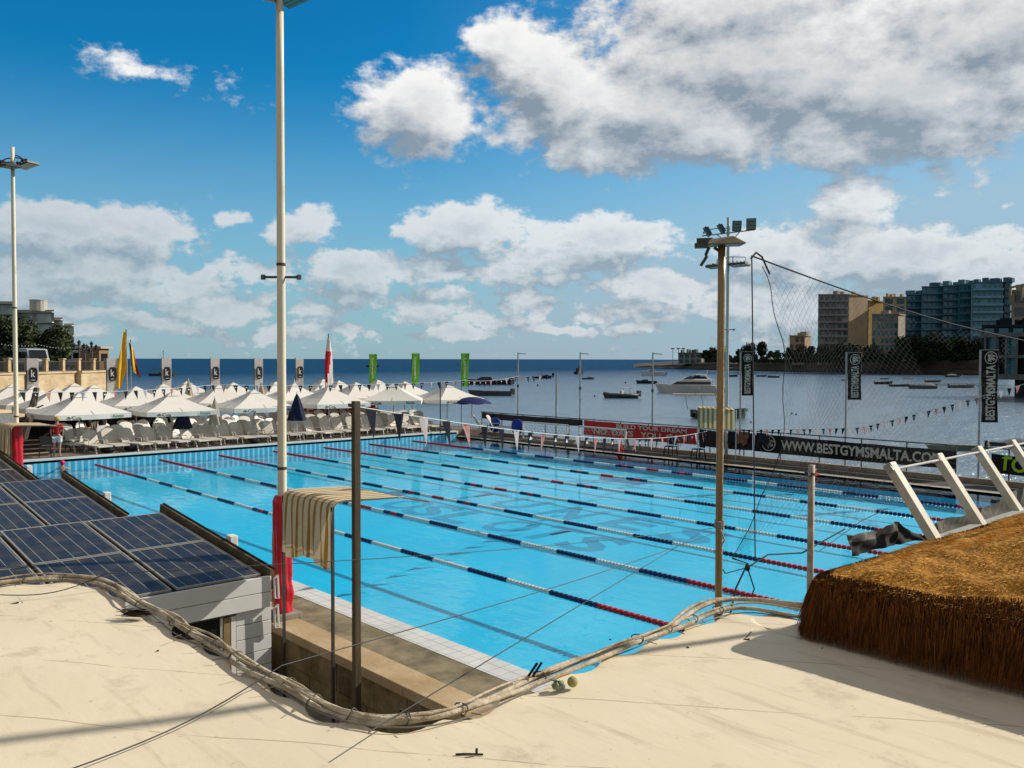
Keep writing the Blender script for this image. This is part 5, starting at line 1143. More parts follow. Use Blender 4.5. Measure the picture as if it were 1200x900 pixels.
# ================================================================ pennant strings
pk=[M('pennant_black',(.018,.022,.03),rough=.9,spec=.05),M('pennant_white',(.6,.55,.56),(.55,.42,.44),rough=.8,trans=.3),M('pennant_red',(.5,.08,.08),(.55,.4,.38),rough=.8,ns=14,amt=1,trans=.3)]
def bunting(lab,pts,n,w,h,sag=.3,seq=(0,2,0,0,1),hs=None,skipf=None):
    t=thing('pennant_string',lab,'pennant string',tuple(pts[0])); P_=[]
    for a,b in zip(pts,pts[1:]):
        for k in range(20): u=k/20; P_.append(a.lerp(b,u)+Vector((0,0,-sag*4*u*(1-u))))
    P_.append(pts[-1]); s=MB(); s.tube(P_,.009,4); s.build('cord',wtext,t)
    tot=sum((b-a).length for a,b in zip(P_,P_[1:])); acc=0; k=0; 
    for a,b in zip(P_,P_[1:]):
        L=(b-a).length
        while acc+L>=tot*(k+.5)/n and k<n:
            u=(tot*(k+.5)/n-acc)/L; c=a.lerp(b,u); d=(b-a).normalized(); dh=Vector((d.x,d.y,0)).normalized(); nn=Vector((-dh.y,dh.x,0)); sw=random.uniform(-.12,.12)*h; cu=random.uniform(-.25,.25)
            mi=seq[k%len(seq)]; s=MB(); tip=c+Vector((0,0,-h))+dh*sw+nn*cu*h
            l_=c-dh*w/2; r_=c+dh*w/2; mid=(l_+r_)/2+nn*random.uniform(-.06,.06)
            s.face(l_,mid,tip); s.face(mid,r_,tip); o=s.build('pennant',pk[mi],t)
            if mi==0:
                g2=MB(); cc=(l_+r_+tip)/3+Vector((0,0,.02*h)); nf=dfw*-.012; ww=w*.16
                cc=c+Vector((0,0,-h*.3)); 
                for q_ in ((-1,-.2),(0,.6),(1,-.2)): g2.face(cc+nf+dh*(q_[0]*ww-ww*.45)+Vector((0,0,-ww*.6)),cc+nf+dh*(q_[0]*ww+ww*.45)+Vector((0,0,-ww*.6)),cc+nf+dh*(q_[0]*ww*.8+ww*.3)+Vector((0,0,ww*(.6+q_[1]))),cc+nf+dh*(q_[0]*ww*.8-ww*.3)+Vector((0,0,ww*(.6+q_[1]))))
                g2.build('emblem',wtext,o)
            k+=1
        acc+=L
E1=uz(702,449,2.0)
bunting('pennant string hung low across the parasols from the left mast to the slim lamp posts',[Vector((bx,-2.0,3.6)),ux(250,451,3.4),ux(545,446,4.2),uy(607,441,26.2),uy(652,436,26.2)],62,.24,.36,.12,seq=(0,0,2,0,0,1))
bunting('pennant string of larger flags running from the dark square post across the pool',[PF+Vector((0,0,-.08)),Vector((qd.x-.6,qd.y-.7,1.35))],36,.33,.46,.42,seq=(0,0,1,0,2))
bunting('pennant string of small flags rising to the right above the web address banner',[Vector((qd.x,qd.y-.2,1.45)),uy(1010,501,25.8),uy(1200,450,25.8),uy(1290,410,25.8)],52,.15,.30,.05,seq=(1,0,2,0,0))
# ================================================================ far coast on the right
rock=M('shore_rock',(.10,.085,.06),(.035,.032,.028),rough=.95,ns=.06,amt=1,bump=.6,bs=.5,det=8)
def shore(px,py): return uz(px,py,SEA)
sp_=[(742,430.6),(760,431.3),(785,432.2),(812,433),(850,434.2),(900,435),(960,436.2),(1010,437.2),(1060,438.2),(1110,439.2),(1160,440),(1230,441.5),(1400,447)]
tops=[(742,430),(752,428.5),(775,428),(790,426.5),(812,424.5),(850,424),(900,423.5),(960,423),(1010,423),(1060,422.5),(1110,422),(1160,421),(1230,420),(1400,415)]
s=MB(); pts=[shore(*p) for p in sp_]
# interpolate densely
den=[]
for a,b in zip(pts,pts[1:]):
    for k in range(14): den.append(a.lerp(b,k/14))
den.append(pts[-1])
def ztop(P):
    D=(P-Vector((CX,CY,P.z))).dot(Vector((FW.x,FW.y,0)).normalized()); ax=(P-Vector((CX,CY,P.z))).dot(RT)/D*FPX+600
    for (a,y0),(b,y1) in zip(tops,tops[1:]):
        if a<=ax<=b: yy=y0+(y1-y0)*(ax-a)/(b-a); break
    else: yy=tops[-1][1] if ax>1000 else tops[0][1]
    return H-(yy-420.7)/FPX*D, D, ax
rows=[]
for P in den:
    zt,D,ax=ztop(P); away=(P-Vector((CX,CY,P.z))).normalized(); rr=[]
    prof=[(0,-1.2),(0,.15),(4,.4),(9,.55),(10,.85),(14,1.0),(60,1.02),(400,1.4)]
    for off,f in prof:
        n=noise.noise(Vector((P.x*.05,P.y*.05,off*.1)))*(.9 if 0<off<14 else .3)
        rr.append(P+away*(off+n*4*(off<12))+Vector((0,0,(zt-SEA)*f+n*.9*(0<off<14))))
    rows.append(rr)
b0=len(s.v)
for rr in rows: s.v+=rr
nr=len(rows[0])
for i in range(len(rows)-1):
    for j in range(nr-1): q=b0+i*nr+j; s.f.append((q,q+1,q+nr+1,q+nr)); s.m.append(0)
struct(s.build('headland',rock))
aw=Vector((FW.x,FW.y,0)).normalized()
# promenade retaining wall
s=MB(); t=thing('sea_wall','long dim stone promenade wall along the far shore','wall',tuple(pts[6]))
ww=[]
for px in range(870,1180,8):
    yy=436; 
    for (a,y0),(b,y1) in zip(sp_,sp_[1:]):
        if a<=px<=b: yy=y0+(y1-y0)*(px-a)/(b-a)
    P=shore(px,yy)+aw*9; ww.append(P)
for a,b in zip(ww,ww[1:]):
    za=ztop(a)[0]; s.hexa([(a.x,a.y,0),(b.x,b.y,0),(b.x+aw.x,b.y+aw.y,0),(a.x+aw.x,a.y+aw.y,0),(a.x,a.y,za+.3),(b.x,b.y,za+.3),(b.x+aw.x,b.y+aw.y,za+.3),(a.x+aw.x,a.y+aw.y,za+.3)])
s.build('wall',M('promenade_wall',(.15,.13,.10),(.07,.06,.045),rough=.95,ns=.08,amt=1,stretch=(1,1,4)),t)
# buildings
gw=M('dark_glass',(.03,.06,.07),(.09,.15,.16),rough=.15,spec=.6,ns=.4,amt=1); gt=M('teal_glass',(.02,.14,.19),(.05,.22,.27),rough=.12,spec=.6,ns=.3,amt=1)
def building(lab,pl,pm,pr,ytop,D,storeys,mf,ms,glass,bays=5,balc=1.4,rot=None,zb=2.0,roof=None,side_win=0,glow=False,name='apartment_building'):
    """front spans photo columns pl..pm, lit flank pm..pr, at distance D"""
    A=ud(pl,421,D); B=ud(pm,421,D-(pm-pl)/FPX*D*.10); zt=ud(pl,ytop,D).z
    A.z=B.z=zb; fd=(B-A); L=fd.length; fd.normalize(); bd=Vector((-fd.y,fd.x,0)); 
    if bd.dot(aw)<0: bd=-bd
    # flank depth chosen so it reaches column pr
    dep=4; 
    for k in range(400):
        C=B+bd*dep; D2=(C-Vector((CX,CY,0))).dot(aw); x=(C-Vector((CX,CY,0))).dot(RT)/D2*FPX+600
        if x>=pr or pr<=pm or dep>22: break
        dep+=.4
    if pr>pm and x<pr:   # turn the flank outward when a square plan cannot show it
        C=ud(pr,421,D+8); C.z=zb; bdv=(C-B)
    else: bdv=bd*max(dep,9)
    hgt=zt-zb; t=thing(name,lab,'building',tuple(A))
    s=MB(); P4=[A,B,B+bdv,A+bdv]; 
    s.mi=0; up=Vector((0,0,hgt)); s.face(P4[0],P4[1],P4[1]+up,P4[0]+up); s.mi=1; s.face(P4[1],P4[2],P4[2]+up,P4[1]+up); s.face(P4[3],P4[0],P4[0]+up,P4[3]+up); s.face(P4[2],P4[3],P4[3]+up,P4[2]+up); s.mi=0; s.face(*[p+up for p in P4])
    s.build('wall',[mf,ms],t)
    fn=Vector((fd.y,-fd.x,0)); 
    if fn.dot(aw)>0: fn=-fn
    sh=hgt/storeys; key=None; wme=None
    for i in range(storeys):
        z=zb+sh*i
        if balc:
            s=MB(); a=A+Vector((0,0,z-zb)); s.slab([a+fd*.2,a+fd*(L-.2),a+fd*(L-.2)+fn*balc,a+fd*.2+fn*balc],(0,0,.22)); s.slab([a+fd*.2+fn*balc+Vector((0,0,.2)),a+fd*(L-.2)+fn*balc+Vector((0,0,.2)),a+fd*(L-.2)+fn*(balc+.06)+Vector((0,0,.2)),a+fd*.2+fn*(balc+.06)+Vector((0,0,.2))],(0,0,.75)); s.build('balcony',mf,t)
        for k in range(bays):
            wv=L/bays
            if (i*7+k*3+int(pl))%11==0: continue
            if wme is None:
                s=MB(); o=A+fn*.04; s.slab([fd*-.33*wv,fd*.33*wv,fd*.33*wv+Vector((0,0,sh*.66)),fd*-.33*wv+Vector((0,0,sh*.66))],fn*.05); wo=s.build('window',glass,t,world=False); wme=wo
                s=MB(); s.slab([fd*-.01*wv-fn*-.06,fd*.01*wv+fn*.06,fd*.01*wv+fn*.06+Vector((0,0,sh*.66)),fd*-.01*wv+fn*.06+Vector((0,0,sh*.66))],fn*.03)
            else: wo=wme.copy(); col.objects.link(wo)
            wo.location=(A+fd*(wv*(k+.5))+fn*.03+Vector((0,0,z-zb+sh*.18)))-Vector(t['_o']); wo.parent=t
    s=MB(); s.slab([p+Vector((0,0,hgt)) for p in (A-fd*.3+fn*.5,B+fd*.3+fn*.5,B+bdv+fd*.3,A+bdv-fd*.3)],(0,0,.5))
    s.build('roof',ms if roof is None else roof,t)
    r_=random.Random(int(pl))
    for k in range(5):
        s=MB(); c=A+fd*L*r_.uniform(.1,.9)+bdv*r_.uniform(.2,.7)+Vector((0,0,hgt+.5)); s.cbox(c+Vector((0,0,.8)),(r_.uniform(1,3),r_.uniform(1,3),r_.uniform(1.2,2.4))); s.build('roof_hut',ms,t)
    return t
F=lambda n,c,c2=None: M(n,c,c2,rough=.85,ns=.15,amt=.8)
fg=F('facade_grey_beige',(.33,.33,.31)); tan=F('flank_tan',(.46,.34,.2)); yel=F('yellow_render',(.52,.36,.10)); beige_=F('beige_render',(.46,.37,.24)); og=F('old_grey',(.42,.35,.27)); te=F('teal_facade',(.12,.27,.34)); te2=F('teal_dark',(.09,.19,.25)); te3=F('teal_pale',(.22,.44,.56)); cn=F('raw_concrete_far',(.36,.31,.22))  # far facade colours lightened, so the distance haze sits in the paint
building('grey beige apartment tower with stacked curved balconies, the leftmost tall block on the far shore',958,994,1016,346,430,10,fg,tan,gw,5)
building('plain bright yellow rendered block squeezed behind the grey tower',1016,1017,1036,353,440,8,yel,yel,gw,1,0)
building('beige block with roof tank next to the yellow block',1034,1061,1063,349,435,9,beige_,beige_,gw,2,0)
building('dark grey older building with small windows in front of the beige block',1021,1052,1060,369,400,7,og,og,gt,6,0)
building('stepped dark teal apartment block at the left of the glass terrace',1061,1081,1084,346,390,10,te2,te,gt,3)
building('teal apartment block with pale parapet in the middle of the glass terrace',1079,1103,1105,337,385,11,te,te2,gt,4)
building('lower roofed teal apartment block between two taller glass blocks',1104,1122,1123,335.5,380,11,te2,te,gt,3)
building('narrow teal apartment block left of the wide glass block',1122,1137,1138,334,378,11,te,te,gt,3)
building('wide bright teal glass apartment block with long pale balcony bands',1137,1174,1177,332,370,11,te3,te2,gt,6)
building('narrow blue grey stair tower right of the wide glass block',1176,1183,1184,331,368,11,te2,te2,gw,2)
building('near concrete block with open roof frame at the right picture edge',1184,1230,1240,342,230,3,cn,cn,gw,2,0,zb=12)
building('small lone tan building on the ridge left of the apartment towers',925,943,950,394,480,4,tan,tan,gw,3,0)
building('low pale house on the headland point at the right of the moored boats',795,822,825,414,540,2,F('pale_house',(.30,.31,.29)),F('pale_house_side',(.2,.2,.19)),gw,4,0,name='house')
building('small brown block just left of the pale grey mast behind the trees',847,851,852,410,500,3,tan,tan,gw,1,0,name='house')
building('low beige house in the trees below the lone tan building',928,943,944,413,440,1,beige_,beige_,gw,2,0,name='house')
# roof frame on the near block
t=thing('roof_frame','open steel frame standing on top of the concrete block at the right edge','frame',tuple(ud(1190,342,228))); s=MB()
a=ud(1184,337,228); b=ud(1240,325,225)
for k in range(5): c=a.lerp(b,k/4); s.beam(c,Vector((c.x,c.y,c.z-4)),.5,.5)
s.beam(a,b,.5,.6); s.build('frame',cn,t)
# dark glass skirt building below it
building('dark blue glazed terrace building under the concrete block',1150,1235,1240,383,215,2,F('navy_facade',(.012,.03,.045)),F('navy_facade2',(.01,.02,.03)),gt,5,0,zb=8,name='glass_building')
# pavilion on legs over the water
t=thing('pavilion','two storey dark waterside pavilion on columns at the right edge','building',tuple(ud(1150,441,150)))
pa=ud(1148,421,150); pb=ud(1290,421,132); dv=(pb-pa); dvn=dv.normalized(); bk=Vector((-dvn.y,dvn.x,0)); bk=bk if bk.dot(aw)>0 else -bk
dk=M('pavilion_dark',(.018,.022,.025),rough=.7,ns=.5); gs=M('pavilion_slab',(.16,.18,.18),(.1,.11,.11),rough=.7,ns=.5)
def zpx(y,D=150): return H-(y-420.7)/FPX*D
s=MB()
for yy,th_ in ((441.5,.9),(417,.5),(393,.7)):
    z=zpx(yy+1.5); a=pa-dvn*(.9 if yy>420 and yy<440 else 0); s.slab([Vector((a.x,a.y,z)),Vector((pb.x,pb.y,z)),Vector((pb.x,pb.y,z))+bk*10,Vector((a.x,a.y,z))+bk*10],(0,0,th_))
s.build('floor_slab',gs,t)
s=MB()
for k in range(12):
    c=pa+dvn*(1+k*1.9); s.beam(Vector((c.x,c.y,zpx(442))),Vector((c.x,c.y,zpx(393))),.3,.3)
s.build('column',gs,t)
for k in range(6):
    for (y0,y1) in ((440,419),(415,395)):
        a=pa+dvn*(1.3+k*3.2)+bk*.5; b=a+dvn*1.9; s=MB(); s.face(Vector((a.x,a.y,zpx(y0))),Vector((b.x,b.y,zpx(y0))),Vector((b.x,b.y,zpx(y1))),Vector((a.x,a.y,zpx(y1)))); s.build('window',gt,t)
s=MB(); a=pa+bk*1.2; b=pb+bk*1.2; s.slab([Vector((a.x,a.y,zpx(442))),Vector((b.x,b.y,zpx(442))),Vector((b.x,b.y,zpx(392))),Vector((a.x,a.y,zpx(392)))],bk*.3); s.build('wall',dk,t)
s=MB(); a=pa+dvn*5+bk*2; b=pb+bk*2; s.slab([Vector((a.x,a.y,SEA)),Vector((b.x,b.y,SEA)),Vector((b.x,b.y,zpx(443))),Vector((a.x,a.y,zpx(443)))],bk*6); s.build('plinth',dk,t)
# ---- trees
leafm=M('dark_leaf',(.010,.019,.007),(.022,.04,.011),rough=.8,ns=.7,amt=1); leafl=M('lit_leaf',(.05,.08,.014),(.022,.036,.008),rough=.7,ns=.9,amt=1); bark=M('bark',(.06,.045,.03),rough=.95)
def tree(lab,base,h,w,n,ls,seed,group='trees on the far shore',lit=.15,trunk=.3,name='tree'):
    r_=random.Random(seed); t=thing(name,lab,'tree',tuple(base),group); base=Vector(base)
    s=MB(); top_=base+Vector((0,0,h*.75)); s.tube([base,base+Vector((w*.02,0,h*.3)),top_],[h*.035,h*.025,h*.008],6)
    lob=[]
    for k in range(9):
        a=r_.uniform(0,6.28); rr=r_.uniform(0,.36)*w; zc=h*r_.uniform(trunk+.12,.86); c=base+Vector((math.cos(a)*rr,math.sin(a)*rr,zc)); lob.append((c,r_.uniform(.16,.28)*w))
        s.tube([base+Vector((0,0,h*.28)),base.lerp(c,.6)+Vector((0,0,h*.1)),c],[h*.016,h*.01,h*.004],4)
    s.build('trunk',bark,t)
    s=MB()
    for i in range(n):
        c,rad=lob[r_.randrange(len(lob))]; v=Vector((r_.gauss(0,1),r_.gauss(0,1),r_.gauss(0,.8))).normalized()*rad*r_.uniform(.45,1.08)
        p=c+v; nrm_=(v.normalized()+Vector((r_.gauss(0,.6),r_.gauss(0,.6),r_.gauss(0,.6)))).normalized(); x=nrm_.orthogonal().normalized(); y=nrm_.cross(x); l=ls*r_.uniform(.6,1.4)
        s.mi=1 if (v.normalized().dot(sd)>.35 and r_.random()<lit*4) or r_.random()<lit*.3 else 0  # sun-side leaves take the lighter colour, painting sunlight onto the crown
        s.face(p-x*l,p+y*l*.6,p+x*l,p-y*l*.6)
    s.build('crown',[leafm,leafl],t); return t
k=0
spec=[(838,421,409,24,'rounded dark tree left of the ochre lamp post on the far shore'),(829,423,412,14,'small dark tree at the end of the far tree line'),(868,423,410,16,'dark tree just right of the pale grey mast'),(879,424,405,24,'tallest round dark tree on the shore behind the first black flag'),(893,424,401,17,'conical dark tree standing above the shore line right of the first black flag'),(908,424,411,16,'low dark tree between the conical tree and the tan house'),(924,424,408,16,'dark tree at the foot of the lone tan building'),(938,423,406,17,'dark tree right of the lone tan building'),(951,423,405,16,'dark tree left of the grey beige tower'),
(966,423,405,22,'bushy dark tree in front of the grey beige tower'),(983,423,403,22,'second bushy dark tree in front of the grey beige tower'),(1002,423,404,24,'dark tree below the tan flank of the tower'),(1022,423,406,22,'dark tree before the old grey building, left one'),(1040,423,404,22,'dark tree before the old grey building, right one'),(1056,423,396,28,'big dark tree below the stepped teal block'),(1074,423,392,32,'big dark tree below the middle of the glass terrace'),(1092,423,391,32,'widest dark tree mass centre under the glass terrace'),(1112,423,394,30,'dark tree under the lower roofed teal block'),(1130,423,397,28,'dark tree left of the pavilion'),(1146,423,398,26,'dark tree touching the pavilion')]
for px,yb,yt,wpx,lab in spec:
    D=415 if px>955 else 440; D=360 if px>1050 else D
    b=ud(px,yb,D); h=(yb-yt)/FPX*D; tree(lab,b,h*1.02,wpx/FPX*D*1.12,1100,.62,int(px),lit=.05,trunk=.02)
# low scrub that reads as one mass along the shore
s=MB(); r_=random.Random(5)
for i in range(9000):
    px=r_.uniform(826,1160); D=405-(px-826)*.12; yt=413 if px<950 else (405 if px<1040 else 400); f=r_.random()**.8
    p=ud(px,424-(424-yt)*f*(.65+.35*math.sin(px*.21)+.2*math.sin(px*.67)),D+r_.uniform(-5,14)); l=r_.uniform(.4,1.0); x=Vector((r_.gauss(0,1),r_.gauss(0,1),r_.gauss(0,1))).normalized()*l; y=x.orthogonal().normalized()*l*.6; s.face(p-x,p+y,p+x,p-y)
o=s.build('shore_scrub',leafm); tag(o,'dark scrub filling the slope between the far shore trees','scrub',kind='stuff')
# beach parasols, tents far away
for px,y,w_,lab,mt in ((903,421,8,'left pale tent roof on the far promenade',F('tent_pale',(.5,.5,.45))),(911,420,7,'second pale tent roof on the far promenade',F('tent_pale',(.5,.5,.45))),(921,421,7,'third pale tent roof on the far promenade',F('tent_pale',(.5,.5,.45))),(927,421,7,'rightmost pale tent roof on the far promenade',F('tent_pale',(.5,.5,.45))),(1037,418,6,'left of three tiny yellow parasols below the teal blocks',yel),(1046,418,6.5,'middle of three tiny yellow parasols below the teal blocks',yel),(1056,418,6.5,'right of three tiny yellow parasols below the teal blocks',yel),(975,418,5,'left tiny orange parasol below the grey tower',tan),(984,418,5,'right tiny orange parasol below the grey tower',tan)):
    D=392; c=ud(px,y,D); w2=w_/FPX*D/2; h=3.0/FPX*D; t=thing('parasol',lab,'parasol',tuple(c),'parasols and tents on the far promenade'); s=MB(); top_=c+Vector((0,0,h))
    q=[c+Vector((w2*math.cos(a),w2*math.sin(a),0)) for a in [i*math.pi/4 for i in range(8)]]
    for i in range(8): s.face(q[i],q[(i+1)%8],top_)
    s.build('canopy',mt,t); s=MB(); s.tube([c+Vector((0,0,-2.5)),top_],.08,5); s.build('pole',steel,t)
for px,lab in ((788.5,'left of three far mast lamps on the headland'),(795,'middle of three far mast lamps on the headland'),(801,'right of three far mast lamps on the headland')):
    a=ud(px,427,545); b=ud(px,408.5,545); t=thing('street_lamp',lab,'street lamp',tuple(a),'far mast lamps on the headland'); s=MB(); s.tube([a,b],.16,5); s.build('pole',dsteel,t); s=MB(); s.cbox(b,(1.6,1.6,.7)); s.build('lamp',dsteel,t)
# ================================================================ boats
hullw=M('hull_white',(.82,.82,.78),(.66,.66,.62),rough=.35,ns=.8,spec=.5); hullg=M('hull_grey',(.11,.13,.14),(.07,.08,.09),rough=.5,ns=1); hulld=M('hull_dark',(.02,.022,.025),(.05,.05,.05),rough=.4,ns=1); hullt=M('hull_green',(.03,.10,.09),(.02,.06,.055),rough=.4,ns=1); bg_=M('boat_glass',(.012,.015,.018),rough=.1,spec=.7); wood=M('boat_wood',(.12,.06,.03),rough=.6); cover=M('boat_cover',(.17,.2,.23),(.1,.12,.14),rough=.8,ns=1)
def hull(s,L,B,Hh,M_,bow=.35,sheer=.35,fl=.75):
    n=12; R_=[]
    for i in range(n+1):
        u=i/n; x=-L/2+L*u; w_=B/2*(min(1,(1-u)/bow)**.6 if u>1-bow else 1)*(.92+.08*min(1,u/.2)); zt=Hh*(1+sheer*max(0,u-.35)**1.5*1.6); kz=-.25+(zt*.75 if u>.985 else 0)
        xo=x; R_.append([M_@Vector((xo-(.12*L*(1-0) if u>.97 else 0)*.6,0,kz)),M_@Vector((xo-(.05*L if u>.9 else 0),w_*fl,.0)),M_@Vector((xo,w_,zt)),M_@Vector((xo,w_*.86,zt-.02)),M_@Vector((xo,w_*.80,zt*.72)),M_@Vector((xo,-w_*.80,zt*.72)),M_@Vector((xo,-w_*.86,zt-.02)),M_@Vector((xo,-w_,zt)),M_@Vector((xo-(.05*L if u>.9 else 0),-w_*fl,.0))])
    b=len(s.v); k=9
    for r in R_: s.v+=r
    for i in range(n):
        for j in range(k): s.f.append((b+i*k+j,b+i*k+(j+1)%k,b+(i+1)*k+(j+1)%k,b+(i+1)*k+j)); s.m.append(s.mi)
    s.f.append(tuple(b+j for j in range(k))); s.f.append(tuple(b+n*k+j for j in range(k))[::-1]); s.m+=[s.mi]*2
def boat(name,lab,px,pyw,lpx,kind,ang,hm,Hf=.11,group=None):
    """ang: heading angle against the picture plane (0 = bow to the right, 180 = bow left)"""
    c=uz(px,pyw,SEA); D=(c-Vector((CX,CY,SEA))).dot(aw); ca=abs(math.cos(R(ang))); L=lpx/FPX*D/max(.35,ca+.3*abs(math.sin(R(ang))))
    xd=Matrix.Rotation(R(ang),3,'Z')@RT; yd=Vector((-xd.y,xd.x,0)); M_=Matrix(((xd.x,yd.x,0,c.x),(xd.y,yd.y,0,c.y),(0,0,1,SEA),(0,0,0,1)))
    t=thing(name,lab,'boat',tuple(c),group); B=L*.32 if kind!='yacht' else L*.28; Hh=L*Hf
    s=MB(); hull(s,L,B,Hh,M_); h=s.build('hull',hm,t,smooth=False)
    P=lambda a,b,z: M_@Vector((a*L,b*B,z*L))
    def block(x0,x1,x2,x3,w,z0,z1,nm,mt):
        s=MB(); s.hexa([P(x0,-w,z0),P(x1,-w,z0),P(x1,w,z0),P(x0,w,z0),P(x2,-w*.85,z1),P(x3,-w*.85,z1),P(x3,w*.85,z1),P(x2,w*.85,z1)]); return s.build(nm,mt,t)
    if kind in('motor','cuddy'):
        block(-.12,.30,-.08,.14,.34,Hf*.8,Hf+.075,'cabin',hm if hm!=hulld else hullg); block(-.09,.19,-.06,.10,.345,Hf+.02,Hf+.07,'window',bg_)
        s=MB(); s.cbox(P(-.5,0,.07),(.05*L,.12*L,.12*L)); s.build('outboard_motor',hulld,t)
    if kind=='open':
        s=MB(); s.cbox(P(-.52,0,.09),(.05*L,.1*L,.14*L)); s.build('outboard_motor',hulld,t)
        s=MB(); s.cbox(P(-.1,0,Hf),(.03*L,.26*L,.02*L)); s.cbox(P(.12,0,Hf),(.03*L,.22*L,.02*L)); s.build('bench',wood,t)
    if kind=='rib':
        s=MB(); 
        for sg in (-1,1): s.tube([P(-.5,sg*.46,Hf*.85),P(0,sg*.48,Hf*.9),P(.3,sg*.36,Hf*1.05),P(.47,sg*.06,Hf*1.35)],L*.042,8)
        s.build('inflatable_tube',hm,t,smooth=True)
        s=MB(); s.cbox(P(-.52,0,Hf+.03),(.07*L,.13*L,.17*L)); s.build('outboard_motor',hulld,t)
        s=MB(); 
        for sg in (-1,1): s.tube([P(-.42,sg*.3,Hf),P(-.38,sg*.3,Hf+.19),P(-.08,sg*.28,Hf+.2),P(-.12,sg*.28,Hf)],L*.011,5); s.tube([P(-.3,sg*.3,Hf),P(-.22,sg*.3,Hf+.195)],L*.009,5)
        s.cbox(P(-.05,0,Hf+.05),(.09*L,.12*L,.13*L)); s.tube([P(-.38,-.3,Hf+.19),P(-.38,.3,Hf+.19)],L*.011,5); s.tube([P(-.08,-.28,Hf+.2),P(-.08,.28,Hf+.2)],L*.011,5); s.build('frame',hullw,t)
    if kind=='sail':
        block(-.15,.18,-.1,.12,.3,Hf*.8,Hf+.05,'cabin',hm); s=MB(); s.tube([P(.05,0,Hf),P(.05,0,Hf+.95)],L*.009,5); s.tube([P(.05,0,Hf+.2),P(-.38,0,Hf+.17)],L*.012,5); s.tube([P(.05,0,Hf+.93),P(-.48,0,Hf)],L*.003,3); s.tube([P(.05,0,Hf+.93),P(.48,0,Hf)],L*.003,3); s.build('mast',dsteel,t)
    if kind=='cover':
        s=MB(); s.grid(lambda a,b: P(-.48+.92*a,(b*2-1)*.5*(1-.5*max(0,a-.6)/.4),Hf*.9+.10*math.sin(math.pi*min(1,a*1.3+.05))**.7*math.sin(math.pi*b)),14,8); s.build('cover',cover,t,smooth=True); s=MB(); s.cbox(P(-.54,0,.1),(.06*L,.12*L,.13*L)); s.build('outboard_motor',hulld,t)
    if kind=='yacht':
        block(-.36,.30,-.34,.14,.40,Hf*.9,Hf+.085,'cabin',hullw); block(-.34,.255,-.33,.155,.403,Hf+.022,Hf+.072,'window',bg_); block(-.40,.10,-.36,.02,.36,Hf+.086,Hf+.10,'flybridge',hullw)
        block(-.1,.08,-.09,.02,.3,Hf+.10,Hf+.135,'windscreen',bg_)
        s=MB(); 
        for sg in (-.33,.33): s.tube([P(-.32,sg,Hf+.10),P(-.26,sg,Hf+.17),P(-.12,sg,Hf+.17)],L*.007,5)
        s.tube([P(-.28,0,Hf+.16),P(-.30,0,Hf+.24)],L*.006,5); s.build('radar_arch',hullw,t)
        s=MB(); 
        for k in range(8): s.tube([P(.1+.05*k,.47*(1-k*.09),Hf+.02),P(.1+.05*k,.47*(1-k*.09),Hf+.055)],L*.002,4)
        for k in range(3): s.cbox(P(.26-.09*k,-.455,Hf*.62),(.03*L,.01*L,.014*L))
        s.build('porthole',bg_,t)
    if kind=='tug':
        block(-.3,.2,-.26,.12,.34,Hf*.9,Hf+.2,'cabin',hm); block(-.27,.185,-.25,.135,.346,Hf+.09,Hf+.16,'window',bg_); s=MB(); s.tube([P(-.1,0,Hf+.2),P(-.1,0,Hf+.42)],L*.012,5); s.tube([P(-.1,-.2,Hf+.3),P(-.1,.2,Hf+.3)],L*.01,5); s.build('mast',dsteel,t)
    return t
boat('sailing_boat','moored dark wooden sailing boat with bare mast half behind a pale banner',190,440.5,30,'sail',15,wood,.10)
boat('motor_boat','small dark motor boat far out behind the left green flag',436,430,15,'motor',180,hulld)
boat('motor_boat','long dark open speedboat with raised windscreen roof right of the right green flag',572,450.5,56,'motor',176,hulld,.09)
boat('motor_boat','grey open boat with big black outboard below the long dark speedboat',574,463.5,52,'open',178,hullg,.10)
boat('motor_boat','grey boat half hidden between the parasols and the square pole',505,472,40,'open',175,hullg,.12)
boat('motor_boat','low dark boat with canopy between the slim lamp post and the plain post',636,443.5,22,'motor',0,hulld,.12)
boat('fishing_boat','dark upright fishing boat far out by the middle slim lamp post',679,438.5,15,'tug',60,hulld,.16)
boat('motor_boat','small pale motor boat right of the middle slim lamp post',690,444.5,15,'motor',10,hullg,.12)
boat('rib_boat','grey inflatable boat with tubular frame in the middle of the bay',727,466.5,42,'rib',176,hullg,.10)
boat('motor_boat','white cabin cruiser with pointed bow left of the big yacht, farther one',765,440,30,'motor',175,hullw,.15)
boat('motor_boat','dark slim motor boat just left of the big yacht',757,449.5,24,'motor',178,hulld,.13)
boat('motor_yacht','largest white motor yacht with dark windows, left of the ochre post',806,460.5,78,'yacht',172,hullw,.115)
boat('motor_boat','dark hulled boat moored right behind the big yacht',834,459,30,'motor',170,hullw,.16)
boat('motor_boat','far small boats first, tiny grey boat right behind the ochre post',858,441.5,14,'open',0,hulld,.14)
boat('motor_boat','tiny grey boat left of the pale grey mast, far one',818,444,22,'motor',180,hulld,.13)
boat('fishing_boat','green hulled boat with long pale awning behind the striped awning panel',845,490,66,'open',5,hullt,.14)
q=uz(825,489,SEA); s=MB(); a=q+RT*-3.2+Vector((0,0,2.3)); 
tq=[o for o in col.objects if o.get('label','').startswith('green hulled boat')][0]
s.slab([a,a+RT*4.5,a+RT*4.5+aw*1.4,a+aw*1.4],(0,0,.14)); s.build('awning',M('boat_awning',(.6,.56,.44)),tq); s=MB()
for k in (1.2,2.9,4.4): s.tube([a+RT*k,a+RT*(k+.3)+Vector((0,0,-1.5))],.035,5)
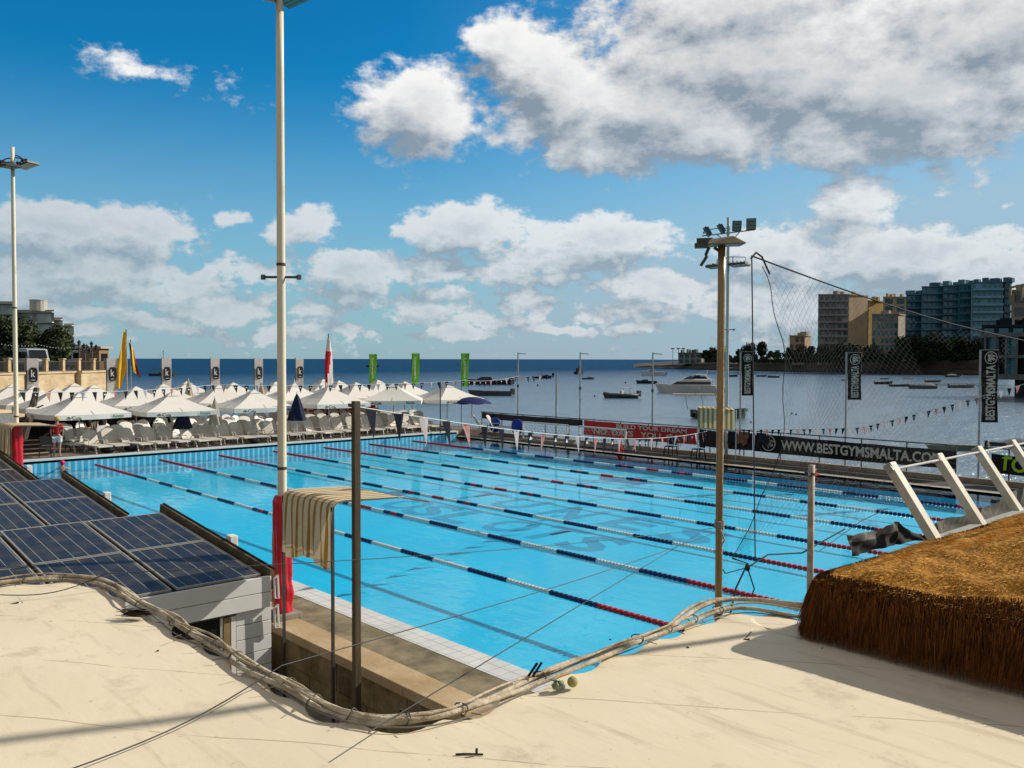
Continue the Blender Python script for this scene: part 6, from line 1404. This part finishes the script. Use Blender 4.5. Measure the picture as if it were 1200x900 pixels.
s.tube([a+RT*2.2+Vector((0,0,.1)),a+RT*3+Vector((0,0,1.0)),a+RT*4.3+Vector((0,0,1.0)),a+RT*5.2+Vector((0,0,-.2))],.035,5); s.build('frame',steel,tq)
boat('open_boat','tiny grey open boat, left of the pair right of the first black flag',893,441.5,12,'open',0,hullg,.16)
boat('open_boat','tiny dark covered boat, right of the pair right of the first black flag',906,442.5,14,'cover',180,hullg,.14)
boat('open_boat','tiny dark boat peeping out left of the middle black flag',989,446,6,'open',0,hulld,.2)
boat('open_boat','dark wooden rowing boat, left of the row of moored boats behind the net',1036,450.2,21,'open',0,hulld,.13)
boat('open_boat','long dark low boat in the middle of the row behind the net',1055,453,24,'open',0,hulld,.10)
boat('motor_boat','boat under a grey cover with a black outboard behind the net',1080,455.5,33,'cover',180,hullg,.11)
boat('motor_boat','slim grey motor boat on its own left of the right black flag',1128,454.5,31,'open',0,hullg,.10)
boat('open_boat','small far boat above the dark rowing boat behind the net',1037,444.6,11,'open',0,hullg,.12)
boat('open_boat','small far white boat above the long dark boat behind the net',1064,444.3,14,'open',180,hullw,.12)
boat('open_boat','small far boat above the covered boat behind the net',1094,448,19,'open',0,hullg,.12)
boat('motor_boat','far grey boats by the dark shore left of the pavilion',1118,442,19,'cover',0,hullg,.12)
boat('dinghy','pale green dinghy moored close behind the railing left of the TOP banner',1120,527,70,'open',178,M('hull_pale_green',(.28,.34,.26),(.2,.25,.19),rough=.5,ns=1),.07)
boat('dinghy','second pale flat dinghy behind the railing at the right edge',1185,522,60,'cover',176,hullg,.06)
bu=[(630,452,'left of the dark mooring buoys in the bay'),(697,464.5,'mooring buoy left of the inflatable boat'),(880,495,'mooring buoy at the stern of the green hulled boat'),(928,485,'left of two close mooring buoys behind the net'),(933,486,'right of two close mooring buoys behind the net'),(851,451,'mooring buoy beside the pale grey mast'),(537,428,'far buoy near the horizon left of the dark speedboat'),(733,449,'mooring buoy above the inflatable boat')]
for px,py,lab in bu:
    q=uz(px,py,SEA); D=(q-Vector((CX,CY,0))).dot(aw); r=1.3/FPX*D*.9; s=MB(); s.sphere(q+Vector((0,0,r*.4)),r,10); s.tube([q+Vector((0,0,r)),q+Vector((0,0,r*1.7))],r*.2,5); tag(s.build('buoy',hulld,smooth=True),'dark '+lab if 'dark' not in lab else lab,'buoy',group='mooring buoys')
# ================================================================ promenade at the left
lime=M('promenade_stone',(.66,.52,.32),(.44,.31,.16),rough=.9,ns=.9,amt=.9,stretch=(1,1,2.5),det=8)
t=thing('stone_wall','honey coloured limestone retaining wall below the promenade at the left','wall',(-40,0,0)); s=MB()
WA=ux(-30,430,-33.0); WB=ux(125,430,-47.0); WA.z=WB.z=0; wd_=(WB-WA).normalized(); wn=Vector((wd_.y,-wd_.x,0)); zt_=3.42
def wpx(px,off=0):   # point of the wall line seen in photo column px
    d=ray(px,430); d.z=0; w_=WA-wn*off-Vector((CX,CY,0)); den_=d.x*wd_.y-d.y*wd_.x; t_=(w_.x*wd_.y-w_.y*wd_.x)/den_; return Vector((CX+d.x*t_,CY+d.y*t_,0))
Q=[WA-wd_*30]+[wpx(k) for k in (30,53,86,125)]
for i,o in enumerate((0,.45,.2,.7)):
    a,b=Q[i],Q[i+1]; s.slab([a+wn*o-wn*3,b+wn*o-wn*3,b+wn*o,a+wn*o],(0,0,zt_)); s.slab([a+wn*(o-.1),b+wn*(o-.1),b+wn*(o+.12),a+wn*(o+.12)],(0,0,.01)) if False else s.slab([v_+Vector((0,0,zt_+.002)) for v_ in (a+wn*(o-.4),b+wn*(o-.4),b+wn*(o+.1),a+wn*(o+.1))],(0,0,.17))
s.build('masonry',lime,t)
s=MB(); s.slab([WA-wd_*60-wn*.5+Vector((0,0,-1)),Q[4]-wn*.5+Vector((0,0,-1)),Q[4]-wn*40+Vector((0,0,-1)),WA-wd_*60-wn*220+Vector((0,0,-1))],(0,0,zt_+.98)); struct(s.build('road',M('road_asphalt',(.05,.05,.05),ns=1)))
PXR=lambda px,off: wpx(px,off)
# railing with stone piers
LW_=(Q[4]-Q[0]).length; st_=(Q[4]-Q[2]).length/4.0
t=thing('railing','dark iron railing between stone piers on top of the limestone wall','railing',(Q[0].x,Q[0].y,zt_))
rot_=math.atan2(wd_.y,wd_.x); y=0
while y<LW_:
    c=Q[4]-wd_*y; s=MB(); s.cbox(c+Vector((0,0,zt_+.70)),(.36,.36,1.0),rot_); s.cbox(c+Vector((0,0,zt_+1.24)),(.48,.48,.1),rot_); s.build('pier',lime,t); y+=st_
s2=MB(); y=0
while y<LW_: c=Q[4]-wd_*y+Vector((0,0,zt_+.6)); s2.cbox(c,(.03,.04,.8),rot_); y+=.17
for zz in (.24,1.02): s2.beam(Q[0]+Vector((0,0,zt_+zz)),Q[4]+Vector((0,0,zt_+zz)),.05,.06)
s2.build('bars',dsteel,t)
# triple-globe street lamps
for px,yt,lab,g_ in ((93,399.5,'left triple headed iron lamp post on the promenade',1),(99.5,404.5,'middle triple headed iron lamp post, a little lower and farther',1),(107.5,401,'right triple headed iron lamp post nearest the sea',1)):
    q=PXR(px,1.0); x,y=q.x,q.y; zt0=H-(yt-420.7)/FPX*((q-Vector((CX,CY,0))).dot(aw)); t=thing('street_lamp',lab,'street lamp',(x,y,zt_),'iron lamp posts on the promenade'); s=MB(); s.lathe([(.2,0),(.18,.5),(.1,.6),(.08,1.6),(.06,zt0-zt_-.9),(.05,zt0-zt_-.5)],(x,y,zt_),10); s.build('post',dsteel,t)
    s=MB()
    for dy in (-.42,.42): s.tube([(x,y,zt0-1.0),(x,y+dy*.6,zt0-1.1),(x,y+dy,zt0-.85)],.03,5)
    s.build('arm',dsteel,t)
    for dy,dz in ((-.42,-.85),(.42,-.85),(0,-.55)):
        s=MB(); s.lathe([(.06,0),(.16,.3),(.19,.34),(.05,.52),(.02,.62)],(x,y+dy,zt0+dz),8); s.build('lantern',M('lantern_dark',(.03,.03,.03),rough=.3),t)
# vehicles
def vehicle(name,lab,px,x,kind,mt,L,ang=90):
    q=PXR(px,x); o=Vector((q.x,q.y,zt_)); t=thing(name,lab,'van' if kind=='van' else ('truck' if kind=='truck' else 'car'),tuple(o)); tc_=(Vector((CX,CY,zt_))-o); yd=Matrix.Rotation(R(ang),3,'Z')@Vector((tc_.x,tc_.y,0)).normalized(); rv_=math.atan2(yd.y,yd.x); xd=Vector((yd.y,-yd.x,0)); P=lambda a,b,c:o+yd*a+xd*b+Vector((0,0,c)); W=.95
    if kind=='van': prof=[(-L/2,.35),(L/2,.35),(L/2,1.0),(L/2-.55,1.25),(L/2-1.3,2.25),(-L/2+.1,2.35),(-L/2,2.2)]
    elif kind=='truck': prof=[(-L/2,.5),(L/2,.5),(L/2,1.1),(L/2-1.0,1.25),(L/2-1.4,2.15),(L/2-3.1,2.2),(L/2-3.15,1.2),(-L/2,1.2)]
    else: prof=[(-L/2,.3),(L/2,.3),(L/2,.75),(L/2-.9,.9),(L/2-1.6,1.4),(-L/2+1.0,1.42),(-L/2+.2,.95),(-L/2,.9)]
    s=MB(); s.slab([P(a,-W,c) for a,c in prof],xd*2*W); s.build('body',mt,t,bevel=.05)
    for wx in (-L/2+.8,L/2-.85):
        for sgn in (-1,1):
            s=MB(); s.tube([P(wx,sgn*W*.75,.34),P(wx,sgn*W*1.03,.34)],.34,14); s.build('wheel',black,t)
    for sgn in (-1,1):
        s=MB(); y_=sgn*(W+.012)
        for a0,a1 in ((-L/2+.4,-.9),(-.7,.35),(.5,L/2-1.25)) if kind=='van' else (((L/2-2.9,L/2-2.2),(L/2-2.05,L/2-1.45)) if kind=='truck' else ((-L/2+1.1,-.1),(0,L/2-1.7))):
            z0,z1=(1.3,1.95) if kind!='car' else (.92,1.32); s.slab([P(a0,y_,z0),P(a1,y_,z0),P(a1,y_,z1),P(a0,y_,z1)],xd*sgn*.02)
        s.build('side_window',bg_,t)
    s=MB(); 
    if kind=='van': s.slab([P(L/2-.52,-.8,1.3),P(L/2-.52,.8,1.3),P(L/2-1.22,.75,2.15),P(L/2-1.22,-.75,2.15)],yd*.06)
    elif kind=='truck': s.slab([P(L/2-.98,-.8,1.32),P(L/2-.98,.8,1.32),P(L/2-1.32,.75,2.05),P(L/2-1.32,-.75,2.05)],yd*.06)
    else: s.slab([P(L/2-.93,-.7,.95),P(L/2-.93,.7,.95),P(L/2-1.55,.62,1.35),P(L/2-1.55,-.62,1.35)],yd*.05)
    s.build('windscreen',bg_,t)
    s=MB()
    for sgn in (-.7,.7): s.cbox(P(L/2+.01,sgn,.75),(.08,.25,.16),rot=rv_)
    s.build('headlight',M('headlight_glass',(.5,.5,.45),rough=.1),t); return t
vw=M('van_white',(.66,.68,.68),rough=.3,ns=.5,spec=.6)
vehicle('minibus','white minibus with blue tinted windows parked behind the first k banner',40,11,'van',M('van_pale_blue',(.5,.56,.6),rough=.3,ns=.5,spec=.6),5.2,12)
vehicle('pickup_truck','white crew cab truck parked behind the lamp posts on the promenade',92,12,'truck',vw,5.6,62)
vehicle('parked_car','dark car parked at the far left above the limestone wall',3,6,'car',M('car_dark',(.03,.035,.04),rough=.3),4.2,80)
q=PXR(110,5); t=thing('kiosk','small brown and cream kiosk behind the right lamp post','kiosk',(q.x,q.y,zt_)); s=MB(); s.cbox((q.x,q.y,zt_+1.15),(2.0,2.2,2.3),rot_); s.build('body',M('kiosk_brown',(.3,.19,.1),rough=.8,ns=1),t); s=MB(); s.cbox((q.x,q.y,zt_+2.42),(2.5,2.8,.22),rot_); s.build('roof',M('kiosk_roof',(.5,.42,.3)),t); s=MB(); s.cbox(q+wn*1.12+Vector((0,0,zt_+1.4)),(1.3,.05,.8),rot_); s.build('window',bg_,t)
# trees along the promenade
for px,yt,w_,lab,sd2 in ((-22,380,64,'large dark leafy tree at the very left edge',1),(8,382,56,'tallest leafy tree behind the left mast',2),(34,390,48,'leafy tree behind the minibus',3),(58,392,44,'leafy tree in front of the hotel middle',4),(78,404,32,'rightmost leafy tree before the lamp posts, with lit top',5),(48,408,40,'lower leafy tree filling between minibus and truck',6),(14,412,46,'lower dark leafy tree above the parked car',7)):
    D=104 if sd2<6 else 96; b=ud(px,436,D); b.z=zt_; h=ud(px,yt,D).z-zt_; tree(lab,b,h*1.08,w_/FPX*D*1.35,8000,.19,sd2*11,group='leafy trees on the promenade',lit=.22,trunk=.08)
# string of festoon bulbs
t=thing('light_string','string of small white bulbs hung between the promenade trees','light string',tuple(ud(0,401,90))); s=MB(); P_=[]
for a,b in (((-10,400),(45,403)),((45,403),(92,405))):
    for k in range(14): u=k/14; P_.append(ud(a[0]+(b[0]-a[0])*u,a[1]+(b[1]-a[1])*u+3*math.sin(math.pi*u),88))
P_.append(ud(92,405,88)); s.tube(P_,.012,4); s.build('cord',black,t); 
for p_ in P_[::1]:
    s=MB(); s.sphere(p_+Vector((0,0,-.08)),.055,6); s.build('bulb',M('bulb_white',(.8,.8,.75),rough=.3),t)
# hotel
hf=F('hotel_facade',(.34,.36,.31)); hp=F('hotel_pale',(.6,.57,.48))
def hotel():
    t=thing('hotel','wide stepped grey green hotel with glazed balconies behind the trees at the left','building',tuple(ud(0,420,190)))
    for (pl,pr,yt,D,st,nm) in ((-60,19,353,186,6,1),(19,64,363,190,5,2),(64,74,372,194,4,3),(75.5,87,379,190,4,4)):
        a=ud(pl,421,D); b=ud(pr,421,D); zt=ud(pl,yt,D).z; z0=zt_; s=MB(); fd=(b-a).normalized(); L=(b-a).length; ra_=(a-Vector((CX,CY,a.z))).normalized()*12; rb_=(b-Vector((CX,CY,b.z))).normalized()*12
        s.slab([Vector((a.x,a.y,z0)),Vector((b.x,b.y,z0)),Vector((b.x,b.y,z0))+rb_,Vector((a.x,a.y,z0))+ra_],(0,0,zt-z0)); s.build('wall',hf if nm!=4 else hp,t)
        sh=2.35
        for i in range(st):
            z=zt-.5-sh*(i+1); s=MB(); o=Vector((a.x,a.y,z)); s.slab([o-aw*.9,o+fd*L-aw*.9,o+fd*L,o],(0,0,.22)); s.slab([o-aw*.9+Vector((0,0,sh-.12)),o+fd*L-aw*.9+Vector((0,0,sh-.12)),o+fd*L+Vector((0,0,sh-.12)),o+Vector((0,0,sh-.12))],(0,0,.2)) if i==0 else None; s.build('balcony',hp,t)
            nb_=max(2,int(L/3.1))
            for k in range(nb_):
                x0=L*(k+.12)/nb_; x1=L*(k+.88)/nb_; s=MB(); s.slab([o+fd*x0-aw*.02+Vector((0,0,.2)),o+fd*x1-aw*.02+Vector((0,0,.2)),o+fd*x1-aw*.02+Vector((0,0,sh-.35)),o+fd*x0-aw*.02+Vector((0,0,sh-.35))],-aw*.04); s.build('window',M('hotel_glass',(.2,.33,.3),(.5,.6,.56),rough=.2,ns=.3,amt=1,spec=.6),t)
    c=ud(45,358,190); s=MB(); s.lathe([(1.7,0),(1.7,2.2),(1.8,2.2),(1.8,2.4)],c+Vector((0,0,-1.2)),14); s.build('water_tank',hp,t)
hotel()
# ================================================================ people
def skinmesh(name,J,E_,mt,parent,sub=2):
    me=bpy.data.meshes.new(name); me.from_pydata([j[:3] for j in J],E_,[]); o=bpy.data.objects.new(name,me); col.objects.link(o)
    md=o.modifiers.new('skin','SKIN'); 
    if not me.skin_vertices: 
        bpy.context.view_layer.objects.active=o
    sv=me.skin_vertices[0].data if me.skin_vertices else None
    if sv is None:
        bm=bmesh.new(); bm.from_mesh(me); bm.verts.layers.skin.verify(); bm.to_mesh(me); bm.free(); sv=me.skin_vertices[0].data
    for i,j in enumerate(J):
        r=j[3]; sv[i].radius=(r if not isinstance(r,tuple) else r[0],r if not isinstance(r,tuple) else r[1]); sv[i].use_root=(i==0)
    s2=o.modifiers.new('sub','SUBSURF'); s2.levels=sub; s2.render_levels=sub
    dg=bpy.context.evaluated_depsgraph_get(); m2=bpy.data.meshes.new_from_object(o.evaluated_get(dg)); bpy.data.objects.remove(o); m2.materials.clear(); m2.materials.append(mt)
    m2.polygons.foreach_set('use_smooth',[True]*len(m2.polygons)); m2.name=name
    ob=bpy.data.objects.new(name,m2); col.objects.link(ob); ob.parent=parent; return ob
def person(lab,loc,rz,h,shirt,shorts,hat=None,hair=None,pose='stand',sk=skin):
    t=thing('person',lab,'person',loc); t.rotation_euler=(0,0,rz); k=h/1.75; t.scale=(k,k,k)
    # x forward, y left
    J=[(0,0,.95,(.15,.11)),(0,0,1.12,(.135,.1)),(0,0,1.32,(.165,.11)),(0,0,1.45,(.10,.08)),(.01,0,1.52,(.055,.055)),(.02,0,1.60,(.075,.07)),(.025,0,1.68,(.098,.085)),(.02,0,1.755,(.06,.055)),
       (0,.19,1.41,.058),(.0,.25,1.16,.045),(.08,.24,.92,.034),(.1,.23,.84,.04),(0,-.19,1.41,.058),(.0,-.25,1.16,.045),(.10,-.2,.93,.034),(.13,-.18,.86,.04),
       (0,.10,.88,.095),(.03,.12,.50,.06),(-.02,.12,.12,.042),(-.02,.12,.05,.04),(.15,.13,.035,.032),(0,-.10,.88,.095),(.0,-.11,.50,.06),(-.05,-.11,.12,.042),(-.05,-.11,.05,.04),(.12,-.13,.035,.032)]
    E_=[(0,1),(1,2),(2,3),(3,4),(4,5),(5,6),(6,7),(3,8),(8,9),(9,10),(10,11),(3,12),(12,13),(13,14),(14,15),(0,16),(16,17),(17,18),(18,19),(19,20),(0,21),(21,22),(22,23),(23,24),(24,25)]
    skinmesh('body',J,E_,sk,t)
    s=MB()
    for sg,base in ((1,(.1,.23,.84)),(-1,(.13,-.18,.86))):
        for f in range(4): a=Vector(base)+Vector((.012*(f-1.5),0,-.03)); s.tube([a,a+Vector((.006*(f-1.5),.002*sg,-.045)),a+Vector((.012,-.006*sg,-.075+.006*abs(f-1.5)))],[.009,.008,.006],5)
        a=Vector(base); s.tube([a+Vector((.02,0,0)),a+Vector((.045,-.01*sg,-.03)),a+Vector((.05,-.012*sg,-.055))],[.011,.009,.007],5)
    s.build('fingers',sk,t,world=False)
    s=MB(); s.sphere((.118,0,1.64),.012,6); s.sphere((.11,.035,1.665),.010,6); s.sphere((.11,-.035,1.665),.010,6); s.sphere((.02,.098,1.65),.022,6,(1,.4,1.3)); s.sphere((.02,-.098,1.65),.022,6,(1,.4,1.3)); s.build('face',sk,t,world=False)
    # shirt, shorts: loose shells following the body
    J2=[(0,0,.97,(.185,.145)),(0,0,1.14,(.175,.14)),(0,0,1.32,(.195,.14)),(0,0,1.44,(.14,.10)),(0,0,1.49,(.065,.065)),(0,.19,1.41,.082),(.0,.235,1.22,.078),(0,-.19,1.41,.082),(0,-.235,1.22,.078)]
    skinmesh('shirt',J2,[(0,1),(1,2),(2,3),(3,4),(3,5),(5,6),(3,7),(7,8)],shirt,t)
    J3=[(0,0,.96,(.17,.13)),(0,.1,.86,(.115,.12)),(.02,.125,.62,.105),(0,-.1,.86,(.115,.12)),(.0,-.125,.62,.105)]
    skinmesh('shorts',J3,[(0,1),(1,2),(0,3),(3,4)],shorts,t)
    if hat: s=MB(); s.lathe([(.118,1.69),(.115,1.74),(.085,1.80),(.02,1.825)],(.015,0,0),14); s.slab([(.11,-.07,1.70),(.21,-.05,1.69),(.21,.05,1.69),(.11,.07,1.70)],(0,0,.012)); s.build('cap',hat,t,world=False,smooth=False)
    if hair: s=MB(); s.sphere((0,0,1.70),.112,12,(1,.95,1)); s.build('hair',hair,t,world=False,smooth=True)
    return t
q=ux(68,520,-.75)
person('man in red shirt, white shorts and yellow cap standing at the left pool end',(-.6,ux(67,520,-.6).y,.37),R(150),1.72,M('shirt_red',(.5,.01,.015),(.35,.008,.01),rough=.8,ns=5),M('shorts_white',(.68,.7,.7),rough=.8,ns=5),hat=M('cap_yellow',(.6,.38,.05),rough=.8))
def swimmer(lab,px,py,cap):
    q=uz(px,py,0); t=thing('person',lab,'person',(q.x,q.y,0)); t.rotation_euler=(0,0,R(150))
    J=[(0,0,-.4,(.15,.1)),(0,0,-.12,(.18,.11)),(0,0,.0,(.1,.08)),(.01,0,.06,(.055,.055)),(.03,0,.14,(.08,.07)),(.04,0,.22,(.1,.09)),(.03,0,.29,(.06,.055)),(0,.2,-.05,.06),(.16,.26,-.08,.045),(.36,.2,-.02,.035),(0,-.2,-.05,.06),(.16,-.26,-.08,.045),(.36,-.2,-.02,.035)]
    skinmesh('body',J,[(0,1),(1,2),(2,3),(3,4),(4,5),(5,6),(2,7),(7,8),(8,9),(2,10),(10,11),(11,12)],skin,t)
    s=MB(); s.sphere((.025,0,.215),.118,12,(1.05,.95,1)); s.build('swim_cap' if cap!=hairm else 'hair',cap,t,world=False,smooth=True)
hairm=M('dark_hair',(.02,.014,.01),rough=.7)
swimmer('swimmer in a pink red cap at the pool end below the man in red',73,548,M('cap_pink',(.62,.02,.1),rough=.3)); swimmer('dark haired swimmer low in the water beside the first solar roof edge',76,561,hairm)
darkc=M('clothes_dark',(.02,.025,.04),rough=.8); 
person('person in dark clothes standing on the quay left below the yellow flag pole',(-17,ux(143.5,445,-17).y,.7),R(40),1.7,darkc,darkc,hair=hairm)
person('person in dark blue standing on the quay right below the yellow flag pole',(-17,ux(156,445,-17).y,.7),R(-60),1.7,M('clothes_blue',(.02,.04,.1),rough=.8),darkc,hair=hairm)
person('person in dark navy standing in the shade between the first and second poolside parasols',(-4.5,ux(119,500,-4.5).y,.37),R(200),1.75,darkc,M('clothes_black',(.012,.012,.014),rough=.8),hair=hairm)
person('person in a black shirt seated height in the shade behind the man in red',(-5.2,ux(103,500,-5.2).y,.37),R(30),1.6,M('clothes_black',(.012,.012,.014),rough=.8),darkc,hair=hairm)
# driftwood like trunk, steps and table beside the left mast
q0=ux(33,492,-6); q1=ux(43,455,-6.5)
t=thing('dead_tree','leaning grey bare trunk in front of the leftmost parasols','dead tree',tuple(q0)); s=MB(); s.tube([Vector((-6,q0.y-.4,.36)),q0,q0.lerp(q1,.5)+Vector((0,.05,0)),q1],[.24,.2,.17,.14],8); s.tube([q0.lerp(q1,.3),q0.lerp(q1,.3)+Vector((.3,.5,.25))],[.06,.03],5); s.build('trunk',M('grey_driftwood',(.16,.13,.10),(.04,.035,.03),rough=.95,ns=3,amt=1,stretch=(2,2,.5),bump=.6,bs=16),t)
t=thing('steps','shaded brown steps with pale nosings left of the man in red','steps',(-1.5,-.8,.36)); s=MB(); s2=MB()
ya,yb_=ux(28,530,-1.5).y-2.5,ux(58,530,-1.5).y
for k in range(4): s.box(-1.6-.55*(k+1),-1.6-.55*k,ya,yb_,.36,.50+.15*k); s2.box(-1.6-.55*k-.07,-1.6-.55*k+.02,ya,yb_,.47+.15*k,.515+.15*k)
s.build('step',M('step_brown',(.07,.05,.04),rough=.85,ns=3),t); s2.build('nosing',M('nosing_pale',(.5,.4,.26),rough=.8,ns=5),t)
q=ux(5,492,-3.8); t=thing('display_board','pale framed board behind the left striped awning','board',(-3.8,q.y,.9)); s=MB(); s.box(-3.85,-3.8,q.y-.6,q.y+.55,1.35,2.15); s.build('board',M('board_grey',(.3,.32,.33),(.5,.5,.48),rough=.6,ns=6,amt=1),t); s=MB(); 
for y_ in (-.58,.52): s.beam((-3.86,q.y+y_,.36),(-3.86,q.y+y_,2.2),.05,.05)
s.beam((-3.86,q.y-.6,2.18),(-3.86,q.y+.55,2.18),.05,.05); s.build('frame',steel,t)
# shade wall behind the parasols' left part (bar front)
q=ux(100,480,-9); t=thing('bar_counter','dark wooden bar counter deep in the shade under the left parasols','counter',(-9,q.y,.36)); s=MB(); s.box(-9.4,-8.8,q.y-7,q.y+5,.36,1.45); s.build('front',M('bar_dark',(.03,.025,.022),rough=.8,ns=3),t); s=MB(); s.box(-9.5,-8.7,q.y-7.1,q.y+5.1,1.45,1.52); s.build('top',wood,t)
for k in range(3):
    qx=-7.2; y_=q.y-3+k*2.2; chair(('first','second','third')[k]+' dark chair from the left before the shaded bar counter',qx,y_,.37,R(170+20*k),black)
# clean helper properties
for o in col.objects:
    if '_o' in o.keys(): del o['_o']
    if o.type=='MESH' and o.parent is None and 'kind' not in o.keys() and 'label' not in o.keys(): print('UNTAGGED',o.name)
for me in bpy.data.meshes:
    for k in ('_w','_h'):
        if k in me.keys(): del me[k]
